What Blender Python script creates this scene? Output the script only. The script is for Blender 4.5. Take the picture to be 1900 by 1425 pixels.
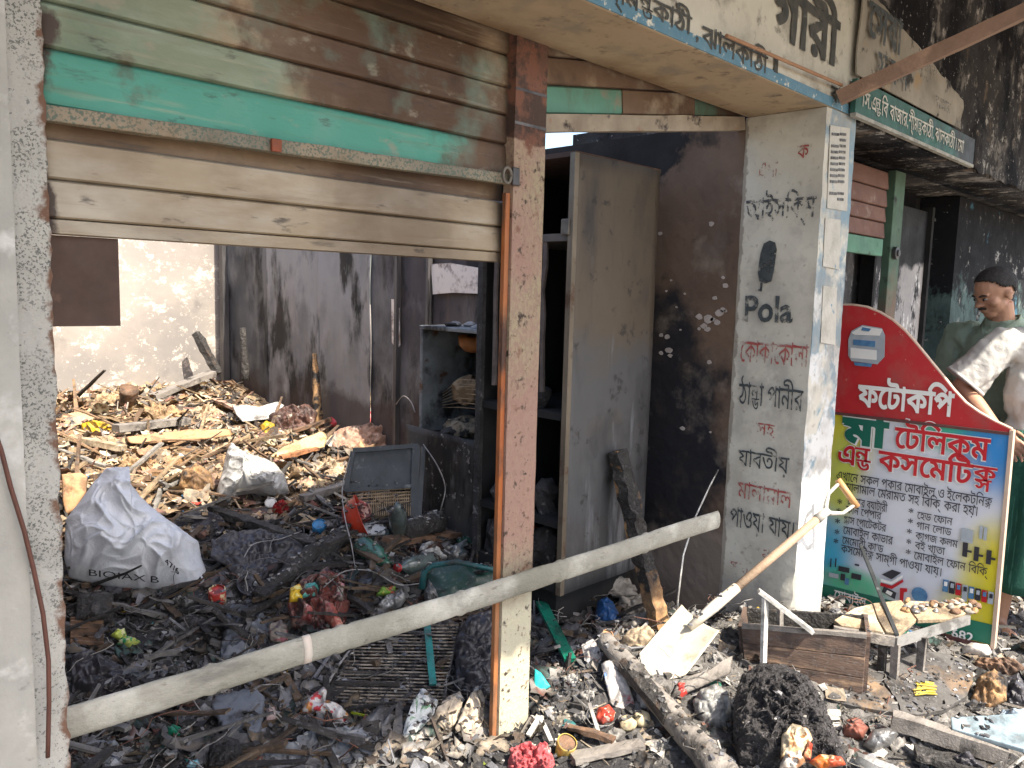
import bpy, bmesh, math, random
from mathutils import Vector, Matrix, noise
from mathutils.bvhtree import BVHTree
from mathutils.geometry import interpolate_bezier, delaunay_2d_cdt
import numpy as np
R = math.radians
random.seed(11)
scene = bpy.context.scene
for o in list(bpy.data.objects): bpy.data.objects.remove(o)

# ---------------------------------------------------------------- camera
FPX, YAW, PITCH, ROLL = 1489.6, R(45.547), R(6.518), R(-1.540)
CAM = Vector((-1.747, -1.678, 1.45))
_fw = Vector((math.sin(YAW)*math.cos(PITCH), math.cos(YAW)*math.cos(PITCH), -math.sin(PITCH)))
_rt = Vector((math.cos(YAW), -math.sin(YAW), 0))
_dn = _fw.cross(_rt)
c_, s_ = math.cos(ROLL), math.sin(ROLL)
CR, CD = c_*_rt + s_*_dn, -s_*_rt + c_*_dn
CF = _fw
cam = bpy.data.cameras.new('camera'); camo = bpy.data.objects.new('camera', cam)
scene.collection.objects.link(camo); scene.camera = camo
m = Matrix.Identity(4)
for i in range(3):
    m[i][0], m[i][1], m[i][2], m[i][3] = CR[i], -CD[i], -CF[i], CAM[i]
camo.matrix_world = m
cam.sensor_width = 36; cam.lens = FPX/1900*36; cam.clip_start = .05; cam.clip_end = 2000

# ---------------------------------------------------------------- light
SUN = Vector((-.05, 1, -1.33)).normalized()          # direction the light travels
w = bpy.data.worlds.new('World'); scene.world = w; w.use_nodes = True
nt = w.node_tree
sky = nt.nodes.new('ShaderNodeTexSky'); sky.sky_type = 'NISHITA'; sky.sun_disc = False
sky.sun_elevation = math.asin(-SUN.z); sky.sun_rotation = math.atan2(-SUN.x, -SUN.y)
sky.air_density = 1.0; sky.dust_density = 3.0; sky.ozone_density = .6
nt.nodes['Background'].inputs[1].default_value = .15
nt.links.new(sky.outputs[0], nt.nodes['Background'].inputs[0])
sl = bpy.data.lights.new('sun', 'SUN'); sl.energy = 3.9; sl.angle = R(.5); sl.color = (1, .91, .77)
so = bpy.data.objects.new('sun', sl); scene.collection.objects.link(so)
so.rotation_euler = SUN.to_track_quat('-Z', 'Y').to_euler(); so.location = (0, -6, 9)
vs = scene.view_settings; vs.view_transform = 'Standard'; vs.look = 'None'; vs.exposure = 1.52; vs.gamma = 1
vs.use_curve_mapping = False
scene.cycles.max_bounces = 8

# ---------------------------------------------------------------- pixel to place
def ray(x, y): return CF + CR*((x-950)/FPX) + CD*((y-712.5)/FPX)
def on(x, y, axis, val):
    d = ray(x, y); return CAM + d*((val-CAM[axis])/d[axis])
def onp(x, y, P, n):
    d = ray(x, y); return CAM + d*((P-CAM).dot(n)/d.dot(n))
def depth(P): return (Vector(P)-CAM).dot(CF)
def N(x, y, z=0): return noise.noise(Vector((x, y, z)))
def lerp(tab, t):
    if t <= tab[0][0]: return tab[0][1]
    for (a, va), (b, vb) in zip(tab, tab[1:]):
        if t <= b:
            k = (t-a)/(b-a); k = k*k*(3-2*k); return va+(vb-va)*k
    return tab[-1][1]
def heap(x, y):
    h = lerp([(-2.2, -.02), (-1.3, .0), (-.7, .03), (-.2, .05), (.3, .06), (.9, .13), (1.3, .24), (1.8, .38), (2.5, .44), (3.4, .52), (4.5, .66)], y)
    if y < .6:
        f = min(1, max(0, (.6-y)/.6))
        h += f*.10*math.exp(-((x-1.25)**2/.35+(y+.35)**2/.18))
        h += f*.10*math.exp(-((x-.6)**2/.12+(y+.05)**2/.1))
        h -= f*.04*min(1, max(0, (-x)/1))
    h += .22*math.exp(-((x-.25)**2/.40+(y-1.0)**2/.18))
    a = .02 if y < .8 else .045
    if y < -.5 : a *= max(.2, 1-(-.5-y))
    h += a*N(x*2.1, y*2.1, 3)+a*.6*N(x*5.3, y*5.3, 7)+a*.35*N(x*13, y*13, 1)
    return h
def G(x, y, dz=0):
    d = ray(x, y); t = .9; prev = t
    while t < 14:
        P = CAM+d*t
        if P.z < heap(P.x, P.y)+dz:
            lo, hi = prev, t
            for _ in range(12):
                mid = (lo+hi)/2; Q = CAM+d*mid
                if Q.z < heap(Q.x, Q.y)+dz: hi = mid
                else: lo = mid
            return CAM+d*hi
        prev = t; t += .03
    return CAM+d*6

# ---------------------------------------------------------------- materials
MAT = {}
DIRT = 0
def mat(name, base, var=None, scale=4, rough=.8, metal=0, bump=.15, bscale=40, stretch=(1, 1, 1), stains=(), attr=None, spec=.4, alpha_noise=None, coords='Object', trans=0, emit=None, bdist=.01, rand=True):
    if name in MAT: return MAT[name]
    mt = bpy.data.materials.new(name); mt.use_nodes = True; MAT[name] = mt
    n = mt.node_tree.nodes; L = mt.node_tree.links; b = n['Principled BSDF']
    tc = n.new('ShaderNodeTexCoord'); vec = tc.outputs[coords]
    if rand:
        oi = n.new('ShaderNodeObjectInfo'); ml = n.new('ShaderNodeMath'); ml.operation = 'MULTIPLY'; ml.inputs[1].default_value = 31
        L.new(oi.outputs['Random'], ml.inputs[0])
        va = n.new('ShaderNodeVectorMath'); va.operation = 'ADD'; L.new(vec, va.inputs[0]); L.new(ml.outputs[0], va.inputs[1]); nvec = va.outputs[0]
    else: nvec = vec
    def nz(sc, st=(1, 1, 1), detail=8, ro=.62, kind='noise', dist=0):
        mp = n.new('ShaderNodeMapping'); mp.inputs['Scale'].default_value = st; L.new(nvec, mp.inputs[0])
        if kind == 'vor':
            t = n.new('ShaderNodeTexVoronoi'); t.inputs['Scale'].default_value = sc; L.new(mp.outputs[0], t.inputs['Vector']); return t.outputs['Distance']
        if kind == 'crack':
            t = n.new('ShaderNodeTexVoronoi'); t.feature = 'DISTANCE_TO_EDGE'; t.inputs['Scale'].default_value = sc; L.new(mp.outputs[0], t.inputs['Vector']); return t.outputs['Distance']
        t = n.new('ShaderNodeTexNoise'); t.inputs['Scale'].default_value = sc; t.inputs['Detail'].default_value = detail
        t.inputs['Roughness'].default_value = ro; t.inputs['Distortion'].default_value = dist; L.new(mp.outputs[0], t.inputs['Vector']); return t.outputs[0]
    def c4(c): return (c[0], c[1], c[2], 1)
    def mix(fac, a, bcol, mode='MIX'):
        mx = n.new('ShaderNodeMix'); mx.data_type = 'RGBA'; mx.blend_type = mode
        if isinstance(fac, float): mx.inputs[0].default_value = fac
        else: L.new(fac, mx.inputs[0])
        for i, v in ((6, a), (7, bcol)):
            if isinstance(v, tuple): mx.inputs[i].default_value = c4(v)
            else: L.new(v, mx.inputs[i])
        return mx.outputs[2]
    def mr(v, a, bb, t0=0., t1=1.):
        r = n.new('ShaderNodeMapRange'); r.inputs[1].default_value = a; r.inputs[2].default_value = bb
        r.inputs[3].default_value = t0; r.inputs[4].default_value = t1; L.new(v, r.inputs[0]); return r.outputs[0]
    def math2(op, a, bb):
        q = n.new('ShaderNodeMath'); q.operation = op
        for i, v in ((0, a), (1, bb)):
            if isinstance(v, (int, float)): q.inputs[i].default_value = v
            else: L.new(v, q.inputs[i])
        return q.outputs[0]
    if var is None: var = tuple(x*.6 for x in base)
    if attr:
        at = n.new('ShaderNodeAttribute'); at.attribute_name = attr
        col = mix(mr(nz(scale, stretch), .3, .75), at.outputs[0], mix(.45, at.outputs[0], var))
    else:
        col = mix(mr(nz(scale, stretch), .3, .7), base, var)
    sep = None
    rfac = None
    for s in stains:
        v = nz(s.get('scale', 3), s.get('stretch', (1, 1, 1)), s.get('detail', 8), s.get('ro', .62), s.get('kind', 'noise'), s.get('dist', 0))
        if 'grad' in s:                      # list of (axis, from, to, amount): shape of the stain in the thing's own space
            if sep is None:
                sep = n.new('ShaderNodeSeparateXYZ'); L.new(vec, sep.inputs[0])
            for ax, a, bb, am in s['grad']:
                g = mr(sep.outputs[ax], a, bb, -am/2, am/2); v = math2('ADD', v, g)
        fac = mr(v, s['lo'], s['hi'], 0, s.get('amt', 1.))
        col = mix(fac, col, s['col'])
    if DIRT:                                 # soot smears and ash dust on everything that lay in the fire
        col = mix(mr(nz(9, (1, 1, 1), 10, .68), .50, .60, 0, DIRT), col, (.022, .020, .020))
        col = mix(mr(nz(70, (1, 1, 1), 5, .6), .56, .66, 0, DIRT*.7), col, (.17, .165, .16))
    L.new(col, b.inputs['Base Color'])
    b.inputs['Roughness'].default_value = rough; b.inputs['Metallic'].default_value = metal
    b.inputs['Specular IOR Level'].default_value = spec
    rr = mr(nz(scale*2.3), .3, .7, max(0, rough-.12), min(1, rough+.1)); L.new(rr, b.inputs['Roughness'])
    if trans: b.inputs['Transmission Weight'].default_value = trans; b.inputs['IOR'].default_value = 1.2
    if emit: b.inputs['Emission Color'].default_value = c4(emit[0]); b.inputs['Emission Strength'].default_value = emit[1]
    if bump:
        bp = n.new('ShaderNodeBump'); bp.inputs['Strength'].default_value = bump; bp.inputs['Distance'].default_value = bdist
        L.new(nz(bscale, stretch, 6), bp.inputs['Height']); L.new(bp.outputs[0], b.inputs['Normal'])
    if alpha_noise:
        sc, lo, hi = alpha_noise
        a = mr(nz(sc, (1, 1, 1), 10, .7), lo, hi); L.new(a, b.inputs['Alpha'])
    return mt

# ---------------------------------------------------------------- meshes
COL = scene.collection
WL = {}
def obj_from(name, verts, faces, material, parent=None, smooth=False, origin=None, cols=None):
    verts = [Vector(v) for v in verts]
    if parent is not None: org = WL[parent.name]
    elif origin is not None: org = Vector(origin)
    else:
        n = len(verts); org = Vector((sum(v.x for v in verts)/n, sum(v.y for v in verts)/n, min(v.z for v in verts)))
    me = bpy.data.meshes.new(name)
    me.from_pydata([v-org for v in verts], [], faces)
    me.materials.append(material)
    if smooth: me.polygons.foreach_set('use_smooth', [True]*len(me.polygons))
    if cols is not None:
        ca = me.color_attributes.new('Col', 'FLOAT_COLOR', 'POINT')
        ca.data.foreach_set('color', [c for v in cols for c in (v[0], v[1], v[2], 1)])
    me.update()
    o = bpy.data.objects.new(name, me); COL.objects.link(o)
    if parent is not None: o.parent = parent
    else: o.location = org
    WL[o.name] = org.copy()
    return o
def tag(o, label=None, cat=None, group=None, kind=None):
    if label: o['label'] = label
    if cat: o['category'] = cat
    if group: o['group'] = group
    if kind: o['kind'] = kind
    return o
def thing(name, label, cat, loc, group=None):
    o = bpy.data.objects.new(name, None); COL.objects.link(o); o.location = loc; o.empty_display_size = .05
    WL[o.name] = Vector(loc); return tag(o, label, cat, group)
class MB:
    def __init__(s): s.v = []; s.f = []
    def add(s, vs, fs):
        k = len(s.v); s.v += [Vector(v) for v in vs]; s.f += [tuple(i+k for i in f) for f in fs]; return s
    def box(s, c, size, rot=None, jit=0, seed=0):
        rnd = random.Random(seed); c = Vector(c); h = Vector(size)/2; vs = []
        for sx in (-1, 1):
            for sy in (-1, 1):
                for sz in (-1, 1):
                    v = Vector((sx*h.x, sy*h.y, sz*h.z))
                    if jit: v += Vector((rnd.uniform(-jit, jit), rnd.uniform(-jit, jit), rnd.uniform(-jit, jit)))
                    if rot is not None: v = rot @ v
                    vs.append(c+v)
        return s.add(vs, [(0, 1, 3, 2), (4, 6, 7, 5), (0, 4, 5, 1), (2, 3, 7, 6), (0, 2, 6, 4), (1, 5, 7, 3)])
    def bb(s, x0, x1, y0, y1, z0, z1): return s.box(((x0+x1)/2, (y0+y1)/2, (z0+z1)/2), (x1-x0, y1-y0, z1-z0))
    def tube(s, pts, r, n=8, cap=True, flat=1, jit=0, up=None):
        pts = [Vector(p) for p in pts]; k = len(pts)
        rs = r if isinstance(r, (list, tuple)) else [r]*k
        t0 = (pts[1]-pts[0]).normalized()
        a = up if up is not None else (Vector((0, 0, 1)) if abs(t0.z) < .9 else Vector((1, 0, 0)))
        a = (a-t0*a.dot(t0)).normalized(); vs = []; fs = []
        for i, p in enumerate(pts):
            t = (pts[min(i+1, k-1)]-pts[max(i-1, 0)]).normalized()
            a = (a-t*a.dot(t)).normalized(); b = t.cross(a)
            for j in range(n):
                an = 2*math.pi*j/n; rr = rs[i]
                if jit: rr *= 1+jit*noise.noise(Vector((p.x*30+math.cos(an), p.y*30+math.sin(an), p.z*30)))
                vs.append(p+a*(math.cos(an)*rr*flat)+b*(math.sin(an)*rr))
        for i in range(k-1):
            for j in range(n):
                fs.append((i*n+j, i*n+(j+1) % n, (i+1)*n+(j+1) % n, (i+1)*n+j))
        if cap: fs.append(tuple(range(n-1, -1, -1))); fs.append(tuple((k-1)*n+j for j in range(n)))
        return s.add(vs, fs)
    def bar(s, A, B, wd, th, up=(0, 0, 1), seg=1, jit=0, twist=0, seed=0, taper=1):
        A = Vector(A); B = Vector(B); t = (B-A).normalized(); u = Vector(up); u = (u-t*u.dot(t)).normalized(); r = t.cross(u)
        if twist: q = Matrix.Rotation(R(twist), 3, t); u = q@u; r = q@r
        vs = []; fs = []
        for i in range(seg+1):
            k = i/seg; p = A+(B-A)*k; f = 1+(taper-1)*k
            for sx, sy in ((-1, -1), (1, -1), (1, 1), (-1, 1)):
                v = p+r*(sx*wd/2*f)+u*(sy*th/2*f)
                if jit: v += Vector((noise.noise(v*23+Vector((seed, 0, 0))), noise.noise(v*23+Vector((0, 9+seed, 0))), noise.noise(v*23+Vector((0, 0, 5+seed)))))*jit
                vs.append(v)
        for i in range(seg):
            for j in range(4): fs.append((i*4+j, i*4+(j+1) % 4, i*4+4+(j+1) % 4, i*4+4+j))
        fs += [(3, 2, 1, 0), tuple(seg*4+j for j in range(4))]
        return s.add(vs, fs)
    def lathe(s, prof, mtx, n=20, cap=True):
        vs = []; fs = []; k = len(prof)
        for r, z in prof:
            for j in range(n):
                a = 2*math.pi*j/n; vs.append(mtx @ Vector((r*math.cos(a), r*math.sin(a), z)))
        for i in range(k-1):
            for j in range(n): fs.append((i*n+j, i*n+(j+1) % n, (i+1)*n+(j+1) % n, (i+1)*n+j))
        if cap: fs.append(tuple(range(n-1, -1, -1))); fs.append(tuple((k-1)*n+j for j in range(n)))
        return s.add(vs, fs)
    def prism(s, poly, d):                    # poly: world points of one face, d: vector
        k = len(poly); poly = [Vector(p) for p in poly]; d = Vector(d)
        return s.add(poly+[p+d for p in poly], [tuple(range(k-1, -1, -1)), tuple(range(k, 2*k))]+[(i, (i+1) % k, k+(i+1) % k, k+i) for i in range(k)])
    def grid(s, fn, nu, nv):
        vs = [fn(i/nu, j/nv) for j in range(nv+1) for i in range(nu+1)]; q = nu+1
        return s.add(vs, [(j*q+i, j*q+i+1, (j+1)*q+i+1, (j+1)*q+i) for j in range(nv) for i in range(nu)])
    def ell(s, c, rad, rot=None, n=16, m_=10):
        vs = []; fs = []; c = Vector(c)
        for i in range(m_+1):
            th = math.pi*i/m_
            for j in range(n):
                a = 2*math.pi*j/n; v = Vector((math.sin(th)*math.cos(a)*rad[0], math.sin(th)*math.sin(a)*rad[1], math.cos(th)*rad[2]))
                if rot is not None: v = rot@v
                vs.append(c+v)
        for i in range(m_):
            for j in range(n): fs.append((i*n+j, (i+1)*n+j, (i+1)*n+(j+1) % n, i*n+(j+1) % n))
        return s.add(vs, fs)
    def build(s, name, material, parent=None, smooth=False, bevel=0, solid=0, sub=0, origin=None):
        o = obj_from(name, s.v, s.f, material, parent, smooth, origin)
        if solid: md = o.modifiers.new('solid', 'SOLIDIFY'); md.thickness = solid; md.offset = 0
        if bevel:
            md = o.modifiers.new('bevel', 'BEVEL'); md.width = bevel; md.segments = 2; md.limit_method = 'ANGLE'; md.angle_limit = R(40)
        if sub: md = o.modifiers.new('sub', 'SUBSURF'); md.levels = sub; md.render_levels = sub
        return o

def resample(poly, n):
    P = [Vector(p) for p in poly]; k = len(P); L = [(P[(i+1) % k]-P[i]).length for i in range(k)]; T = sum(L); out = []
    i = 0; acc = 0
    for j in range(n):
        t = T*j/n
        while acc+L[i] < t: acc += L[i]; i += 1
        out.append(P[i]+(P[(i+1) % k]-P[i])*((t-acc)/L[i]))
    return out
def puff(name, poly, material, label=None, cat=None, base=None, dz=0, P=None, tilt=20, th=.05, back=.3, amp=.01, freq=18, n=56, rings=12, power=.5,
         parent=None, group=None, smooth=True, seed=0, ridge=False, edge=.0, cols=None, ragged=0):
    """a soft or crumpled body: outline seen from the street, own depth in front and behind, creased surface"""
    if P is None:
        if base is None: base = max(poly, key=lambda q: q[1])
        P = G(base[0], base[1], dz)
    nh = Vector((CAM.x-P.x, CAM.y-P.y, 0)).normalized()
    nn = nh*math.cos(R(tilt))+Vector((0, 0, 1))*math.sin(R(tilt))
    W = resample([onp(x, y, P, nn) for x, y in poly], n)
    if ragged:
        cc = sum(W, Vector())/n
        W = [p+(p-cc)*ragged*(N(p.x*40+seed, p.y*40, p.z*40)+.6*N(p.x*110+seed, p.y*110, p.z*110)) for p in W]
    c = sum(W, Vector())/n
    def cr(p):
        q = p*freq+Vector((seed*3.1, seed*1.7, 0))
        if ridge == 3:
            w3 = q+Vector((noise.noise(q*1.1), noise.noise(q*1.1+Vector((7, 0, 0))), noise.noise(q*1.1+Vector((0, 9, 0)))))*.7
            dd = noise.voronoi(w3*.8)[0]; d3 = noise.voronoi(w3*1.9)[0]
            return amp*(.9*math.exp(-(dd[1]-dd[0])*4.5)+.4*math.exp(-(d3[1]-d3[0])*5)-.35+.7*noise.noise(q*.7)+.12*noise.noise(q*4))
        if ridge == 2:
            dd = noise.voronoi(q+Vector((noise.noise(q*1.3), noise.noise(q*1.3+Vector((7, 0, 0))), 0))*.5)[0]; d3 = noise.voronoi(q*2.6)[0]
            return amp*(1.5*(dd[1]-dd[0])+.6*(d3[1]-d3[0])-.9+.5*noise.noise(q*.6))
        if ridge:
            return amp*(1.2-2.2*abs(noise.noise(q))-1.0*abs(noise.noise(q*2.1+Vector((5, 0, 0))))+.4*noise.noise(q*5))
        return amp*(noise.noise(q)+.5*noise.noise(q*2.2)+.3*noise.noise(q*4.7))
    vs = []; fs = []
    for side in (0, 1):
        off = len(vs)
        pts = [(c, 0)]
        for k in range(1, rings+1):
            t = (k/rings)**.8
            if k == rings and side: continue
            for p in W: pts.append((c+(p-c)*t, t))
        for p, t in pts:
            h = max(0, 1-t*t)**power
            if side == 0: vs.append(p+nn*(th*h*(1+.25*noise.noise(p*6+Vector((seed, 0, 0))))+edge+cr(p)*(.35+.65*h)))
            else: vs.append(p-nn*(th*back*h+.001+.3*abs(cr(p))*h))
        def ring(k, j):
            if side and k == rings: return 1+(rings-1)*n+j % n
            return off+1+(k-1)*n+j % n
        for j in range(n):
            a, b2 = ring(1, j), ring(1, j+1); fs.append((off, a, b2) if side == 0 else (off, b2, a))
        for k in range(1, rings):
            for j in range(n):
                q = (ring(k, j), ring(k+1, j), ring(k+1, j+1), ring(k, j+1)); fs.append(q if side == 0 else q[::-1])
    o = obj_from(name, vs, fs, material, parent, smooth)
    if label: tag(o, label, cat, group)
    return o

# ---------------------------------------------------------------- lettering
_tc = {}
def glyphs(s, weight):
    """flat letter shapes; every outer stroke is filled on its own so that overlapping strokes stay solid"""
    key = (s, weight)
    if key in _tc: return _tc[key]
    cu = bpy.data.curves.new('t', 'FONT'); cu.body = s
    o = bpy.data.objects.new('t', cu); COL.objects.link(o); bpy.context.view_layer.update()
    dg = bpy.context.evaluated_depsgraph_get(); cv = o.evaluated_get(dg).to_curve(dg); polys = []
    for spl in cv.splines:
        bp = spl.bezier_points; k = len(bp); pts = []
        for i in range(k):
            p, q = bp[i], bp[(i+1) % k]
            pts += [v.to_2d() for v in interpolate_bezier(p.co, p.handle_right, q.handle_left, q.co, 4)[:-1]]
        out = []
        for v in pts:
            if not out or (v-out[-1]).length > 1e-4: out.append(v)
        if len(out) > 2 and (out[0]-out[-1]).length < 1e-4: out.pop()
        if len(out) > 2: polys.append(out)
    o.to_curve_clear(); bpy.data.objects.remove(o); bpy.data.curves.remove(cu)
    def area(P): return .5*sum(P[i].x*P[(i+1) % len(P)].y-P[(i+1) % len(P)].x*P[i].y for i in range(len(P)))
    if not polys: _tc[key] = ([], []); return _tc[key]
    sg = 1 if area(max(polys, key=lambda P: abs(area(P)))) > 0 else -1
    if weight:
        for n, P in enumerate(polys):
            k = len(P); Q = []
            for i in range(k):
                d1 = (P[i]-P[i-1]).normalized(); d2 = (P[(i+1) % k]-P[i]).normalized(); d = d1+d2
                d = d.normalized() if d.length > .1 else d1
                Q.append(P[i]+Vector((d.y, -d.x))*sg*weight/max(.6, d.dot(d1)))
            polys[n] = Q
    pts = [v for P in polys for v in P]; ed = []; k = 0
    for P in polys: ed += [(k+i, k+(i+1) % len(P)) for i in range(len(P))]; k += len(P)
    ov, _, of = delaunay_2d_cdt(pts, ed, [], 0, 1e-5)[:3]
    A = np.array([pts[e[0]][:] for e in ed]); B = np.array([pts[e[1]][:] for e in ed]); fs = []
    for t in of:
        cx = sum(ov[i].x for i in t)/len(t); cy = sum(ov[i].y for i in t)/len(t)
        up = (A[:, 1] <= cy) & (B[:, 1] > cy); dn = (A[:, 1] > cy) & (B[:, 1] <= cy)
        L_ = (B[:, 0]-A[:, 0])*(cy-A[:, 1])-(cx-A[:, 0])*(B[:, 1]-A[:, 1])
        if int((up & (L_ > 0)).sum())-int((dn & (L_ < 0)).sum()): fs.append(tuple(t))
    _tc[key] = ([(v.x, v.y, 0) for v in ov], fs); return _tc[key]
def layout(text, weight=0):
    """{ab} stacks b under a (a joined pair of letters)"""
    V = []; F = []; x = 0
    def put(s, sx, sy, dx, dy):
        vs, fs = glyphs(s, weight)
        if not vs: return dx
        k = len(V); mn = min(v[0] for v in vs)
        V.extend([((v[0]-mn)*sx+dx, v[1]*sy+dy, v[2]) for v in vs]); F.extend([tuple(i+k for i in f) for f in fs])
        return dx+(max(v[0] for v in vs)-mn)*sx
    for wi, wd in enumerate(text.split(' ')):
        if wi: x += .28
        i = 0
        while i < len(wd):
            if wd[i] == '{':
                j = wd.index('}', i); a, b = wd[i+1], wd[i+2:j]
                x1 = put(a, .9, .68, x, .2); x2 = put(b, .74, .56, x+.08, -.13); x = max(x1, x2)-.01; i = j+1
            else:
                j = wd.find('{', i); j = len(wd) if j < 0 else j
                x = put(wd[i:j], 1, 1, x, 0)-(.01 if j < len(wd) else 0); i = j
    return V, F, x
def letters(name, text, org, right, up, material, parent=None, height=None, width=None, weight=0, lift=.0, slant=0, bow=0, hand=0):
    """height: letter body height in metres (about .62 em); width: overrides horizontal size"""
    V, F, tw = layout(text, weight)
    sy = height/.62; sx = sy if width is None else width/tw
    right = Vector(right); up = Vector(up); nn = right.cross(up); org = Vector(org)
    if hand: V = [(x+hand*noise.noise(Vector((x*2.3, y*2.3, 7)))+hand*.5*noise.noise(Vector((x*7, y*7, 3))), y+hand*noise.noise(Vector((x*2.1, y*2.1, 1)))+hand*.5*noise.noise(Vector((x*7, y*7, 9))), z) for x, y, z in V]
    vs = [org+right*(x*sx+slant*y*sy)+up*(y*sy)+nn*(lift+.00025*z) for x, y, z in V]
    return obj_from(name, vs, F, material, parent)
# ================================================================ setting
mb = MB(); mb.grid(lambda u, v: Vector((-60+120*u, -60+120*v, -.03)), 4, 4)
tag(mb.build('street_ground', mat('street', (.30, .26, .21), (.2, .17, .14), 3, .9, bump=.3, bscale=25, stains=[dict(col=(.1, .09, .08), scale=1.3, lo=.5, hi=.75)])), kind='structure')
mb = MB(); mb.bb(-1.9, 8.5, -.30, 4.9, -.3, -.012)
tag(mb.build('shop_floor', mat('floor_concrete', (.12, .115, .11), (.05, .05, .05), 3, .9)), kind='structure')

# ================================================================ the burnt row of shops
XP = 1.268; YF = -.33; ZS = 2.172
bld = thing('shop_building', 'burnt out white plastered shop building with roof gone and soot stained walls', 'building', (0, 0, 0))
m_pl = mat('left_plaster', (.50, .49, .45), (.34, .335, .31), 5, .9, bump=.5, bscale=14, rand=False, stains=[
    dict(col=(.62, .62, .59), scale=9, lo=.52, hi=.66), dict(col=(.16, .16, .15), scale=30, lo=.64, hi=.74, amt=.6, detail=5), dict(col=(.22, .21, .19), scale=2.2, lo=.52, hi=.8, amt=.6, stretch=(1, 1, .4))])
mb = MB(); mb.bb(-1.85, -1.52, YF, -.034, -.03, ZS-.002); mb.build('pillar', m_pl, bld)
def lf(u, v):
    z = -.03+(ZS+.02)*v; x = -1.80+.46*u
    return Vector((x, -.032+.006*N(x*9, z*7)+.003*N(x*40, z*40), z))
mb = MB(); mb.grid(lf, 20, 80); mb.bb(-1.80, -1.345, -.015, .25, -.03, ZS-.004); mb.build('wall_end', m_pl, bld, smooth=True)
m_mold = mat('mouldy_plaster', (.46, .45, .41), (.33, .325, .30), 8, .9, bump=.6, bscale=30, rand=False, stains=[
    dict(col=(.07, .075, .07), scale=230, lo=.60, hi=.66, detail=2, grad=[(2, .35, .9, .12)], amt=.8), dict(col=(.42, .41, .38), scale=7, lo=.47, hi=.56, amt=.9), dict(col=(.10, .105, .10), scale=90, lo=.63, hi=.68, detail=2, amt=.7), dict(col=(.2, .19, .16), scale=6, lo=.55, hi=.75, amt=.6), dict(col=(.16, .09, .06), scale=20, lo=.5, hi=.62, grad=[(0, -1.30, -1.268, .3)])])
def sf(u, v):
    z = -.03+(ZS+.02)*v; x = -1.350+.080*u+(.006*N(3, z*18)+.005*N(9, z*45))*(u > .9)
    return Vector((x, -.006+.003*N(x*60, z*60)+(.05 if u > .96 else 0), z))
mb = MB(); mb.grid(sf, 14, 140); mb.bb(-1.348, -1.276, .004, .25, -.03, ZS-.004); mb.build('jamb', m_mold, bld, smooth=True)

m_pil = mat('pillar_plaster', (.60, .585, .51), (.46, .44, .38), 4, .88, bump=.35, bscale=22, rand=False, stains=[
    dict(col=(.15, .26, .34), scale=5, lo=.90, hi=1.0, grad=[(1, -.322, -.329, 1.0)], amt=.85),
    dict(col=(.60, .61, .60), scale=7, lo=.98, hi=1.04, grad=[(1, -.322, -.329, 1.0), (2, 2.1, .3, .4)]),
    dict(col=(.24, .205, .16), scale=2.5, lo=.50, hi=.72, amt=.7), dict(col=(.36, .345, .31), scale=6, lo=.5, hi=.62, amt=.7), dict(col=(.28, .25, .21), scale=34, lo=.60, hi=.70, amt=.8),
    dict(col=(.3, .29, .27), scale=7, lo=.5, hi=.66, grad=[(2, .45, .15, .5)], amt=.8), dict(col=(.13, .1, .075), scale=14, lo=.50, hi=.6, grad=[(1, -.03, 0, .5)], amt=.6)])
def pill(name, x0, x1, y0, y1, z0, z1, m_, sub=26):
    mb = MB()
    def wob(p): return p+Vector((.0035*N(p.y*9, p.z*9, 1)+.002*N(p.y*40, p.z*40, 2), .0035*N(p.x*9, p.z*9, 5)+.002*N(p.x*40, p.z*40, 2), 0))
    def edgebite(p):
        if p.z < .5:
            k = max(0, (.5-p.z)/.5); b = k*.05*max(0, N(p.z*14, 2.2)+.35)
            if p.y < y0+.02 and p.x < x0+.02: p = p+Vector((b, b, 0))
        return p
    for a, b in (((x0, y1), (x0, y0)), ((x0, y0), (x1, y0)), ((x1, y0), (x1, y1)), ((x1, y1), (x0, y1))):
        mb.grid(lambda u, v: edgebite(wob(Vector((a[0]+(b[0]-a[0])*u, a[1]+(b[1]-a[1])*u, z0+(z1-z0)*v)))), 10, 70)
    return mb.build(name, m_, bld, smooth=True)
pil = pill('pillar', XP, 1.538, YF, .0, -.03, ZS-.002, m_pil)
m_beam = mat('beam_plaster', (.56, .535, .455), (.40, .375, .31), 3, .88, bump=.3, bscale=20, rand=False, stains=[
    dict(col=(.40, .29, .175), scale=1.6, lo=.18, hi=.40, grad=[(1, -.329, -.322, 1.0)], amt=.8),  # tan tone over the underside, street face left without it
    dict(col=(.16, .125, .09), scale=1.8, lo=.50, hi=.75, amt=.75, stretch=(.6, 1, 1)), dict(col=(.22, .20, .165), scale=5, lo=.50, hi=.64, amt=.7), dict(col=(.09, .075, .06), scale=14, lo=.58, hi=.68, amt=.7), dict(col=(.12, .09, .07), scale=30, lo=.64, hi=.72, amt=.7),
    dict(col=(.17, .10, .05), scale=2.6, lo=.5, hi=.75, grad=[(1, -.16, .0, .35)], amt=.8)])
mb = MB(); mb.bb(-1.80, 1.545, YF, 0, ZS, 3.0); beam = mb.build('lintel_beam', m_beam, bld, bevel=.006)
m_blue = mat('blue_paint', (.07, .17, .24), (.12, .22, .28), 12, .7, stains=[dict(col=(.55, .53, .45), scale=26, lo=.58, hi=.64)], bump=.3)
mb = MB(); mb.bb(-1.80, 1.538, YF-.004, YF-.001, ZS+.001, ZS+.036); mb.build('painted_band', m_blue, beam)
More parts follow.
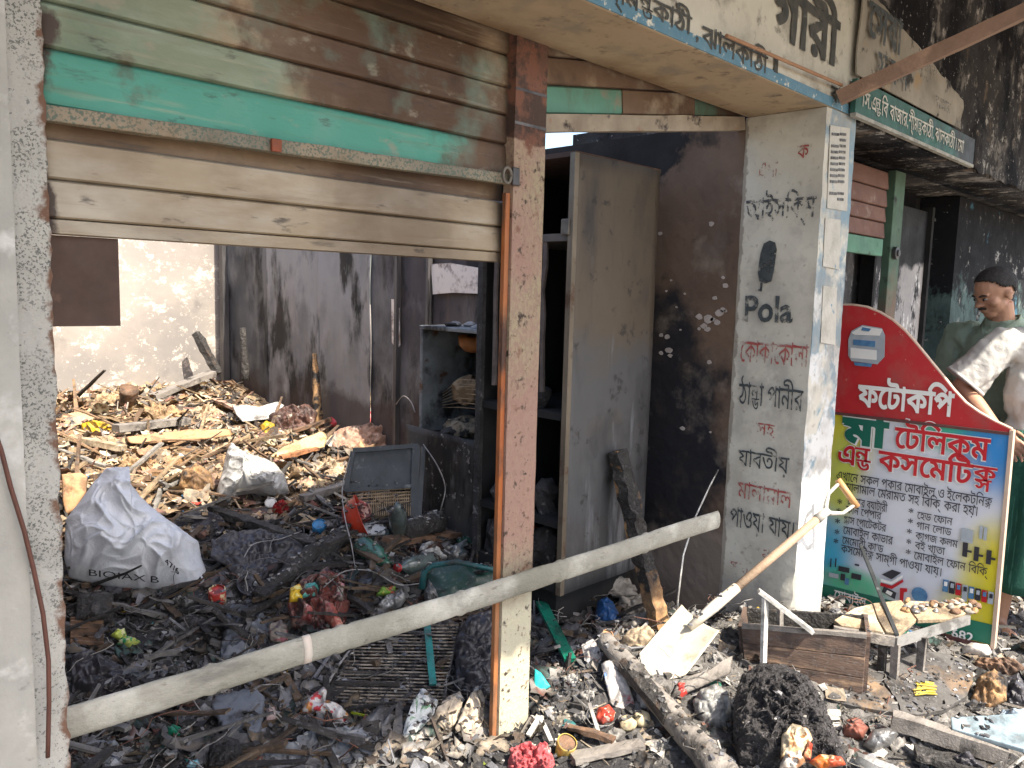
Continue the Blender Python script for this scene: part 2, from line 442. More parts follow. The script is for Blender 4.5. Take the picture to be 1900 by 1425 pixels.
m_burnt = mat('burnt_plaster', (.022, .021, .022), (.06, .056, .054), 4, .95, bump=.9, bscale=16, rand=False, spec=.1, stains=[
    dict(col=(.20, .185, .17), scale=3.2, lo=.54, hi=.60, ro=.72, amt=.85), dict(col=(.42, .40, .37), scale=8, lo=.585, hi=.63, ro=.75, amt=.8), dict(col=(.010, .010, .012), scale=2.2, lo=.47, hi=.56, ro=.7), dict(col=(.16, .12, .09), scale=5, lo=.60, hi=.68, amt=.7), dict(col=(.5, .48, .45), scale=40, lo=.64, hi=.68, amt=.7)])
def bf(u, v):
    x = 1.547+8*u; z = ZS+1.5*v; return Vector((x, YF+.012*N(x*3, z*4)+.008*N(x*11, z*11), z+(.03*N(x*6, 1)+.015*N(x*17, 4) if v < .01 and x > 3 else 0)))
mb = MB(); mb.grid(bf, 160, 40); mb.bb(1.547, 9.5, YF+.03, 0, ZS+.002, 3.67); mb.build('lintel_beam', m_burnt, bld, smooth=True)

m_back = mat('back_wall', (.36, .325, .29), (.25, .225, .205), 1.6, .9, bump=.3, bscale=18, rand=False, stains=[
    dict(col=(.20, .19, .185), scale=1.5, lo=.50, hi=.72, grad=[(2, 1.7, .8, .3)], amt=.75), dict(col=(.52, .46, .40), scale=4.5, lo=.56, hi=.60, ro=.78, stretch=(1, 1, 1.5)), dict(col=(.55, .49, .43), scale=16, lo=.585, hi=.62, ro=.75),
    dict(col=(.40, .34, .24), scale=1.1, lo=.6, hi=.75, amt=.5), dict(col=(.12, .115, .11), scale=3.5, lo=.60, hi=.72, amt=.5)])
mb = MB(); mb.bb(-1.9, 1.36, 4.6, 4.72, -.02, 2.75); mb.build('back_wall', m_back, bld)
mb = MB(); mb.bb(-1.36, -1.275, .252, 4.598, -.02, 2.3); mb.build('side_wall', m_back, bld)

# partition wall on the right: brick and plaster near the street, sheet metal behind
ZT = on(1165, 255, 0, XP).z
m_part = mat('sooty_partition', (.15, .10, .07), (.09, .06, .044), 3.2, .82, bump=.4, bscale=20, rand=False, stains=[
    dict(col=(.012, .012, .016), scale=2.4, lo=.52, hi=.66, grad=[(2, 1.6, 1.1, .45), (1, .0, .28, .35)]),
    dict(col=(.05, .036, .028), scale=3.5, lo=.56, hi=.68, grad=[(1, .05, .5, .2)], amt=.7), dict(col=(.22, .18, .145), scale=4.5, lo=.58, hi=.70, amt=.6), dict(col=(.03, .022, .018), scale=6, lo=.55, hi=.64, amt=.7),
    dict(col=(.012, .010, .010), scale=3, lo=.52, hi=.58, grad=[(2, 1.93, 2.05, .4), (1, .25, .45, .5)]),
    dict(col=(.22, .18, .15), scale=3, lo=.45, hi=.62, grad=[(2, .52, .30, .5), (1, .5, .1, .3)], amt=.8)])
mb = MB()
def pf(u, v):
    y = .0+1.45*u; z = -.02+(ZT+.02)*v; return Vector((XP+.004*N(y*8, z*8)+.002*N(y*30, z*30), y, z))
mb.grid(pf, 50, 70); mb.bb(XP+.012, 1.36, .004, 1.45, -.02, ZT); part = mb.build('partition_wall', m_part, bld, smooth=False)
# paint blisters burst pale on the soot
mb = MB()
for x, y, s in [(1298, 588, 6), (1314, 592, 8), (1322, 593, 4), (1306, 605, 6), (1312, 611, 5), (1330, 598, 5), (1335, 580, 7), (1341, 575, 5), (1346, 577, 3), (1326, 553, 4), (1227, 622, 4), (1237, 625, 5), (1226, 655, 4), (1240, 650, 6), (1243, 660, 4), (1316, 672, 4), (1345, 530, 5), (1341, 515, 3), (1270, 545, 2), (1255, 570, 2), (1297, 610, 3), (1262, 612, 2), (1225, 433, 4), (1320, 415, 5), (1312, 500, 2), (1236, 540, 2), (1245, 520, 2), (1266, 795, 4), (1318, 802, 2)]:
    P = on(x, y, 0, XP-.002); r = s*.0024; k = 9; rnd = random.Random(x)
    mb.prism([P+Vector((0, math.cos(2*math.pi*i/k)*r*rnd.uniform(.6, 1.2)*1.3, math.sin(2*math.pi*i/k)*r*rnd.uniform(.7, 1.1))) for i in range(k)], (.008, 0, 0))
mb.build('burst_blister', mat('blister', (.42, .37, .34), (.3, .27, .25), 30), part)['kind'] = 'stuff'
# sheet metal panels, each a piece of its own
seam = [1.452, 1.95, 2.245, 2.55, 3.15, 3.85, 4.595]
shades = [((.12, .095, .09), (.04, .036, .038)), ((.10, .085, .085), (.025, .024, .028)), ((.13, .12, .12), (.05, .048, .05)), ((.30, .295, .29), (.15, .148, .148)), ((.26, .26, .265), (.09, .09, .098)), ((.10, .105, .115), (.03, .032, .038))]
for i in range(6):
    a, b = seam[i]+.001, seam[i+1]+.012; dx = random.uniform(-.012, .012); tl = random.uniform(-.01, .01); c0, c1 = shades[i]
    mm = mat('sheet_%d' % i, c0, c1, 2.2, .65, .1, .25, 12, (1, 1.2, .7), rand=False, stains=[
        dict(col=(.30, .29, .285), scale=2.0, lo=.47, hi=.58, stretch=(1, 1.3, .7), amt=.85 if i in (3, 4) else .35), dict(col=(.012, .012, .014), scale=2.6, lo=.52, hi=.62, stretch=(1, 1.5, .6)),
        dict(col=(.20, .11, .07), scale=3, lo=.55, hi=.75, stretch=(1, 2.5, .3), amt=.6 if i < 2 else .15), dict(col=(.045, .026, .022), scale=2, lo=.55, hi=.66, grad=[(2, 1.1, .6, .4)], amt=.7)])
    def shf(u, v):
        y = a+(b-a)*u; z = .0+(ZT+random.uniform(0, .0001))*v
        return Vector((XP+.012+dx+tl*(v-.5)*2-.002*math.cos(u*math.pi*2*round((b-a)/.15))-.02*max(0, N(y*3, z*2, i))*1, y, z))
    mb = MB(); mb.grid(shf, max(12, int((b-a)/.012)), 24); sp = mb.build('sheet_panel', mm, part, smooth=True, solid=.003)
# bare rusted patch where the paint came off
P = [on(x, y, 0, XP-.022) for x, y in [(800, 490), (835, 488), (888, 497), (893, 545), (840, 543), (803, 546)]]
mb = MB(); mb.prism(P, (.004, 0, 0)); mb.build('bare_patch', mat('bare_patch', (.40, .30, .22), (.2, .12, .09), 9, .6, .3, stains=[dict(col=(.75, .68, .62), scale=6, lo=.5, hi=.62, grad=[(2, 1.66, 1.58, .3)]), dict(col=(.10, .05, .04), scale=14, lo=.52, hi=.7)], rand=False), part)
P = [on(x, y, 0, XP-.022) for x, y in [(726, 555), (740, 557), (742, 640), (736, 650), (727, 635)]]
mb = MB(); mb.prism(P, (.004, 0, 0)); mb.build('bare_patch', MAT['bare_patch'], part)
# corner stud and cover strips on the seams
for y, r in ((4.50, .028), (2.245, .012), (1.95, .010), (1.452, .014)):
    mb = MB(); mb.bb(XP-.03-r, XP-.008, y-r, y+r, 0, ZT-.02); mb.build('cover_strip', mat('dark_steel', (.05, .05, .055), (.16, .15, .15), 9, .5, .5, stretch=(1, 1, .2)), part)

# second bay
m_bay = mat('bay_wall', (.26, .255, .26), (.06, .06, .065), 4, .9, spec=.15, bump=.6, rand=False, stains=[
    dict(col=(.40, .39, .38), scale=4, lo=.50, hi=.60, kind='noise', amt=.55), dict(col=(.6, .59, .58), scale=9, lo=.575, hi=.62, stretch=(1, 1, .5), ro=.7), dict(col=(.01, .01, .012), scale=1.5, lo=.55, hi=.68, grad=[(2, 1.55, 1.95, .6)])])
mb = MB(); mb.bb(1.56, 4.05, .26, .34, -.01, ZS-.004); mb.build('bay_wall', m_bay, bld)
m_teal = mat('teal_wall', (.10, .155, .15), (.035, .05, .052), 4, .9, spec=.15, bump=.6, rand=False, stains=[dict(col=(.012, .013, .016), scale=3, lo=.46, hi=.54, ro=.72, grad=[(2, 1.0, 1.9, .4)]), dict(col=(.30, .30, .29), scale=6, lo=.60, hi=.64, ro=.75), dict(col=(.3, .32, .31), scale=7, lo=.64, hi=.70, amt=.6), dict(col=(.07, .20, .28), scale=2.5, lo=.6, hi=.66)])
mb = MB(); mb.bb(4.25, 9.5, .05, .34, -.01, ZS-.004); mb.build('bay_wall', m_teal, bld)
mb = MB(); mb.bb(1.60, 9.5, .002, 1.2, ZS+.004, ZS+.12); mb.build('roof_slab', MAT['burnt_plaster'], bld)
mb = MB(); mb.bb(4.05, 4.25, .30, .34, -.01, ZS-.004); mb.build('wall_gap', mat('soot_black', (.008, .008, .009), (.02, .02, .02), 5, .95), bld)

# writing on the building
k_blk = mat('black_lettering', (.035, .045, .05), (.07, .08, .085), 30, .8, bump=0, alpha_noise=(24, .36, .50))
k_blk2 = mat('worn_black_lettering', (.04, .05, .06), (.1, .1, .1), 30, .8, bump=0, alpha_noise=(38, .47, .56))
k_red = mat('red_lettering', (.30, .035, .04), (.38, .12, .10), 30, .8, bump=0, alpha_noise=(24, .40, .54))
k_red2 = mat('worn_red_lettering', (.30, .035, .04), (.35, .12, .10), 30, .8, bump=0, alpha_noise=(34, .49, .58))
k_fas = mat('fascia_lettering', (.03, .035, .035), (.08, .075, .065), 25, .8, bump=0, alpha_noise=(28, .28, .40))
RY, UZ = Vector((0, -1, 0)), Vector((0, 0, 1))
def pil_text(text, x0, y0, x1, hpx, m_, weight=.006):
    a = on(x0, y0, 0, XP-.006); b = on(x1, y0, 0, XP-.006); s = depth(a)/FPX
    letters('lettering', text, a, RY, UZ, m_, pil, height=hpx*s, width=abs(b.y-a.y), weight=weight, hand=.035)
pil_text('এ গা', 1408, 330, 1442, 26, k_red2, .012); pil_text('ক', 1478, 294, 1500, 22, k_red, .01)
pil_text('আইসিক্ম', 1383, 408, 1512, 34, k_blk2, .012)
pil_text('Pola', 1381, 594, 1470, 40, k_blk, .022)
pil_text('েকাকােকালা', 1372, 670, 1500, 36, k_red, .004)
pil_text('ঠা{নড}া পানীর', 1370, 748, 1490, 36, k_blk, .004)
pil_text('সহ', 1402, 806, 1437, 22, k_red, .004)
pil_text('যাবতীয়', 1369, 862, 1464, 28, k_blk, .004)
pil_text('মালামাল', 1368, 922, 1470, 28, k_red, .004)
pil_text('পাওয়া যায়।', 1354, 974, 1474, 32, k_blk, .004)
pil_text('সব', 1354, 1062, 1390, 22, k_red2, .004); pil_text('ক', 1412, 1040, 1436, 22, k_red2, .004)
# ice lolly drawn above the word
def flat(name, pts, plane, m_, parent, lift=0):
    mb = MB(); mb.prism([on(x, y, *plane) for x, y in pts], (.002, 0, 0) if plane[0] == 0 else (0, .002, 0)); return mb.build(name, m_, parent)
flat('painted_lolly', [(1409, 522), (1406, 505), (1411, 470), (1417, 452), (1428, 446), (1438, 450), (1441, 463), (1436, 500), (1431, 522), (1420, 526)], (0, XP-.006), k_blk, pil)
flat('painted_lolly_stick', [(1411, 524), (1415, 525), (1413, 541), (1405, 540), (1406, 537), (1410, 536)], (0, XP-.006), k_blk, pil)
def fas_text(text, x0, y0, x1, y1, hpx, m_, parent, weight=.004, yy=YF-.005):
    a = on(x0, y0, 1, yy); b = on(x1, y1, 1, yy); s = depth(a)/FPX
    return letters('lettering', text, (a.x, yy, a.z), (1, 0, 0), UZ, m_, parent, height=hpx*s, width=abs(b.x-a.x), weight=weight, hand=.035)
fas_text('ঝালকাঠী', 1303, 84, 1424, 136, 34, k_fas, beam, .012)
fas_text('শ্ীম{নত}কাঠী', 1120, -8, 1283, 52, 36, k_fas, beam, .012)
fas_text('।', 1436, 132, 1444, 136, 24, k_fas, beam, .02); fas_text(',', 1291, 72, 1297, 75, 26, k_fas, beam, .02)
fas_text('গারী', 1432, 58, 1556, 108, 84, k_fas, beam, .03)
fas_text('ঝ', 1541, 186, 1560, 192, 26, k_fas, beam, .012)

# paper posters on the street side of the pillar
m_paper = mat('old_paper', (.55, .53, .47), (.42, .40, .35), 9, .9, stains=[dict(col=(.08, .2, .3), scale=14, lo=.62, hi=.68), dict(col=(.3, .28, .24), scale=5, lo=.55, hi=.75)], bump=.5, bscale=60)
m_ink = mat('ink', (.07, .07, .07), (.2, .2, .2), 40, bump=0, alpha_noise=(60, .38, .5))
for pts in ([(1541, 232), (1577, 238), (1572, 392), (1535, 386)], [(1532, 404), (1560, 408), (1557, 500), (1527, 494)], [(1528, 530), (1553, 534), (1550, 640), (1523, 636)]):
    po = flat('poster', pts, (1, YF-.004), m_paper, pil)
for y in range(246, 386, 11):
    dx = -(y-232)*.04
    for x0, x1 in ((1545, 1558), (1560, 1571)):
        if random.random() < .8: flat('poster_print', [(x0+dx, y), (x1+dx, y+1), (x1+dx, y+6), (x0+dx, y+5)], (1, YF-.0075), m_ink, pil)

# ================================================================ signs on the second bay
m_gs = mat('green_board', (.035, .13, .10), (.02, .07, .06), 6, .6, stains=[dict(col=(.03, .03, .03), scale=3, lo=.5, hi=.7, grad=[(0, .6, 1.4, .4)])], bump=.2)
m_dirtywhite = mat('dirty_white_letters', (.6, .58, .5), (.35, .34, .3), 30, .8, bump=0)
P0 = on(1587, 221, 1, YF-.035)
gb = thing('fascia_signboard', 'long dark green signboard with small white writing along burnt lintel of second shop', 'signboard', (P0.x, YF-.03, ZS))
mb = MB(); mb.bb(P0.x, 2.98, YF-.032, YF-.012, ZS+.004, ZS+.13); mb.build('board', m_gs, gb)
mb = MB(); mb.bb(P0.x, 2.98, YF-.036, YF-.014, ZS-.012, ZS+.002); mb.build('edge_strip', mat('pale_strip', (.42, .41, .36), (.2, .2, .18), 20), gb)
letters('lettering', 'িস.এ{নড}.িব বাজার,শ্ীম{নত}কাঠী, ঝালকাঠী । েমা', (P0.x+.05, YF-.036, ZS+.035), (1, 0, 0), UZ, m_dirtywhite, gb, height=.055, width=1.30, weight=.008)
wb = thing('scorched_signboard', 'scorched cream signboard with half burnt black writing above green signboard', 'signboard', (P0.x, YF-.03, ZS+.14))
m_wb = mat('scorched_board', (.34, .305, .25), (.18, .16, .13), 4, .85, rand=False, stains=[dict(col=(.02, .018, .017), scale=3, lo=.48, hi=.60, grad=[(0, .7, 1.35, .5), (2, .18, .36, .35)]), dict(col=(.3, .2, .1), scale=5, lo=.55, hi=.7), dict(col=(.03, .026, .024), scale=6, lo=.55, hi=.61, ro=.7)])
def wbf(u, v):
    x = P0.x+1.30*u; t = .34-.20*u+.03*N(x*9, 3)
    return Vector((x, YF-.026+.008*N(x*4, v*2), ZS+.145+t*v))
mb = MB(); mb.grid(wbf, 30, 10); mb.build('board', m_wb, wb, solid=.006)
letters('lettering', 'েসবা', (P0.x+.04, YF-.042, ZS+.30), (1, 0, 0), UZ, k_blk, wb, height=.12, width=.36, weight=.03)
letters('lettering', 'স কল', (P0.x+.16, YF-.042, ZS+.175), (1, 0, 0), UZ, k_blk, wb, height=.085, width=.34, weight=.02)
letters('lettering', 'ইসলাম', (P0.x+.60, YF-.042, ZS+.30), (1, 0, 0), UZ, k_blk2, wb, height=.05, width=.25, weight=.004)
letters('lettering', 'বাজার', (P0.x+.86, YF-.042, ZS+.18), (1, 0, 0), UZ, k_blk2, wb, height=.045, width=.22, weight=.004)

# ================================================================ shutters
def slat(z0, z1, x0, x1, y, m_, parent, name="slat", tilt=0, bow=.011):
    def fn(u, v):
        x = x0+(x1-x0)*u; z = z0+(z1-z0)*v+tilt*(x-x0)
        b = 0 if v < .04 else (1-.55*v if v < .93 else .49*(1-v)/.07)
        return Vector((x, y-bow*b+.002*N(x*6, z*9)+(.004 if v < .05 else 0)+.004*N(x*1.3, z*3, 4), z))
    mb = MB(); V_ = (0, .04, .07, .2, .35, .5, .65, .8, .93, 1); mb.grid(lambda u, v: fn(u, V_[round(v*9)]), 34, 9)
    o = mb.build(name, m_, parent, smooth=True, solid=.0015); o.data.set_sharp_from_angle(angle=R(35)); return o
tan, tan2, turq = (.33, .235, .145), (.235, .16, .095), (.075, .275, .21)
def m_slat(i, t_amt, t_x, brown, pale, base=tan, var=tan2):
    """t_amt: how much turquoise paint is left, t_x: how far along the slat"""
    st = [dict(col=(.46, .42, .35), scale=2.2, lo=.46, hi=.66, stretch=(1, 1, 4), amt=pale), dict(col=(.085, .045, .024), scale=2.3, lo=.47, hi=.68, amt=brown, stretch=(1, 1, 1.2), grad=[(0, -.78, -.5, .4), (0, -.12, -.36, .3)]), dict(col=(.045, .026, .016), scale=1.7, lo=.60, hi=.78, amt=brown*.9, grad=[(0, -.75, -.5, .35), (0, -.15, -.35, .3)])]
    if t_amt: st.append(dict(col=turq, scale=2.6, lo=.46, hi=.52 if t_amt > .9 else .62, amt=t_amt, stretch=(1, 1, 2), grad=[(0, t_x+.25, t_x-.25, .6)])); st.append(dict(col=(.09, .05, .03), scale=5, lo=.52, hi=.62, amt=.8, grad=[(0, t_x-.12, t_x+.02, .25)]))
    if t_amt: st.append(dict(col=(.28, .25, .19), scale=9, lo=.60, hi=.67, amt=.6, stretch=(1, 1, 1.8))); st.append(dict(col=(.16, .30, .25), scale=4, lo=.5, hi=.7, amt=.6))
    st += [dict(col=(.15, .10, .06), scale=5, lo=.55, hi=.70, amt=.5, stretch=(.35, 1, 7)), dict(col=(.42, .35, .25), scale=6, lo=.58, hi=.70, amt=.35, stretch=(.4, 1, 6)), dict(col=(.045, .035, .03), scale=12, lo=.62, hi=.69, amt=.75, stretch=(.6, 1, 2)), dict(col=(.05, .045, .04), scale=8, lo=.62, hi=.72, amt=.7, stretch=(.5, 1, 3)), dict(col=(.07, .05, .04), scale=9, lo=.62, hi=.72, grad=[(0, -1.2, -1.27, .4)]), dict(col=(.06, .04, .03), scale=3, lo=.5, hi=.62, grad=[(0, -.24, -.04, .35)], amt=.55)]
    return mat('slat_%d' % i, base, var, 3, .6, .15, .2, 25, (1, 1, 3), st, rand=False)
Zs = [on(945, 97, 1, 0).z, on(935, 155, 1, 0).z, on(940, 209, 1, 0).z, on(940, 265, 1, 0).z]
sh = thing('rolling_shutter', 'half raised steel rolling shutter with turquoise paint burnt brown above the wide opening', 'shutter', (0, .03, 1.53))

xl, xr = -1.285, -.05
cfg = [(Zs[0], 2.26, 1, .0, 0, .9, .3), (Zs[1], Zs[0], 2, .25, -1.0, .9, .45), (Zs[2], Zs[1], 3, .38, -.9, 1.0, .5), (Zs[3], Zs[2], 4, .42, -.72, .95, .65), (1.768, Zs[3], 5, 1.0, -.28, .5, .4)]
for z0, z1, i, ta, tx, br, pa in cfg: slat(z0, z1, xl, xr, .03, m_slat(i, ta, tx, br, pa), sh)
cream, cream2 = (.37, .305, .215), (.27, .21, .14)
Zl = [1.715, on(932, 419, 1, 0).z, on(930, 467, 1, 0).z, 1.537]
for k in range(3): slat(Zl[k+1], Zl[k], xl, xr, .044, m_slat(10+k, 0, 0, .35, .7, cream, cream2), sh, bow=.012)
slat(1.708, 1.785, xl, xr, .055, m_slat(14, 0, 0, .9, .1, tan2, (.12, .08, .05)), sh, bow=.004)
m_rail = mat('speckled_rail', (.23, .21, .165), (.14, .125, .095), 8, .8, .1, .4, 50, stains=[dict(col=(.30, .24, .17), scale=2.5, lo=.48, hi=.6, amt=.8), dict(col=(.08, .12, .10), scale=150, lo=.5, hi=.58, detail=2, amt=.8), dict(col=(.2, .13, .07), scale=4, lo=.55, hi=.7)])
mb = MB(); mb.bar((xl, .015, 1.755), (xr, .015, 1.775), .030, .030, seg=12, jit=.003); mb.build('lock_rail', m_rail, sh, bevel=.003)
P = on(512, 270, 1, -.006); mb = MB(); mb.bb(P.x-.012, P.x+.012, -.012, -.002, P.z-.014, P.z+.014); mb.build('lock_plate', mat('red_rust', (.30, .07, .03), (.12, .05, .03), 20, .7), sh, bevel=.002)
mb = MB(); mb.bb(-1.262, -1.135, .052, .058, 1.36, 1.536); mb.build('hanging_plate', mat('rust_brown', (.10, .06, .045), (.065, .04, .032), 8, .7, .2, stains=[dict(col=(.2, .12, .08), scale=9, lo=.6, hi=.75)]), sh)

# crooked shutter over the right hand opening
sh2 = thing('rolling_shutter', 'crooked rolling shutter end with patched green and rusty slats over narrow opening', 'shutter', (.67, .03, 1.95))
tl = (2.125-1.934)/1.19
m_g1 = mat('slat_green', (.11, .27, .20), (.08, .18, .135), 4, .65, .1, .2, 25, stains=[dict(col=(.10, .055, .035), scale=3, lo=.45, hi=.60, stretch=(1.2, 1, .6)), dict(col=(.26, .21, .16), scale=6, lo=.56, hi=.68)])
m_g2 = mat('slat_rusty', (.20, .13, .085), (.10, .06, .04), 4, .75, .1, .3, 25, stains=[dict(col=(.36, .30, .22), scale=5, lo=.52, hi=.68), dict(col=(.03, .022, .02), scale=2.4, lo=.52, hi=.66)])
slat(1.985, 2.070, .078, .485, .03, m_g1, sh2, tilt=tl); slat(1.985+.392*tl, 2.070+.392*tl, .470, .915, .026, m_g2, sh2, tilt=tl); slat(1.985+.822*tl, 2.070+.822*tl, .902, 1.262, .03, m_g1, sh2, tilt=tl)
slat(2.072, 2.155, .078, 1.262, .034, m_g2, sh2, tilt=tl)
slat(2.157, 2.24, .078, 1.262, .034, m_g2, sh2, tilt=tl)
mb = MB(); mb.bar((.078, .02, 1.958), (1.262, .02, 1.958+1.184*tl), .035, .052, seg=8, jit=.004); mb.build('bottom_rail', mat('dirty_rail', (.36, .31, .24), (.2, .16, .12), 8, .8, stains=[dict(col=(.04, .03, .03), scale=13, lo=.58, hi=.66), dict(col=(.25, .1, .05), scale=5, lo=.58, hi=.7)]), sh2)

# shutter of the second bay
sh3 = thing('rolling_shutter', 'small raised stretch of brown corrugated shutter with green bottom bar beside the pillar', 'shutter', (2.3, .03, 1.69))
zz = [on(1600, y, 1, 0).z for y in (300, 337, 373, 403, 435)]
for a, b in zip(zz, zz[1:]): slat(b, a, 1.70, 2.86, .03, mat('slat_redbrown', (.235, .125, .095), (.15, .08, .065), 5, .75, .1, .3, 20, (1, 1, 2), [dict(col=(.3, .22, .18), scale=8, lo=.6, hi=.7)]), sh3, bow=.02)
mb = MB(); mb.bb(1.70, 2.85, .012, .04, on(1600, 470, 1, 0).z, zz[-1]-.004); mb.build('bottom_bar', mat('green_bar', (.13, .30, .20), (.09, .2, .14), 7, .7, stains=[dict(col=(.05, .06, .05), scale=12, lo=.6, hi=.7)]), sh3, bevel=.004)
gp = thing('shutter_guide_post', 'narrow green and brown steel guide post with round lock beside second shop shutter', 'post', (2.95, .0, -.01))
m_gp = mat('guide_green', (.10, .18, .12), (.06, .1, .07), 5, .7, .2, .3, rand=False, stains=[dict(col=(.16, .11, .08), scale=3, lo=.42, hi=.6, grad=[(2, 1.8, 1.2, .4)]), dict(col=(.03, .03, .03), scale=9, lo=.58, hi=.68)])
mb = MB(); mb.bb(2.90, 3.05, -.01, .035, -.01, ZS-.004); mb.build('channel', m_gp, gp, bevel=.004)
P = on(1664, 470, 1, -.02); mb = MB(); mb.lathe([(.035, 0), (.035, .02), (.018, .022), (.018, .03)], Matrix.Translation((P.x-.02, -.012, P.z)) @ Matrix.Rotation(R(90), 4, 'X'), 16); mb.build('lock', MAT['dark_steel'], gp)
# scorched metal leaf behind it
dl = thing('scorched_door', 'grey scorched metal door leaf with peeling white paint in second shop', 'door', (3.6, .2, -.01))
WL[dl.name] = Vector((3.6, .2, -.01))
m_dl = mat('peeling_door', (.36, .345, .345), (.20, .195, .2), 3, .7, .2, .5, 18, rand=False, stains=[dict(col=(.40, .38, .37), scale=3, lo=.48, hi=.66, grad=[(0, -.2, .3, .25)]), dict(col=(.66, .65, .64), scale=7, lo=.565, hi=.61, ro=.7, stretch=(1, 1, .6)), dict(col=(.02, .02, .024), scale=4, lo=.52, hi=.58, ro=.72, stretch=(1, 1, .6)), dict(col=(.01, .01, .012), scale=2, lo=.45, hi=.55, grad=[(2, 1.6, 1.8, .6)])])
mb = MB(); mb.bb(3.12, 4.02, .17, .2, .0, 2.05); mb.build('leaf', m_dl, dl)
mb = MB(); mb.bb(3.09, 3.12, .14, .22, 0, 2.08); mb.bb(4.02, 4.06, .14, .22, 0, 2.08); mb.build('frame', MAT['soot_black'], dl)

# ================================================================ centre post
post = thing('shutter_post', 'weathered cream and pink steel centre post standing between the two shutters', 'post', (0, 0, -.02))
m_post = mat('post_paint', (.33, .255, .185), (.22, .155, .11), 3, .75, .05, .5, 60, rand=False, stains=[
    dict(col=(.33, .28, .18), scale=110, lo=.44, hi=.56, detail=3, amt=.75, stretch=(1, 1, .6)), dict(col=(.30, .17, .14), scale=2.2, lo=.46, hi=.60, grad=[(2, .55, .8, .25), (2, 1.3, 1.0, .25)], amt=.7),
    dict(col=(.45, .42, .31), scale=3, lo=.44, hi=.60, grad=[(2, .72, .45, .5)]), dict(col=(.06, .035, .028), scale=5, lo=.44, hi=.50, grad=[(2, 1.86, 1.96, .9)]),
    dict(col=(.16, .07, .045), scale=14, lo=.52, hi=.62, grad=[(2, 1.75, 2.1, .2)]), dict(col=(.05, .035, .028), scale=26, lo=.60, hi=.67), dict(col=(.11, .06, .04), scale=60, lo=.60, hi=.66, amt=.8), dict(col=(.10, .055, .04), scale=8, lo=.60, hi=.68, amt=.8, stretch=(1, 1, .5))])
def pz(x0, x1, y0, y1, z0, z1, m_, nm, par):
    mb = MB()
    for a, b in (((x0, y1), (x0, y0)), ((x0, y0), (x1, y0)), ((x1, y0), (x1, y1)), ((x1, y1), (x0, y1))):
        mb.grid(lambda u, v: Vector((a[0]+(b[0]-a[0])*u+.0015*N(v*25, u, 1), a[1]+(b[1]-a[1])*u+.002*N(v*25, u*3, 2), z0+(z1-z0)*v)), 4, 80)
    return mb.build(nm, m_, par, smooth=False)
pz(-.066, .066, -.012, .028, -.02, ZS+.04, m_post, 'channel', post)
mb = MB(); mb.bb(-.0665, .0665, -.0135, -.012, 1.93, 1.938); mb.build('welded_joint', MAT['dark_steel'], post); mb = MB(); mb.bb(-.0665, .0665, -.0135, -.012, 2.025, 2.032); mb.build('welded_joint', MAT['dark_steel'], post)
m_or = mat('orange_primer', (.42, .13, .03), (.30, .08, .025), 6, .6, .1, stains=[dict(col=(.07, .035, .025), scale=9, lo=.52, hi=.62, stretch=(1, 1, .35)), dict(col=(.3, .16, .08), scale=3, lo=.5, hi=.7, stretch=(1, 1, .4))])
mb = MB(); mb.bb(-.086, -.068, -.004, .012, -.02, 1.735); mb.build('guide_flange', m_or, post, bevel=.002)
P = on(941, 325, 1, -.02)
mb = MB(); mb.tube([P+Vector((.016*math.cos(a), 0, .022*math.sin(a))) for a in [i*math.pi/8 for i in range(17)]], .005, 8); mb.build('lock_ring', mat('old_iron', (.10, .09, .08), (.2, .18, .15), 18, .6, .4), post, smooth=True)
mb = MB(); mb.bb(-.078, -.05, -.024, -.013, P.z-.026, P.z+.026); mb.build('hasp', MAT['dark_steel'], post, bevel=.004)

# ================================================================ awning and its timber
aw = thing('tin_awning', 'corrugated tin awning shading the shop front from above', 'awning', (0, -1, 2.8))
def awf(u, v):
    x = -4.2+9.6*u; return Vector((x, -.38-1.48*v, 3.34-.56*v+.012*math.sin(x*2*math.pi/.09)))
mb = MB(); mb.grid(awf, 760, 3); mb.build('tin_sheet', mat('tin', (.45, .45, .46), (.25, .2, .16), 3, .45, .6), aw, smooth=True)
for y in (-.42, -1.75):
    mb = MB(); z = 3.34-.56*((-.38-y)/1.48)-.05; mb.bar((-4.2, y, z), (5.4, y, z), .05, .06); mb.build('purlin', mat('timber', (.30, .19, .12), (.2, .12, .075), 5, .8, 0, .3, 30, (1, 6, 6)), aw)
A = on(1556, 182, 1, YF-.02); B = on(1900, 22, 0, A.x+.22); B2 = A+(B-A)*1.9
tm = MB(); tm.bar(A, B2, .042, .05, seg=14, jit=.004)
tag(tm.build('timber_strut', mat('strut_wood', (.26, .165, .115), (.17, .105, .075), 4, .8, 0, .4, 40, (3, 3, 3), [dict(col=(.38, .25, .17), scale=6, lo=.55, hi=.7)])), 'squared brown timber strut rising from the pillar top towards the street', 'timber')
A = on(1348, 66, 1, YF-.03); B = on(1562, 158, 1, YF-.03)
tm = MB(); tm.tube([A+(B-A)*k/8+Vector((0, 0, .004*N(k, 1))) for k in range(9)], .006, 7)
tag(tm.build('cane_rod', mat('cane', (.36, .20, .11), (.25, .13, .07), 8, .7)), 'thin reddish cane rod lying along painted fascia under the writing', 'rod')

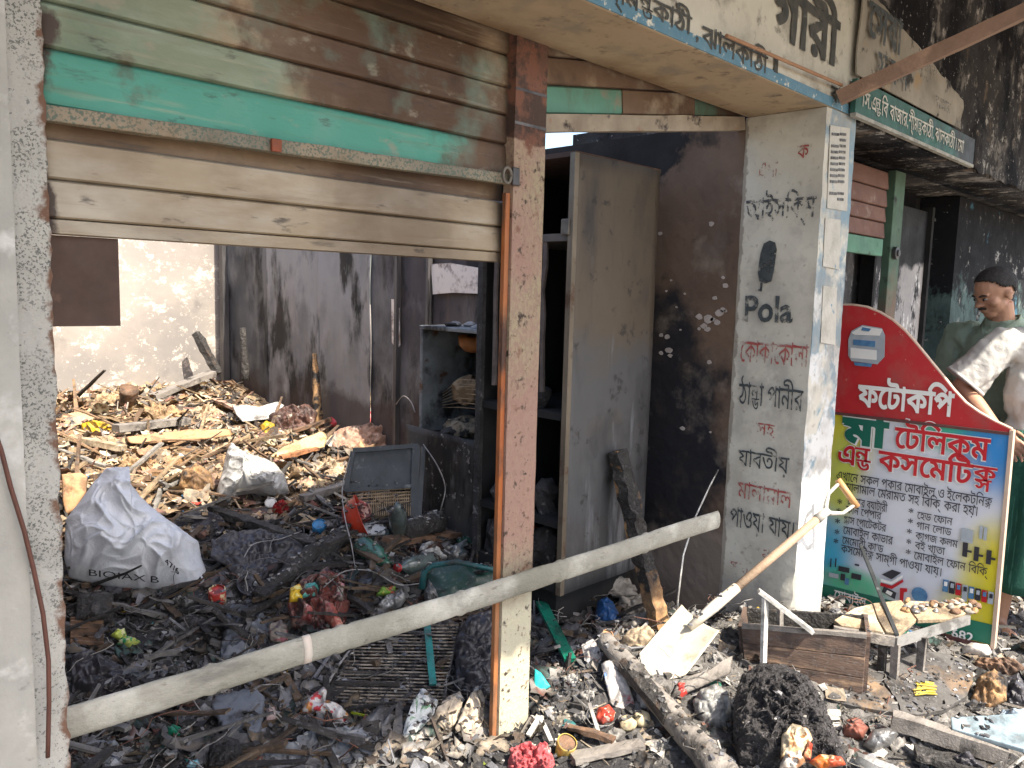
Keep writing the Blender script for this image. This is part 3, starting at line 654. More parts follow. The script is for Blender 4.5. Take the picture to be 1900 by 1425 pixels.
# ================================================================ wire on left wall
pts = [on(x, y, 1, -.048) for x, y in [(-25, 760), (2, 835), (20, 905), (45, 985), (62, 1055), (80, 1140), (90, 1225), (91, 1300), (88, 1440)]]
fine = []
for i in range(len(pts)-1):
    for k in range(4): fine.append(pts[i]+(pts[i+1]-pts[i])*(k/4))
tm = MB(); tm.tube(fine, .0042, 7); tag(tm.build('electric_cable', mat('brown_cable', (.14, .055, .04), (.09, .04, .03), 20, .6), smooth=True), 'thin brown cable hanging down the grey plaster at far left', 'cable')
# ================================================================ photocopy sign
XS = 1.88
def S(x, y, lift=0): return on(x, y, 0, XS-lift)
sg = thing('shop_sign', 'red and multicoloured photocopy shop sign with curved top standing beside the pillar', 'sign', (XS, -.55, .0))
curve = [(1559, 567), (1582, 567), (1608, 571), (1632, 581), (1655, 595), (1678, 615), (1700, 640), (1722, 667), (1745, 695), (1768, 724), (1790, 748), (1815, 766), (1845, 783), (1877, 798)]
redp = curve+[(1876, 803), (1547, 764)]
m_red = mat('sign_red', (.48, .022, .028), (.40, .02, .026), 3, .45, stains=[dict(col=(.5, .2, .16), scale=26, lo=.66, hi=.70), dict(col=(.35, .12, .10), scale=6, lo=.5, hi=.75, amt=.6), dict(col=(.2, .015, .02), scale=3, lo=.55, hi=.75, amt=.5)], bump=.08)
mb = MB(); mb.prism([S(x, y) for x, y in redp], (.018, 0, 0)); mb.build('red_panel', m_red, sg)
# printed lower panel: a printed colour wash
mtp = bpy.data.materials.new('sign_print'); mtp.use_nodes = True
n = mtp.node_tree.nodes; L = mtp.node_tree.links; b = n['Principled BSDF']; b.inputs['Roughness'].default_value = .45
tc = n.new('ShaderNodeTexCoord'); sp = n.new('ShaderNodeSeparateXYZ'); L.new(tc.outputs['Object'], sp.inputs[0])
def wmix(prev, cy, cz, ry, rz, colr):
    def term(o, c, r):
        a = n.new('ShaderNodeMath'); a.operation = 'SUBTRACT'; L.new(o, a.inputs[0]); a.inputs[1].default_value = c
        d = n.new('ShaderNodeMath'); d.operation = 'DIVIDE'; L.new(a.outputs[0], d.inputs[0]); d.inputs[1].default_value = r
        q = n.new('ShaderNodeMath'); q.operation = 'MULTIPLY'; L.new(d.outputs[0], q.inputs[0]); L.new(d.outputs[0], q.inputs[1]); return q.outputs[0]
    s = n.new('ShaderNodeMath'); s.operation = 'ADD'; L.new(term(sp.outputs[1], cy, ry), s.inputs[0]); L.new(term(sp.outputs[2], cz, rz), s.inputs[1])
    r = n.new('ShaderNodeMapRange'); r.interpolation_type = 'SMOOTHSTEP'; L.new(s.outputs[0], r.inputs[0]); r.inputs[1].default_value = 0; r.inputs[2].default_value = 1; r.inputs[3].default_value = 1; r.inputs[4].default_value = 0
    mx = n.new('ShaderNodeMix'); mx.data_type = 'RGBA'; L.new(r.outputs[0], mx.inputs[0]); mx.inputs[7].default_value = (*colr, 1)
    if isinstance(prev, tuple): mx.inputs[6].default_value = (*prev, 1)
    else: L.new(prev, mx.inputs[6])
    return mx.outputs[2]
def SL(x, y): p = S(x, y)-Vector((XS, -.55, 0)); return p.y, p.z
cw = (.58, .60, .66)
yl, zt = SL(1547, 764); yr, zb = SL(1840, 1200)
for px, py, ry, rz, cc in [(1545, 775, .24, .55, (.66, .55, .02)), (1560, 880, .10, .30, (.55, .6, .1)), (1765, 800, .22, .11, (.05, .42, .28)), (1868, 830, .22, .26, (.02, .22, .56)), (1530, 1040, .16, .30, (.05, .38, .58)), (1580, 1085, .20, .10, (.08, .45, .25)), (1850, 1060, .18, .26, (.66, .56, .02)), (1830, 1160, .24, .24, (.6, .52, .02)), (1690, 760, .1, .06, (.7, .72, .75))]:
    cy_, cz_ = SL(px, py); cw = wmix(cw, cy_, cz_, ry, rz, cc)
dn_ = n.new('ShaderNodeTexNoise'); dn_.inputs['Scale'].default_value = 9; dn_.inputs['Detail'].default_value = 9; L.new(tc.outputs['Object'], dn_.inputs['Vector'])
dr = n.new('ShaderNodeMapRange'); L.new(dn_.outputs[0], dr.inputs[0]); dr.inputs[1].default_value = .5; dr.inputs[2].default_value = .8; dr.inputs[4].default_value = .45
dm = n.new('ShaderNodeMix'); dm.data_type = 'RGBA'; L.new(dr.outputs[0], dm.inputs[0]); L.new(cw, dm.inputs[6]); dm.inputs[7].default_value = (.33, .31, .27, 1); cw = dm.outputs[2]
L.new(cw, b.inputs['Base Color'])
mb = MB(); mb.prism([S(x, y, -.002) for x, y in [(1547, 767), (1875, 806), (1841, 1199), (1519, 1116)]], (.014, 0, 0)); mb.build('printed_panel', mtp, sg)
m_band = mat('print_green', (.015, .16, .10), (.012, .12, .08), 4, .5, bump=0)
flat('green_band', [(1523, 1083), (1843, 1160), (1841, 1197), (1520, 1114)], (0, XS-.002), m_band, sg)
m_frame = mat('sign_frame', (.14, .06, .055), (.09, .04, .04), 9, .6, .2)
def sbar(pts, wd, nm='frame', m_=m_frame, dx=.008):
    for a, b2 in zip(pts, pts[1:]):
        mb = MB(); mb.bar(S(*a)+Vector((dx, 0, 0)), S(*b2)+Vector((dx, 0, 0)), wd, .034, up=(1, 0, 0)); mb.build(nm, m_, sg)
sbar([(1558, 564), (1517, 1120)], .018); sbar([(1547, 766), (1876, 805)], .012); sbar([(1518, 1118), (1842, 1202)], .016)
mb = MB(); mb.tube([S(x, y)+Vector((.009, 0, 0)) for x, y in curve], .009, 6); mb.build('curved_edging', mat('cream_edge', (.55, .42, .33), (.45, .33, .25), 9, .5), sg)
sbar([(1878, 798), (1842, 1203)], .014, 'edging', MAT['cream_edge'])
for x, y in ((1530, 1118), (1833, 1200)):
    a = S(x, y)+Vector((.012, 0, 0)); mb = MB(); mb.bar(a, (a.x, a.y, -.03), .025, .025, up=(1, 0, 0)); mb.build('leg', m_frame, sg)
for x, y in ((1557, 611), (1550, 733), (1760, 752), (1872, 850), (1850, 1100)):
    mb = MB(); mb.ell(S(x, y, .003), (.004, .006, .006), n=8, m_=6); mb.build('screw', mat('screw', (.4, .38, .35), (.3, .3, .3)), sg)
w_ = mat('print_white', (.78, .78, .76), (.7, .7, .68), 9, .5, bump=0); r_ = mat('print_red', (.50, .012, .02), (.42, .01, .02), 9, .5, bump=0)
g_ = mat('print_dark_green', (.006, .13, .085), (.006, .1, .07), 9, .5, bump=0); k_ = mat('print_black', (.02, .02, .03), (.03, .03, .04), 9, .5, bump=0)
b_ = mat('print_blue', (.05, .14, .30), (.10, .25, .42), 30, .5, bump=0); gy_ = mat('print_grey', (.40, .44, .48), (.3, .34, .38), 20, .5, bump=0)
def st(text, x0, y0, x1, hpx, m_, weight=.0, lift=.006, outline=None):
    a = S(x0, y0, lift); e = S(x1, y0, lift); s = depth(a)/FPX
    if outline: letters('letter_outline', text, S(x0, y0, lift-.002), RY, UZ, outline[0], sg, height=hpx*s, width=abs(e.y-a.y), weight=outline[1])
    letters('lettering', text, a, RY, UZ, m_, sg, height=hpx*s, width=abs(e.y-a.y), weight=weight)
st('ফেটাকিপ', 1590, 752, 1770, 37, w_, .028)
st('মা', 1560, 818, 1648, 42, g_, .05, outline=(w_, .085))
st('েটিলকম', 1658, 829, 1838, 36, r_, .022, outline=(w_, .05))
st('এ{নড} কসেমিট{কস}', 1554, 858, 1852, 33, r_, .022, outline=(w_, .05))
for t, x0, y0, x1, h in [('এখােন সকল প্কার েমাবাইল ও ইেলকট্িন{কস}', 1552, 889, 1845, 15), ('মালামাল েমরামত সহ িবিক্ করা হয়।', 1569, 911, 1817, 15), ("চাজা'র ব্যাটারী", 1572, 936, 1647, 14), ('ফান েপপার', 1569, 951, 1636, 13), ('{গল}াস েপােটকটর', 1565, 970, 1645, 13), ('েমাবাইল কাভার', 1564, 990, 1658, 14), ("েমেমারী কা'ড", 1562, 1008, 1640, 13), ('কসেমিট{কস} সাম্গী পাওয়া যায়।', 1560, 1024, 1750, 14),
                         ('েহড েফান', 1701, 962, 1768, 13), ('গান েলাড', 1700, 981, 1766, 13), ('কাগজ কলম', 1698, 1000, 1778, 13), ('বই খাতা', 1697, 1018, 1754, 13), ('েমাবাইল েফান িবিক্', 1695, 1037, 1836, 14)]:
    st(t, x0, y0, x1, h, k_, .004)
for x, y in ((1553, 940), (1551, 957), (1549, 976), (1548, 996), (1546, 1013), (1685, 957), (1684, 976), (1682, 995), (1681, 1014), (1680, 1033)): st('*', x, y, x+9, 13, k_, .01)
st('েমাবাইল', 1547, 1110, 1608, 16, w_, .012); st('682', 1765, 1181, 1806, 15, w_, .02)
def pic(pts, m_, lift=.006, name='picture'): return flat(name, pts, (0, XS-lift), m_, sg)
# the little copier, books, handsets and gadgets printed on it
pic([(1574, 630), (1580, 614), (1600, 603), (1636, 609), (1642, 622), (1641, 662), (1628, 676), (1580, 670), (1574, 660)], gy_); pic([(1580, 617), (1600, 605), (1637, 611), (1632, 623), (1585, 621)], w_, .009)
pic([(1583, 630), (1624, 633), (1623, 644), (1583, 640)], b_, .009); pic([(1578, 645), (1626, 650), (1626, 668), (1578, 664)], w_, .009); pic([(1600, 607), (1616, 610), (1612, 615), (1598, 613)], b_, .012); pic([(1584, 672), (1618, 675), (1616, 681), (1586, 678)], b_, .009)
def quad(x, y, w, h, sk=.22): return [(x, y), (x+w, y+w*sk), (x+w-h*.08, y+h+w*sk), (x-h*.08, y+h)]
for i, (x, y) in enumerate(((1787, 1006), (1808, 1014), (1831, 1020))): pic(quad(x, y, 9, 26), k_); pic(quad(x+6, y+14, 10, 4), k_, .009)
for i in range(8):
    pic(quad(1750+i*12, 1075+i*3.2, 10, 22+(8 if i == 3 else 0)), (b_, k_, r_, gy_)[i % 4] if i != 3 else gy_, .006+.002*(i % 2))
    pic(quad(1752+i*12, 1079+i*3.2, 6, 8), (w_, gy_, b_, k_)[i % 4], .011)
pic([(1636, 1066), (1655, 1057), (1672, 1063), (1654, 1075)], k_); pic([(1634, 1074), (1654, 1079), (1674, 1067), (1675, 1072), (1655, 1085), (1634, 1080)], w_, .009); pic([(1634, 1081), (1654, 1087), (1675, 1075), (1676, 1080), (1655, 1093), (1633, 1087)], r_, .007)
pic([(1640, 1088), (1663, 1100), (1660, 1112), (1636, 1098)], k_, .009); pic([(1646, 1095), (1656, 1100), (1653, 1106), (1643, 1100)], w_, .012)
pic([(1706+15*math.cos(a*.4), 1104+14*math.sin(a*.4)+15*math.cos(a*.4)*.2) for a in range(16)], b_)
pic([(1670, 1091), (1683, 1092), (1683, 1098), (1677, 1099), (1675, 1120), (1669, 1119)], r_)
for x, y, w2, h2, mm in ((1541, 1036, 2, 16, k_), (1550, 1036, 2, 16, k_), (1556, 1050, 20, 9, k_), (1538, 1062, 18, 8, gy_), (1560, 1064, 8, 12, k_), (1568, 1073, 7, 11, b_), (1580, 1063, 18, 10, k_), (1586, 1046, 8, 3, k_)): pic(quad(x, y, w2, h2), mm)
for x, y in ((1796, 990), (1830, 985), (1838, 988)): pic(quad(x-12, y-10, 22 if x < 1800 else 6, 24), gy_, .005)

# ================================================================ steel cabinet in the right opening
A0 = on(1070, 285, 1, .30); A1 = on(1225, 315, 1, .30); zt_ = (A0.z+A1.z)/2
cab = thing('steel_cabinet', 'tall smoke browned steel cabinet with open dark front in the right hand opening', 'cabinet', ((A0.x+A1.x)/2, .55, .10))
cx0, cx1, cy0, cy1, cz0 = A0.x, A1.x, .30, .80, .27
mb = MB(); mb.bb(A0.x+.05, A1.x-.02, .37, .76, .02, .27); mb.build('plinth', MAT['soot_black'], cab)
oC = WL[cab.name]
m_cab = mat('smoked_steel', (.115, .09, .065), (.08, .064, .048), 2, .62, .1, .12, 10, (1, 1, .5), rand=False, stains=[
    dict(col=(.085, .085, .087), scale=1.6, lo=.42, hi=.62, grad=[(2, 1.35, .95, .5)], detail=5), dict(col=(.035, .034, .036), scale=2.6, lo=.50, hi=.66, amt=.8, stretch=(1.6, 1, .45)), dict(col=(.04, .04, .043), scale=5, lo=.50, hi=.66, amt=.7, stretch=(1, 1, .5), grad=[(2, 1.3, .6, .2), (0, 0, .27, .14)]), dict(col=(.18, .185, .20), scale=5, lo=.57, hi=.68, stretch=(2.5, 1, .35), grad=[(2, 1.1, .2, .16)], amt=.8), dict(col=(.03, .028, .028), scale=14, lo=.60, hi=.67, amt=.8), dict(col=(.10, .05, .03), scale=12, lo=.63, hi=.72, amt=.6)])
def pan(a, b_, fnx, nu, nv, nm, m_, par=cab):
    mb = MB(); mb.grid(fnx, nu, nv); return mb.build(nm, m_, par, smooth=True, solid=.004)
pan(0, 0, lambda u, v: Vector((cx0+(cx1-cx0)*u, cy0+.006*N(u*2, v*3)-.004*math.sin(u*math.pi), cz0+(zt_-cz0)*v)), 14, 26, 'side_panel', m_cab)
mb = MB(); mb.bb(cx0-.012, cx0+.012, cy0-.004, cy0+.02, cz0, zt_); mb.build('corner_upright', mat('pale_edge', (.22, .185, .14), (.1, .08, .06), 8, .5, .4, stretch=(1, 1, .3), stains=[dict(col=(.10, .06, .04), scale=9, lo=.55, hi=.65)]), cab)
m_soot = MAT['soot_black']
for nm, bx_ in (('back_panel', (cx1-.01, cx1, cy0+.01, cy1, cz0, zt_-.01)), ('side_panel', (cx0, cx1-.012, cy1-.006, cy1, cz0, zt_-.01)), ('top_panel', (cx0-.005, cx1+.004, cy0-.002, cy1+.003, zt_-.012, zt_+.006)), ('base_panel', (cx0, cx1-.012, cy0+.012, cy1-.008, cz0, cz0+.06))):
    mb = MB(); mb.bb(*bx_); mb.build(nm, MAT['rust_brown'] if nm == 'top_panel' else m_soot, cab)
mb = MB(); mb.bb(cx0-.01, cx0+.012, cy1-.02, cy1+.01, cz0, zt_); mb.build('corner_upright', mat('char', (.016, .015, .016), (.05, .048, .048), 14, .75, 0, .9, 35, stains=[dict(col=(.20, .19, .185), scale=26, lo=.60, hi=.68, amt=.8)], bdist=.02), cab)
zsh = on(1040, 437, 0, cx0).z
for zz_ in (zsh, .98, .55):
    mb = MB(); mb.bb(cx0+.004, cx1-.02, cy0+.012, cy1-.01, zz_-.02, zz_+.008); mb.build('shelf', (mat('shelf_edge', (.16, .14, .125), (.05, .045, .04), 9, .7, .1) if zz_ == zsh else m_soot), cab)
mb = MB(); mb.bb(cx0-.02, cx0+.006, cy0+.01, cy0+.05, zsh, zsh+.06); mb.build('hinge', MAT['old_iron'], cab, bevel=.004)
m_char = MAT['char']
for i in range(26):       # burnt goods hanging from the shelves
    rr = random.Random(i); z = rr.choice([.99, .56, .34, .36])
    q = Vector((cx0+.03+.08*rr.random(), cy0+.12+.34*rr.random(), z+.05)); mb = MB(); mb.ell(q, (.05, .05, .05+.05*rr.random()), n=9, m_=6)
    mb.v = [v+Vector((N(v.x*25, v.y*25, v.z*25), N(v.y*25, v.z*25, 3), N(v.z*25, v.x*25, 9)))*.03 for v in mb.v]
    mb.build('burnt_goods', m_char if i % 7 else mat('burnt_colour_%d' % (i//5), [(.25, .05, .02), (.05, .12, .14), (.25, .2, .15), (.3, .12, .03), (.1, .1, .1), (.2, .2, .2)][i//5], (.02, .02, .02), 18), cab)
for i in range(4):
    mb = MB(); y = cy0+.16+.09*i; pts = [Vector((cx0+.02+.01*N(i, k), y+.02*N(i*3, k*.7), 1.66-.1*k)) for k in range(7)]; mb.tube(pts, [.012+.008*abs(N(k, i)) for k in range(7)], 6, jit=.5); mb.build('burnt_strip', mat('burnt_strip', (.04, .035, .035), (.15, .12, .11), 12, .8), cab)

# ================================================================ fridge
XF = .70
fr = thing('burnt_fridge', 'small burnt refrigerator without door showing melted shelves behind the post', 'fridge', (XF+.2, 1.6, .2))
m_fr = mat('fridge_enamel', (.26, .29, .31), (.10, .11, .115), 7, .6, .2, .4, 30, stains=[dict(col=(.02, .02, .022), scale=6, lo=.5, hi=.62), dict(col=(.10, .05, .03), scale=11, lo=.58, hi=.68)])
m_frd = mat('fridge_burnt', (.035, .034, .034), (.09, .085, .08), 6, .65, .1, .3, 20, (1, 1, .4), stains=[dict(col=(.10, .06, .04), scale=4, lo=.52, hi=.7, stretch=(1, 1, .3)), dict(col=(.2, .19, .18), scale=7, lo=.57, hi=.66, stretch=(1, 1, .3)), dict(col=(.012, .011, .011), scale=4, lo=.5, hi=.6, stretch=(1, 1.5, .5)), dict(col=(.26, .24, .22), scale=30, lo=.62, hi=.67)])
yA = on(893, 700, 0, XF).y; yB = on(778, 700, 0, XF).y
zTop = (on(780, 603, 0, XF).z+on(893, 612, 0, XF).z)/2; zMid = on(850, 822, 0, XF).z; zBot = .18
dF = .42
def fbox(x0, x1, y0, y1, z0, z1, nm, m_, bv=.004): mb = MB(); mb.bb(x0, x1, y0, y1, z0, z1); return mb.build(nm, m_, fr, bevel=bv)
fbox(XF, XF+dF, yA, yA+.022, zMid, zTop-.02, 'side_wall', m_fr); fbox(XF, XF+dF, yB-.02, yB, zMid, zTop-.02, 'side_wall', m_fr)
fbox(XF-.004, XF+dF, yA-.003, yB+.003, zTop-.02, zTop, 'top', m_fr); fbox(XF+dF-.02, XF+dF, yA+.024, yB-.022, zMid, zTop-.022, 'back', m_soot)
fbox(XF+.004, XF+dF-.024, yA+.024, yB-.022, zMid-.02, zMid+.012, 'divider', m_frd)
def fpan(u, v):
    y = yA-.005+(yB-yA+.03)*u; z = zBot+(zMid+.03-zBot)*v
    return Vector((XF-.02-.035*v*v*u+.006*N(y*9, z*7), y, z+.02*u*v))
mb = MB(); mb.grid(fpan, 16, 18); mb.build('lower_door', m_frd, fr, smooth=True, solid=.006)
fbox(XF, XF+dF, yA, yB, zBot, zMid-.022, 'lower_body', m_frd)
fbox(XF-.008, XF+.004, yA-.006, yA+.010, zBot, zTop, 'door_seal', mat('pale_seal', (.34, .31, .31), (.15, .13, .13), 12, .6, stretch=(1, 1, .3)), .002)
m_foam = mat('charred_foam', (.38, .28, .17), (.16, .10, .06), 14, .9, 0, .8, 30, stains=[dict(col=(.03, .025, .02), scale=10, lo=.50, hi=.62)])
def lump(c, r, m_, par, nm, amp=.02, fq=22, n=14, seed=0):
    mb = MB(); mb.ell(c, r, n=n, m_=9); mb.v = [v+Vector((N(v.x*fq+seed, v.y*fq, v.z*fq), N(v.y*fq, v.z*fq, 3+seed), N(v.z*fq, v.x*fq, 9+seed)))*amp for v in mb.v]
    return mb.build(nm, m_, par, smooth=True)
ym = (yA+yB)/2
lump((XF+.12, ym+.01, zMid+.05), (.09, .11, .05), mat('pale_foam', (.34, .29, .21), (.14, .11, .08), 16, .9, 0, .9, 40, stains=[dict(col=(.02, .02, .02), scale=12, lo=.5, hi=.6)]), fr, 'melted_lining', .05, 30, 26); lump((XF+.12, ym-.03, zMid+.24), (.07, .09, .06), m_foam, fr, 'melted_lining', .05, 34, 24, seed=2)
lump((XF+.03, ym+.02, zMid+.025), (.05, .05, .03), m_char, fr, 'charred_lump', seed=4); lump((XF+.16, ym-.03, zTop-.07), (.09, .11, .04), mat('melted_orange', (.40, .14, .03), (.16, .06, .02), 12, .6), fr, 'melted_lining', .04, 30, 24, seed=6)
lump((XF+.08, yA+.06, zMid+.22), (.02, .03, .035), MAT['melted_orange'], fr, 'melted_lining', .008, seed=7)
for k in range(7):
    z = zMid+.16+.022*k; mb = MB(); mb.tube([(XF+.03, yA+.025, z+.01), (XF+.06, ym-.01, z-.005), (XF+.1, yB-.06, z-.03-.01*k)], .0022, 5); mb.build('shelf_wire', mat('bright_wire', (.5, .42, .32), (.2, .14, .1), 20, .4, .7), fr)
for i in range(12): lump((XF+.05+.33*random.random(), yA+.02+(yB-yA-.04)*random.random(), zTop+.008), (.03, .035, .012), m_char if i % 3 else mat('ash_pale', (.3, .3, .3), (.15, .15, .15), 20, .95), fr, 'ash_lump', .012, 40, 9, i)

# ================================================================ black metal frame left of the fridge
m_blk = mat('blackened_metal', (.028, .031, .034), (.06, .066, .07), 6, .5, .3, .25, 40, stains=[dict(col=(.16, .17, .17), scale=18, lo=.6, hi=.7, amt=.7)])
Pm = G(712, 965, .02); nm_ = (Vector((CAM.x-Pm.x, CAM.y-Pm.y, 0)).normalized()*.93+Vector((0, 0, .37))).normalized()
def Q(x, y, l=0): return onp(x, y, Pm, nm_)+nm_*l
ff = thing('appliance_frame', 'black burnt metal appliance panel with wire grille propped beside the fridge', 'frame', Pm)
mb = MB(); mb.prism([Q(656, 838), (Q(772, 830)), Q(766, 902), Q(644, 911)], -nm_*.02); mb.build('panel', m_blk, ff)
for a, b2, wd in (((655, 836), (776, 828), .02), ((772, 828), (768, 960), .034), ((655, 838), (641, 912), .02), ((641, 911), (768, 902), .016), ((785, 830), (778, 962), .02)):
    mb = MB(); mb.bar(Q(*a, .006), Q(*b2, .006), wd, .02, up=nm_, seg=4, jit=.003); mb.build('rail', m_blk, ff)
for k in range(5): mb = MB(); mb.tube([Q(645, 914+k*6, 0), Q(766, 906+k*6, .004)], .003, 5); mb.build('grille_rod', mat('bare_rod', (.5, .40, .27), (.25, .17, .1), 15, .5, .4), ff)
for k in range(22): mb = MB(); mb.tube([Q(690+k*3.4, 912, -.004), Q(689+k*3.4, 958, .03)], .0018, 4); mb.build('grille_wire', MAT['bare_rod'], ff)

# ================================================================ bamboo rail across the opening
A = on(124, 1340, 1, .065); B = on(1331, 964, 1, -.19); A2 = A+(A-B)*.08
pts = []; rs = []
nodes = [.20, .34, .50, .66, .83]
K = 260
for k in range(K+1):
    t = k/K; p = A2+(B-A2)*t+Vector((0, 0, .006*N(t*5, 2)-.008*math.sin(t*math.pi))); pts.append(p)
    d = min(abs(t-q) for q in nodes); rs.append(.0335-.002*t+(.0035*max(0, 1-d/.006))-.002*max(0, 1-abs(d-.009)/.005)+.0015*N(t*30, 5))
m_bam = mat('bamboo', (.355, .345, .295), (.27, .26, .22), 5, .75, 0, .5, 60, (1.5, 3, 3), stains=[dict(col=(.13, .125, .11), scale=7, lo=.52, hi=.66, amt=.8, stretch=(.6, 2, 2)), dict(col=(.10, .095, .085), scale=24, lo=.61, hi=.69, amt=.7), dict(col=(.52, .51, .45), scale=6, lo=.52, hi=.64, amt=.8), dict(col=(.17, .165, .125), scale=2.6, lo=.50, hi=.68, amt=.75), dict(col=(.13, .12, .10), scale=45, lo=.63, hi=.68, amt=.6, stretch=(.4, 1.5, 1.5))])
bam = MB(); bam.tube(pts, [r*1.08 for r in rs], 20, flat=.42, up=Vector((0, 1, 0))); bo = bam.build('bamboo_rail', m_bam, smooth=True); tag(bo, 'long grey bamboo pole fixed slanting in view across both openings', 'bamboo pole')
P1 = pts[int(K*.30)]; dd = (B-A2).normalized()
m_node = mat('bamboo_node', (.22, .205, .16), (.36, .34, .28), 20, .8, 0, .4)
mb = MB(); mb.tube([P1-dd*.010, P1+dd*.010], .0368, 20, flat=.45, up=Vector((0, 1, 0))); mb.build('tape_wrap', mat('pale_tape', (.5, .4, .33), (.55, .53, .48), 14, .7), bo, smooth=True)

# ================================================================ shovel
sv = thing('shovel', 'long handled steel shovel with worn blade leaning on the pillar foot', 'shovel', G(1260, 1225))
m_sh = mat('worn_blade', (.62, .57, .47), (.45, .40, .32), 4, .55, .25, .25, 30, (1, 1, 1), [dict(col=(.35, .25, .16), scale=7, lo=.58, hi=.7), dict(col=(.75, .72, .66), scale=3, lo=.55, hi=.7)])
tL, tR, hL, hR = G(1186, 1214, .03), G(1272, 1254, .02), G(1264, 1124, .13), G(1334, 1172, .13)
mid = (tL+tR+hL+hR)/4; bn = (tR-tL).cross(hL-tL).normalized()
if bn.z < 0: bn = -bn
def blade(u, v):
    s = u*2-1; tipc = (1-abs(s)**2.2)*.05*(1-v)
    p = (tL+(tR-tL)*u)*(1-v)+(hL+(hR-hL)*u)*v
    p = p-((hL+hR)/2-(tL+tR)/2).normalized()*tipc
    lift = .018*s*s+.012*math.exp(-(s/.14)**2)*(v**.7)-.012
    return p+bn*lift
mb = MB(); mb.grid(blade, 20, 16); mb.build('blade', m_sh, sv, smooth=True, solid=.003)
gr_c = on(1546, 938, 1, YF-.10); sock = (hL+hR)/2+bn*.012-(hL-tL).normalized()*.05
ax = (gr_c-sock).normalized(); sh_end = gr_c-ax*.045
mb = MB(); mb.tube([sock-ax*.02, sock+ax*.10, sock+ax*.22], [.014, .021, .019], 12); mb.build('socket', m_sh, sv, smooth=True)
m_shaft = mat('shaft_wood', (.40, .29, .20), (.27, .19, .13), 5, .65, 0, .3, 40, (2, 2, 2), [dict(col=(.45, .2, .12), scale=4, lo=.58, hi=.68, amt=.7), dict(col=(.16, .11, .08), scale=6, lo=.6, hi=.72)])
mb = MB(); mb.tube([sock+ax*.2, sock+ax*.45, sh_end], [.0175, .0165, .016], 12); mb.build('shaft', m_shaft, sv, smooth=True)
gw = (on(1577, 938, 1, YF-.10)-on(1520, 905, 1, YF-.10)); gtop = gr_c+ax*.085
gd = (onp(1577, 940, gtop, CF)-onp(1535, 898, gtop, CF)).normalized(); gd = (gd-ax*gd.dot(ax)).normalized(); hw = .052
m_gm = mat('grip_metal', (.55, .53, .48), (.38, .36, .32), 9, .5, .3)
for s in (-1, 1): mb = MB(); mb.tube([sh_end, sh_end+ax*.02+gd*s*.02, sh_end+ax*.06+gd*s*hw*.9, gtop+gd*s*hw], [.012, .010, .007, .007], 8); mb.build('grip_arm', m_gm, sv, smooth=True)
mb = MB(); mb.tube([sh_end-ax*.05, sh_end+ax*.012], [.019, .017], 12); mb.build('ferrule', m_gm, sv, smooth=True)
mb = MB(); mb.tube([gtop-gd*(hw+.012), gtop+gd*(hw+.012)], .013, 12); mb.build('grip', mat('grip_wood', (.50, .28, .12), (.38, .2, .09), 12, .5), sv, smooth=True)

DIRT = .55
# ================================================================ ash and rubble bed
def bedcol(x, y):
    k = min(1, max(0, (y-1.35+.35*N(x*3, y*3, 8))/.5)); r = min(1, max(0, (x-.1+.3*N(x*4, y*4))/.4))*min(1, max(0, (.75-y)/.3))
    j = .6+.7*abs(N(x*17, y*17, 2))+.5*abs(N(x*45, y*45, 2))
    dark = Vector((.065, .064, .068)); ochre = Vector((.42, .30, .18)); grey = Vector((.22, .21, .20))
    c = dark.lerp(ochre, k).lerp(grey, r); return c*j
nx, ny = 190, 420
vs = []; cs = []; fs = []
def bedpt(i, j, x0, x1, y0, y1, nx, ny):
    x = x0+(x1-x0)*i/nx; y = y0+(y1-y0)*j/ny
    z = heap(x, y)+.012*N(x*31, y*31, 4)+.008*N(x*70, y*70, 2)
    return Vector((x, y, z))
def bed(x0, x1, y0, y1, nx, ny, edge=False):
    off = len(vs)
    for j in range(ny+1):
        for i in range(nx+1):
            p = bedpt(i, j, x0, x1, y0, y1, nx, ny)
            if edge:
                e = min(1, (p.y-y0)/.35, (x1-p.x)/.5, (p.x-x0)/.4); e = max(0, e); p.z = -.05+(p.z+.05)*(e*e*(3-2*e)) if e < 1 else p.z
            vs.append(p); cs.append(bedcol(p.x, p.y))
    q = nx+1
    for j in range(ny):
        for i in range(nx): fs.append((off+j*q+i, off+j*q+i+1, off+(j+1)*q+i+1, off+(j+1)*q+i))
bed(-1.30, XP+.01, -.0, 4.62, 150, 270); bed(-1.6, 3.0, -1.75, -.0, 220, 90, True); bed(1.56, 3.0, 0, .25, 40, 10)
m_bed = mat('ash_bed', (.1, .1, .1), (.03, .03, .032), 22, .95, 0, .9, 60, attr='Col', bdist=.02, rand=False, spec=.2)
o = obj_from('ash_bed', vs, fs, m_bed, None, True, (0, 0, 0), cs); tag(o, kind='stuff', label='ash, soot and trodden debris covering the floor of the burnt shop', cat='ash')
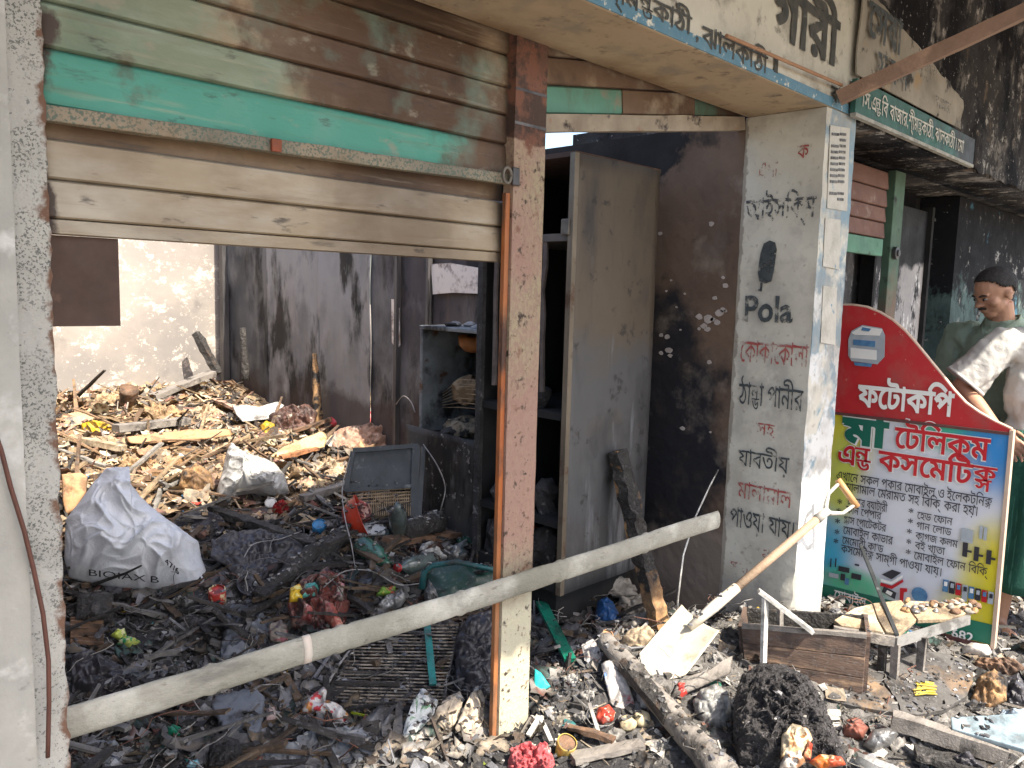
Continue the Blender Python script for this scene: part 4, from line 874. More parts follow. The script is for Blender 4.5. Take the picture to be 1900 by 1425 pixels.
# loose rubble: thousands of bits too small to count
def rubble(name, label, count, region, palette, size, seed, mix=(.45, .35, .2), test=None, lift=.0, only=None, metal=0):
    rnd = random.Random(seed); V = []; F = []; Cc = []
    tot = 0
    while tot < count:
        x = rnd.uniform(region[0], region[1]); y = rnd.uniform(region[2], region[3])
        if test and not test(x, y): tot += .2; continue
        tot += 1
        z = heap(x, y)+lift; s = size[0]+(size[1]-size[0])*rnd.random()**2.6; c = Vector(rnd.choice(palette))*rnd.uniform(.55, 1.3)
        Rm = Matrix.Rotation(rnd.uniform(0, 6.28), 3, 'Z') @ Matrix.Rotation(rnd.gauss(0, .45), 3, 'X') @ Matrix.Rotation(rnd.gauss(0, .45), 3, 'Y')
        t = rnd.random(); k = len(V); O = Vector((x, y, z+s*.12))
        if t < mix[0]:
            hx, hy, hz = s*rnd.uniform(.4, 1), s*rnd.uniform(.35, .8), s*rnd.uniform(.2, .55)
            for sx in (-.5, .5):
                for sy in (-.5, .5):
                    for sz in (-.5, .5):
                        V.append(O+Rm@Vector((sx*hx*rnd.uniform(.5, 1.2), sy*hy*rnd.uniform(.5, 1.2), sz*hz*rnd.uniform(.5, 1.2))))
            F += [tuple(k+i for i in f) for f in ((0, 1, 3, 2), (4, 6, 7, 5), (0, 4, 5, 1), (2, 3, 7, 6), (0, 2, 6, 4), (1, 5, 7, 3))]; nv = 8
        elif t < mix[0]+mix[1]:
            a, b2 = s*rnd.uniform(.7, 1.5), s*rnd.uniform(.5, 1.1); cu = rnd.uniform(-.5, .5)*s
            for j in range(3):
                for i in range(3):
                    u, v = i/2-.5, j/2-.5; V.append(O+Rm@Vector((u*a*rnd.uniform(.75, 1.2), v*b2*rnd.uniform(.75, 1.2), cu*(u*u+.6*u*v)*4*.5+rnd.uniform(-.1, .1)*s)))
            F += [(k+j*3+i, k+j*3+i+1, k+j*3+i+4, k+j*3+i+3) for j in range(2) for i in range(2)]; nv = 9
        else:
            ln, w2 = s*rnd.uniform(1.6, 4), s*rnd.uniform(.08, .22); bend = rnd.uniform(-.15, .15)*ln
            for i in range(3):
                u = i/2-.5
                for sx, sy in ((-1, -1), (1, -1), (1, 1), (-1, 1)): V.append(O+Rm@Vector((u*ln, sx*w2/2+bend*(1-4*u*u)*.5, sy*w2/2*rnd.uniform(.6, 1.2))))
            for i in range(2):
                for j in range(4): F.append((k+i*4+j, k+i*4+(j+1) % 4, k+i*4+4+(j+1) % 4, k+i*4+4+j))
            F += [(k+3, k+2, k+1, k), (k+8, k+9, k+10, k+11)]; nv = 12
        Cc += [c]*nv
    m_ = mat('rubble', (.2, .2, .2), (.05, .045, .04), 45, .9, 0, .5, 90, attr='Col', rand=False, spec=.25)
    o = obj_from(name, V, F, m_, None, False, (0, 0, 0), Cc); tag(o, label, 'rubble', kind='stuff'); return o
PB = [(.50, .36, .21), (.56, .42, .25), (.62, .52, .38), (.55, .42, .27), (.36, .23, .13), (.20, .12, .07), (.36, .31, .26), (.62, .55, .45), (.10, .075, .06), (.24, .21, .19), (.42, .25, .14), (.16, .15, .15), (.34, .25, .17), (.26, .17, .11), (.5, .42, .33), (.40, .22, .17)]
PD = [(.04, .04, .044), (.075, .075, .08), (.13, .13, .145), (.19, .195, .215), (.27, .275, .295), (.05, .047, .045), (.10, .075, .06), (.025, .025, .025), (.36, .36, .36), (.17, .13, .10), (.22, .20, .18)]
PM = [(.24, .235, .225), (.36, .345, .325), (.46, .44, .41), (.09, .085, .08), (.15, .135, .12), (.56, .54, .50), (.28, .22, .16), (.06, .06, .06), (.40, .33, .25), (.3, .29, .28)]
PC = [(.45, .05, .03), (.5, .34, .03), (.04, .22, .14), (.05, .16, .32), (.6, .58, .55), (.05, .35, .36), (.45, .2, .05), (.7, .7, .68), (.3, .38, .05)]
inside = lambda x, y: -1.26 < x < 1.2
rubble('rubble', 'sunlit ochre paper scraps, splinters and rubble heaped at the back', 9000, (-1.26, 1.2, 1.45, 4.55), PB, (.012, .085), 1, (.25, .5, .25))
rubble('rubble', 'black and grey char fragments and ash scattered inside the front of shop', 12000, (-1.26, 1.2, -.05, 1.7), PD, (.006, .055), 2, (.5, .33, .17))
rubble('rubble', 'fine grey ash crumbs strewn over the shop floor', 9000, (-1.1, 1.2, -.05, 1.2), PD, (.004, .016), 6, (.7, .2, .1))
rubble('rubble', 'grey ash and broken bits lying in the sun before the shop', 9000, (-.6, 2.9, -1.3, .55), PM+PD[:4], (.005, .05), 3, (.5, .32, .18), test=lambda x, y: not (1.25 < x < 1.56 and y > -.36))
rubble('rubble', 'crumpled grey and brown burnt scraps lying about the front of shop', 1100, (-1.2, 1.2, .0, 1.7), PD[2:]+[(.3, .24, .17), (.12, .05, .04)], (.02, .085), 8, (.15, .65, .2))
rubble('rubble', 'pale plaster crumbs and scraps in the sunny debris', 1000, (.0, 2.9, -1.2, .4), PM, (.02, .08), 9, (.4, .4, .2), test=lambda x, y: not (1.25 < x < 1.56 and y > -.36))
rubble('rubble', 'small coloured plastic and paper scraps strewn through the ash', 420, (-1.2, 2.6, -1.0, 3.6), PC, (.012, .05), 4, (.1, .75, .15), test=lambda x, y: y < .4 or x < 1.2)

def scraps(label, count, region, palette, size, seed, test=None, amp=.25, burn=.8):
    rnd = random.Random(seed); V = []; F = []; Cc = []; n = 7
    for _ in range(count):
        x = rnd.uniform(region[0], region[1]); y = rnd.uniform(region[2], region[3])
        if test and not test(x, y): continue
        s = size[0]+(size[1]-size[0])*rnd.random()**2; c = Vector(rnd.choice(palette))*rnd.uniform(.6, 1.15); c2 = Vector(rnd.choice(palette))
        Rm = Matrix.Rotation(rnd.uniform(0, 6.28), 3, 'Z') @ Matrix.Rotation(rnd.gauss(0, .35), 3, 'X') @ Matrix.Rotation(rnd.gauss(0, .35), 3, 'Y')
        O = Vector((x, y, heap(x, y)+s*.16)); k = len(V); a, b2 = s*rnd.uniform(.7, 1.3), s*rnd.uniform(.45, .9); sd = rnd.random()*99; roll = rnd.uniform(-1.4, 1.4)
        for j in range(n):
            for i in range(n):
                u, v = i/(n-1)-.5, j/(n-1)-.5; e = max(abs(u), abs(v))*2
                q = Vector((u*3+sd, v*3, sd)); d = noise.voronoi(q*1.3)[0]
                h = amp*s*(1.3*(d[1]-d[0])-.5+.5*noise.noise(q*2))
                edge = 1+.35*noise.noise(Vector((u*9+sd, v*9, 2)))*(e > .9)
                V.append(O+Rm@Vector((u*a*edge, v*b2*edge*(1+.3*noise.noise(q)), h+roll*s*u*u*(.7))))
                w2 = min(1, max(0, (e-.62+.5*noise.noise(q*3))/.3)); cc = c.lerp(c2, 1 if noise.noise(q*1.7) > .15 else 0); Cc.append(cc.lerp(Vector((.03, .026, .024)), w2*burn))
        F += [(k+j*n+i, k+j*n+i+1, k+(j+1)*n+i+1, k+(j+1)*n+i) for j in range(n-1) for i in range(n-1)]
    o = obj_from('burnt_scraps', V, F, MAT['rubble'], None, True, (0, 0, 0), Cc); return tag(o, label, 'scraps', kind='stuff')
PX = PD[1:6]+[(.32, .28, .24), (.2, .08, .06), (.24, .18, .12), (.40, .37, .34), (.05, .10, .09)]
scraps('crumpled burnt wrappers and sheets covering the floor inside', 1500, (-1.2, 1.15, .02, 1.75), PX, (.035, .14), 21)
scraps('crumpled sooty scraps among the debris in the sun', 420, (-.1, 2.6, -1.15, .45), PM+PX[3:], (.03, .11), 22, test=lambda x, y: not (1.22 < x < 1.58 and y > -.38))
scraps('curled paper, card and cloth scraps on the sunlit heap', 520, (-1.2, 1.15, 1.6, 4.5), [(min(.7, a*1.2), min(.62, b*1.18), min(.55, c*1.12)) for a, b, c in PB], (.05, .18), 23, burn=.2)
scraps('pale torn pages strewn by the foot of the post', 60, (-.55, .25, -.15, .28), [(.50, .44, .36), (.42, .35, .27), (.34, .33, .32)], (.04, .12), 24)
# burnt laths and a tangle of scorched thread
def laths(label, count, region, seed, palette, ln=(.12, .45)):
    rnd = random.Random(seed); mb = MB(); Cc = []
    for i in range(count):
        x = rnd.uniform(region[0], region[1]); y = rnd.uniform(region[2], region[3]); a = rnd.uniform(0, 6.28); l = rnd.uniform(*ln); P = Vector((x, y, heap(x, y)+.02)); D = Vector((math.cos(a), math.sin(a), rnd.gauss(.16, .28))).normalized()*l
        if not (-1.22 < P.x+D.x < 1.2) or (P+D).y > 4.5: continue
        k = len(mb.v); mb.bar(P-D*.3, P+D*.7, rnd.uniform(.010, .035), rnd.uniform(.006, .02), seg=5, jit=.008, seed=i, taper=rnd.uniform(.3, 1)); c = Vector(rnd.choice(palette)); Cc += [c*rnd.uniform(.6, 1.2) for _ in range(len(mb.v)-k)]
    o = obj_from('burnt_laths', mb.v, mb.f, MAT['rubble'], None, False, (0, 0, 0), Cc); return tag(o, label, 'laths', kind='stuff')
laths('splintered burnt laths jumbled through the debris inside', 330, (-1.1, 1.1, .2, 1.7), 31, [(.03, .028, .028), (.05, .045, .042), (.12, .08, .05), (.2, .19, .18)])
laths('broken laths and sticks jumbled on the sunlit heap', 170, (-1.1, 1.1, 1.7, 4.3), 32, [(.30, .19, .11), (.42, .30, .18), (.16, .10, .06), (.3, .28, .25), (.05, .045, .04)], (.15, .6))
rnd = random.Random(41); mb = MB(); Cc = []
for i in range(230):
    x, y = (rnd.uniform(-1.0, 1.1), rnd.uniform(.15, 1.5)) if i % 3 else (rnd.uniform(.2, 1.9), rnd.uniform(-.9, .2)); p = Vector((x, y, heap(x, y)+.03)); d = Vector((rnd.gauss(0, 1), rnd.gauss(0, 1), .3)).normalized(); pts = [p]
    for k in range(9):
        d = (d+Vector((rnd.gauss(0, .5), rnd.gauss(0, .5), rnd.gauss(0, .4)))).normalized(); p = p+d*.03; p.z = max(p.z, heap(p.x, p.y)+.008); p.z = min(p.z, heap(p.x, p.y)+.09); pts.append(p.copy())
    k0 = len(mb.v); mb.tube(pts, rnd.uniform(.0009, .0022), 4); c = Vector(rnd.choice([(.3, .29, .28), (.04, .04, .04), (.16, .15, .14), (.22, .10, .07), (.4, .38, .34)])); Cc += [c]*(len(mb.v)-k0)
o = obj_from('burnt_threads', mb.v, mb.f, MAT['rubble'], None, True, (0, 0, 0), Cc); tag(o, 'tangled scorched threads and wires over the debris', 'threads', kind='stuff')
# ---------------------------------------------------------------- kit for single finds
m_charw = mat('charred_wood', (.02, .019, .019), (.06, .055, .05), 9, .75, 0, 1.0, 28, (1, 1, 1), [dict(col=(.22, .20, .185), scale=18, lo=.60, hi=.68, amt=.75), dict(col=(.16, .08, .04), scale=5, lo=.60, hi=.72, amt=.7)], bdist=.03)
m_half = mat('half_burnt_wood', (.40, .24, .11), (.20, .11, .055), 10, .8, 0, .5, 40, (3, 3, .6), [dict(col=(.02, .018, .018), scale=7, lo=.50, hi=.58), dict(col=(.55, .38, .2), scale=12, lo=.6, hi=.7)])
m_grayw = mat('grey_wood', (.27, .245, .22), (.16, .145, .13), 8, .85, 0, .5, 40, (1, 4, 4), [dict(col=(.05, .045, .04), scale=9, lo=.58, hi=.68), dict(col=(.38, .34, .29), scale=12, lo=.6, hi=.72)])
m_brownw = mat('brown_wood', (.24, .14, .085), (.13, .075, .045), 8, .8, 0, .5, 40, (1, 4, 4), [dict(col=(.03, .025, .02), scale=6, lo=.56, hi=.68)])
m_palew = mat('pale_wood', (.42, .33, .215), (.27, .195, .12), 9, .8, 0, .6, 40, (1, 4, 1), [dict(col=(.07, .05, .035), scale=5, lo=.54, hi=.64, amt=.8), dict(col=(.2, .12, .07), scale=8, lo=.6, hi=.7), dict(col=(.66, .58, .44), scale=4, lo=.52, hi=.7)])
m_card = mat('cardboard', (.48, .28, .15), (.36, .2, .10), 5, .9, 0, .2, 40, stains=[dict(col=(.12, .07, .04), scale=5, lo=.6, hi=.72)])
_d, DIRT = DIRT, .12
m_sack = mat('white_sack', (.66, .67, .69), (.52, .535, .56), 4, .55, 0, .35, 120, stains=[dict(col=(.28, .27, .26), scale=3, lo=.60, hi=.8, amt=.6), dict(col=(.25, .24, .22), scale=5, lo=.5, hi=.62, grad=[(2, .10, .0, .4)], amt=.5)]); DIRT = _d
m_poly = mat('thin_polythene', (.52, .52, .51), (.42, .41, .39), 5, .35, 0, .3, 40, stains=[dict(col=(.35, .3, .22), scale=6, lo=.6, hi=.75)])
m_conc = mat('grey_slab', (.15, .165, .195), (.105, .115, .135), 6, .85, 0, .35, 30, stains=[dict(col=(.045, .045, .05), scale=9, lo=.56, hi=.68), dict(col=(.25, .26, .28), scale=22, lo=.62, hi=.7)])
m_stone = mat('pale_stone', (.36, .335, .29), (.23, .21, .185), 6, .9, 0, .6, 22, stains=[dict(col=(.08, .07, .06), scale=7, lo=.56, hi=.68)])
m_blkp = mat('black_plastic', (.022, .021, .024), (.05, .047, .055), 6, .38, 0, .4, 30, stains=[dict(col=(.18, .17, .18), scale=12, lo=.62, hi=.7, amt=.7)])
m_greyp = mat('grey_sheeting', (.19, .205, .23), (.10, .11, .125), 5, .5, 0, .4, 30, stains=[dict(col=(.33, .35, .38), scale=9, lo=.58, hi=.7)])
m_foil = mat('foil', (.40, .40, .40), (.14, .135, .13), 14, .35, .5, .6, 40, stains=[dict(col=(.04, .035, .03), scale=11, lo=.55, hi=.66)])
m_glass = mat('bottle_smoked', (.06, .085, .08), (.12, .14, .135), 7, .18, 0, .15, 20, spec=.6, stains=[dict(col=(.25, .26, .25), scale=10, lo=.6, hi=.7, amt=.6)])
m_gglass = mat('bottle_green', (.02, .09, .055), (.05, .12, .09), 7, .2, 0, .15, 20, spec=.6, stains=[dict(col=(.2, .22, .2), scale=10, lo=.6, hi=.7, amt=.6)])
m_fibre = mat('charred_fibre', (.022, .02, .022), (.075, .07, .072), 30, .8, 0, 1, 60, stains=[dict(col=(.26, .24, .24), scale=40, lo=.60, hi=.68, amt=.8)], bdist=.03)
m_enam = mat('white_enamel', (.55, .55, .53), (.42, .41, .39), 6, .4, 0, .1, stains=[dict(col=(.15, .13, .11), scale=9, lo=.6, hi=.7)])
def plas(nm, c, rough=.45, burn=.6): return mat('plastic_'+nm, c, tuple(x*.6 for x in c), 8, rough, 0, .25, 30, stains=[dict(col=(.03, .028, .028), scale=9, lo=burn, hi=burn+.08, amt=.8)])
def printed(nm, c, c2, c3): return mat('printed_'+nm, c, c, 9, .4, 0, .3, 30, stains=[dict(col=c2, scale=22, lo=.5, hi=.53, detail=2), dict(col=c3, scale=30, lo=.56, hi=.58, detail=2), dict(col=(.06, .05, .045), scale=12, lo=.62, hi=.7, amt=.8)])
def stick(A, B, w2, t2, m_, label, cat='stick', name='stick', seg=10, jit=.008, taper=1, twist=0):
    mb = MB(); mb.bar(A, B, w2, t2, seg=seg, jit=jit, taper=taper, twist=twist, seed=len(COL.objects) % 97)
    o = mb.build(name, m_); return tag(o, label, cat)
def pole(pts, rs, m_, label, cat='pole', name='pole', n=12, jit=.25):
    P_ = []; r2 = []; k = 6
    for i in range(len(pts)-1):
        for j in range(k): P_.append(pts[i]+(pts[i+1]-pts[i])*(j/k)); r2.append(rs[i]+(rs[i+1]-rs[i])*(j/k))
    P_.append(pts[-1]); r2.append(rs[-1]); mb = MB(); mb.tube(P_, r2, n, jit=jit); return tag(mb.build(name, m_, smooth=True), label, cat)
def slab(poly, m_, label, cat, name, base, tilt=90, dz=0, th=.03, z=None, bevel=.004, parent=None, back=True):
    P = G(base[0], base[1], dz)
    nh = Vector((CAM.x-P.x, CAM.y-P.y, 0)).normalized(); nn = nh*math.cos(R(tilt))+Vector((0, 0, 1))*math.sin(R(tilt))
    mb = MB(); mb.prism([onp(x, y, P, nn) for x, y in poly], -nn*th); o = mb.build(name, m_, parent, bevel=bevel)
    return tag(o, label, cat) if label else o
def frame_from(A, B):
    z = (B-A).normalized(); x = z.orthogonal().normalized(); y = z.cross(x)
    m4 = Matrix.Identity(4)
    for i in range(3): m4[i][0], m4[i][1], m4[i][2], m4[i][3] = x[i], y[i], z[i], A[i]
    return m4
def bottle(a, b2, r, m_, label, cap=None, dza=None, dzb=None, crush=.004):
    A = G(a[0], a[1], r if dza is None else dza); B = G(b2[0], b2[1], r if dzb is None else dzb); Lg = (B-A).length; m4 = frame_from(A, B)
    root = thing('plastic_bottle', label, 'bottle', (A.x, A.y, min(A.z, B.z)-r))
    pr = [(r*.75, 0), (r*.96, Lg*.03), (r, Lg*.08), (r*.97, Lg*.3), (r, Lg*.35), (r*.96, Lg*.4), (r, Lg*.55), (r*.97, Lg*.68), (r*.75, Lg*.8), (r*.42, Lg*.9), (r*.34, Lg*.93), (r*.34, Lg)]
    mb = MB(); mb.lathe(pr, m4, 18); mb.v = [v+Vector((N(v.x*22, v.y*22, v.z*22), N(v.y*22, v.z*22, 5), N(v.z*22, v.x*22, 8)))*crush*2 for v in mb.v]; mb.build('bottle_body', m_, root, smooth=True)
    if cap: mb = MB(); mb.lathe([(r*.42, Lg*.95), (r*.44, Lg*.96), (r*.44, Lg*1.06), (r*.3, Lg*1.07)], m4, 14); mb.build('cap', cap, root)
    return root
def can(P, r, h, m_, label, axis=(0, 0, 1), cat='can', lidm=None, dent=.003, taper=1):
    A = Vector(P); B = A+Vector(axis).normalized()*h; m4 = frame_from(A, B); root = thing('tin_can' if cat == 'can' else cat, label, cat, A)
    mb = MB(); mb.lathe([(r*.93, 0), (r, h*.05), (r*taper, h*.95), (r*taper*.94, h), (r*taper*.9, h*.97)], m4, 20, cap=False); mb.v = [v+Vector((N(v.x*30, v.y*30), N(v.y*30, v.z*30), N(v.z*30, v.x*30)))*dent for v in mb.v]; mb.build('can_wall', m_, root, smooth=True, solid=.0015)
    mb = MB(); mb.lathe([(.001, h*.9), (r*taper*.92, h*.9)], m4, 20, cap=False); mb.build('can_lid', lidm or m_, root)
    mb = MB(); mb.lathe([(.001, h*.02), (r*.93, h*.02)], m4, 20, cap=False); mb.build('can_base', m_, root)
    return root
def bowl(P, axis, r, h, m_, label, name='bowl', cat='bowl', warp=.006, deep=.6):
    A = Vector(P); m4 = frame_from(A, A+Vector(axis)); pr = [(.002, 0), (r*.4, .004), (r*.6, h*.12), (r*.85, h*.5), (r*.97, h*.9), (r, h), (r*1.05, h*1.02), (r*1.05, h*.97)]
    mb = MB(); mb.lathe(pr, m4, 28, cap=False); mb.v = [v+Vector((N(v.x*9, v.y*9), N(v.y*9, v.z*9, 4), N(v.z*9, v.x*9, 7)))*warp*2 for v in mb.v]
    return tag(mb.build(name, m_, smooth=True, solid=.003), label, cat)
def nz(*p): return puff(*p)

# ---------------------------------------------------------------- back of the shop, in the sun
stick(on(364, 617, 1, 4.42), on(404, 694, 1, 4.25), .055, .05, m_charw, 'short charred stick leaning on the pale back wall', jit=.012)
stick(G(283, 737, .03), on(394, 692, 1, 4.2), .10, .035, m_grayw, 'grey burnt plank sloping up to the foot of the back wall', 'plank', 'plank')
pole([G(236, 748, .02), on(240, 722, 1, 3.9)], [.05, .06], m_brownw, 'stubby brown log end lying before the back wall', 'log', 'log_stub')
pole([on(456, 706, 0, 1.13), on(450, 608, 0, 1.13)], [.03, .022], m_charw, 'black charred stake with pale tip in the far corner', 'stake', 'stake')
P = G(592, 800); pole([P, onp(588, 730, P, CF), onp(583, 656, P, CF)], [.032, .03, .016], m_half, 'tall half burnt stake with peeling bark standing in the heap', 'stake', 'stake', jit=.6)
P = G(655, 775); pole([P, onp(656, 715, P, CF), onp(654, 655, P, CF)], [.02, .026, .008], m_half, 'thin half burnt stake by the sheet wall right of a taller one', 'stake', 'stake', jit=.6)
P = G(548, 745); pole([P, onp(545, 690, P, CF)], [.016, .01], m_charw, 'small black stake stub left of the tallest stake', 'stake', 'stake')
puff('white_board', [(430, 752), (452, 751), (480, 756), (505, 748), (516, 745), (528, 752), (515, 768), (495, 778), (450, 783), (438, 770)], m_enam, 'bright white bent board on the sunlit heap', 'board', tilt=62, th=.012, amp=.006, dz=.04)
puff('melted_basin', [(498, 770), (530, 752), (575, 750), (590, 765), (582, 790), (540, 802), (505, 795)], mat('melted_brown', (.13, .06, .045), (.05, .03, .025), 8, .6, 0, .8, 25, stains=[dict(col=(.4, .36, .3), scale=14, lo=.6, hi=.68)]), 'melted dark brown basin beside the white board', 'basin', tilt=45, th=.06, amp=.06, ridge=2, freq=13, dz=.02, n=80, rings=22)
stick(G(214, 795, .06), G(347, 780, .06), .085, .04, m_grayw, 'flat grey plank lying on the heap near the left jamb', 'plank', 'plank', jit=.006)
P = G(330, 800); mb = MB(); mb.box(P+Vector((0, 0, .03)), (.05, .06, .09), Matrix.Rotation(.5, 3, 'Z'), .012, 3); tag(mb.build('wood_block', m_charw), 'small dark wood block under the end of the grey plank', 'block')
puff('yellow_sheet', [(150, 790), (180, 783), (212, 788), (216, 800), (185, 808), (155, 804)], plas('yellow', (.70, .42, .02), .5, .7), 'crumpled bright yellow plastic sheet on the heap at left', 'sheet', tilt=60, th=.03, amp=.015, ridge=True)
puff('yellow_scrap', [(482, 792), (494, 782), (510, 790), (508, 804), (492, 806)], plas('yellow', (.70, .42, .02)), 'small yellow plastic scrap under the white board', 'scrap', tilt=55, th=.025, amp=.012, ridge=True)
puff('cardboard_sheet', [(232, 812), (300, 803), (372, 797), (428, 796), (432, 808), (380, 815), (330, 819), (262, 824), (238, 822)], m_card, 'long torn tan cardboard sheet across the middle of the heap', 'cardboard', tilt=66, th=.02, amp=.012, freq=9, dz=.03)
puff('cardboard_sheet', [(114, 880), (150, 876), (163, 884), (160, 915), (140, 945), (122, 958), (116, 930)], m_card, 'orange cardboard piece behind the big white sack by left jamb', 'cardboard', tilt=35, th=.02, amp=.01, dz=.02)
puff('pale_board', [(500, 848), (520, 832), (560, 815), (598, 800), (608, 812), (602, 830), (570, 838), (530, 850)], mat('pale_yellow_board', (.62, .47, .24), (.5, .36, .18), 5, .8), 'pale yellow board lying aslant on the heap', 'board', tilt=62, th=.015, amp=.008, dz=.04)
stick(G(520, 848, .07), G(590, 832, .07), .03, .02, mat('orange_lath', (.45, .2, .09), (.3, .13, .06), 9), 'thin orange lath on the pale yellow board', 'lath', 'lath')
rs_ = puff('red_sack', [(610, 792), (612, 768), (632, 758), (668, 760), (700, 768), (716, 780), (700, 792), (655, 796)], mat('red_sack', (.50, .05, .06), (.38, .04, .05), 6, .5, stains=[dict(col=(.6, .45, .38), scale=7, lo=.56, hi=.64)]), 'red printed plastic sack lying on the heap before the sheet wall', 'sack', tilt=42, th=.06, amp=.015, dz=.02)
puff('brown_sack', [(614, 838), (618, 800), (650, 788), (705, 785), (742, 795), (765, 815), (760, 832), (700, 836)], mat('brown_sack', (.40, .25, .18), (.28, .17, .12), 9, .9, 0, .7, 35, stains=[dict(col=(.5, .38, .3), scale=12, lo=.55, hi=.66)]), 'crumpled pinkish brown sack below the red sack', 'sack', tilt=48, th=.06, amp=.06, ridge=2, freq=12, dz=.01, n=80, rings=22)
slab([(733, 752), (742, 712), (762, 690), (776, 700), (774, 760)], MAT['rust_brown'], 'rusty brown metal sheet leaning in the corner by the fridge', 'metal sheet', 'metal_sheet', (752, 762), 12, 0, .006)
puff('blue_plastic', [(110, 724), (114, 690), (122, 672), (132, 690), (134, 722)], plas('pale_blue', (.45, .55, .66), .4, .75), 'pale blue crumpled plastic by the left jamb on the heap', 'plastic', tilt=25, th=.04, amp=.02)
pole([G(170, 836, .03), G(205, 822, .05), G(246, 838, .03)], [.010, .009, .005], m_brownw, 'thin crooked twig on the sunlit heap', 'twig', 'twig', jit=.3)
stick(G(400, 742, .05), G(462, 768, .05), .05, .02, mat('pink_board', (.48, .32, .25), (.4, .25, .18), 8), 'pinkish narrow board sloping beside the white board', 'board', 'board')
stick(G(128, 812, .05), G(230, 832, .05), .05, .03, m_palew, 'pale short board lying low on the heap at left', 'board', 'board')
stick(G(545, 800, .06), G(700, 750, .08), .03, .02, m_brownw, 'thin brown lath behind the red sack', 'lath', 'lath')
stick(G(290, 880, .03), G(335, 850, .05), .05, .02, m_half, 'half burnt board behind the white sack', 'board', 'board')
stick(G(362, 870, .03), G(400, 905, .03), .06, .03, m_brownw, 'dark brown board end left of the polythene bag', 'board', 'board')
stick(G(560, 925, .05), G(660, 895, .06), .06, .03, m_grayw, 'grey plank end behind the red bowl', 'plank', 'plank')
puff('wood_cluster', [(330, 905), (338, 872), (365, 862), (392, 880), (398, 912), (360, 918)], m_half, 'broken half burnt box pieces beside the polythene bag', 'box', tilt=40, th=.06, amp=.03, ridge=True, freq=20)
for i, (x, y, s, lb) in enumerate([(200, 742, 30, 'tan crumpled paper heap below the pale back wall left'), (300, 765, 34, 'ochre crumpled paper lump left of the pinkish board'), (380, 765, 26, 'beige crumpled paper lump above the cardboard'), (700, 740, 28, 'pale paper lump against the sheet wall beside thin stake'), (440, 845, 30, 'ochre paper wad above the polythene bag'), (610, 870, 32, 'yellow straw paper wad left of the black frame'), (560, 880, 26, 'small tan paper wad left of the grey plank end'), (250, 862, 30, 'tan paper wad behind the white sack top')]):
    puff('paper_wad', [(x+s*math.cos(a*.628)*(.8+.4*random.random()), y+s*.5*math.sin(a*.628)*(.8+.4*random.random())) for a in range(10)], mat('paper_wad_%d' % (i % 3), [(.50, .38, .24), (.42, .29, .16), (.58, .49, .36)][i % 3], (.28, .18, .10), 14, .9, 0, .7, 30), lb, 'paper', tilt=50, th=.04, amp=.05, ridge=2, freq=18, seed=i, ragged=.5, n=72, rings=20)

# ---------------------------------------------------------------- the sacks
sk = puff('white_sack', [(198, 868), (212, 866), (240, 868), (243, 900), (262, 925), (283, 945), (315, 968), (345, 990), (368, 1006), (374, 1035), (386, 1070), (384, 1092), (350, 1104), (300, 1100), (235, 1092), (160, 1082), (128, 1072), (120, 1040), (121, 965), (150, 930), (176, 893)], m_sack, 'big crumpled white plastic sack lying just inside the left jamb', 'sack', tilt=32, th=.17, back=.6, amp=.042, freq=7, ridge=3, n=220, rings=64, power=.7, base=(250, 1094), dz=.01)
sv_ = [sk.matrix_world @ v.co+sk.location for v in sk.data.vertices]
bvh = BVHTree.FromPolygons(sv_, [tuple(p.vertices) for p in sk.data.polygons])
V, F, tw = layout('BIOIAX B', .0)
vs2 = []
for x, y, _ in V:
    px, py = 165+x/tw*130, 1074+x/tw*14-y*17-6
    h = bvh.ray_cast(CAM, ray(px, py).normalized()); vs2.append((h[0] if h[0] else onp(px, py, G(250, 1094), CF))-ray(px, py).normalized()*.003)
k_sack = mat('sack_ink', (.02, .02, .025), (.05, .05, .05), 30, bump=0)
obj_from('lettering', vs2, F, k_sack, sk)
V, F, tw = layout('47/6', .015); vs2 = []
for x, y, _ in V:
    px, py = 306+x/tw*26, 1045+x/tw*22-y*16
    h = bvh.ray_cast(CAM, ray(px, py).normalized()); vs2.append((h[0] if h[0] else onp(px, py, G(250, 1094), CF))-ray(px, py).normalized()*.003)
obj_from('lettering', vs2, F, k_sack, sk)
puff('polythene_bag', [(428, 826), (440, 838), (462, 846), (490, 856), (515, 868), (530, 885), (537, 915), (522, 925), (500, 922), (470, 914), (440, 918), (425, 935), (402, 938), (402, 915), (412, 880), (418, 850)], m_poly, 'knotted white polythene bag with tins below it on the heap', 'bag', tilt=35, th=.14, back=.5, amp=.035, freq=11, ridge=3, n=140, rings=40, base=(470, 935))
can(G(450, 925, .01), .030, .04, mat('tin_brass', (.50, .40, .2), (.3, .22, .1), 12, .35, .6), 'brassy open tin beneath the polythene bag', (-.5, -.6, .5), lidm=MAT['melted_brown'])
can(G(503, 940, .01), .028, .04, m_enam, 'pale round tin at right foot of the polythene bag', (-.4, -.6, .7))
bowl(G(368, 990, .0), (-.25, -.35, 1), .105, .035, m_blkp, 'black shallow frying pan beside the white sack', 'frying_pan', 'pan', .003)
puff('red_net', [(502, 952), (508, 938), (525, 932), (541, 942), (538, 956), (515, 960)], plas('red', (.42, .02, .02), .6, .62), 'small red net bundle right of the polythene bag', 'net', tilt=40, th=.05, amp=.03, freq=40, ridge=True)
stick(G(392, 945, .05), G(585, 1012, .05), .05, .035, m_charw, 'long charred plank running from the polythene bag to the mesh log', 'plank', 'plank', jit=.012, seg=20)
pole([G(640, 992, .05), G(560, 1045, .04), G(478, 1112, .03)], [.035, .045, .03], m_charw, 'long scaly charred log pointing towards the wire rack', 'log', 'log', 14, .5)
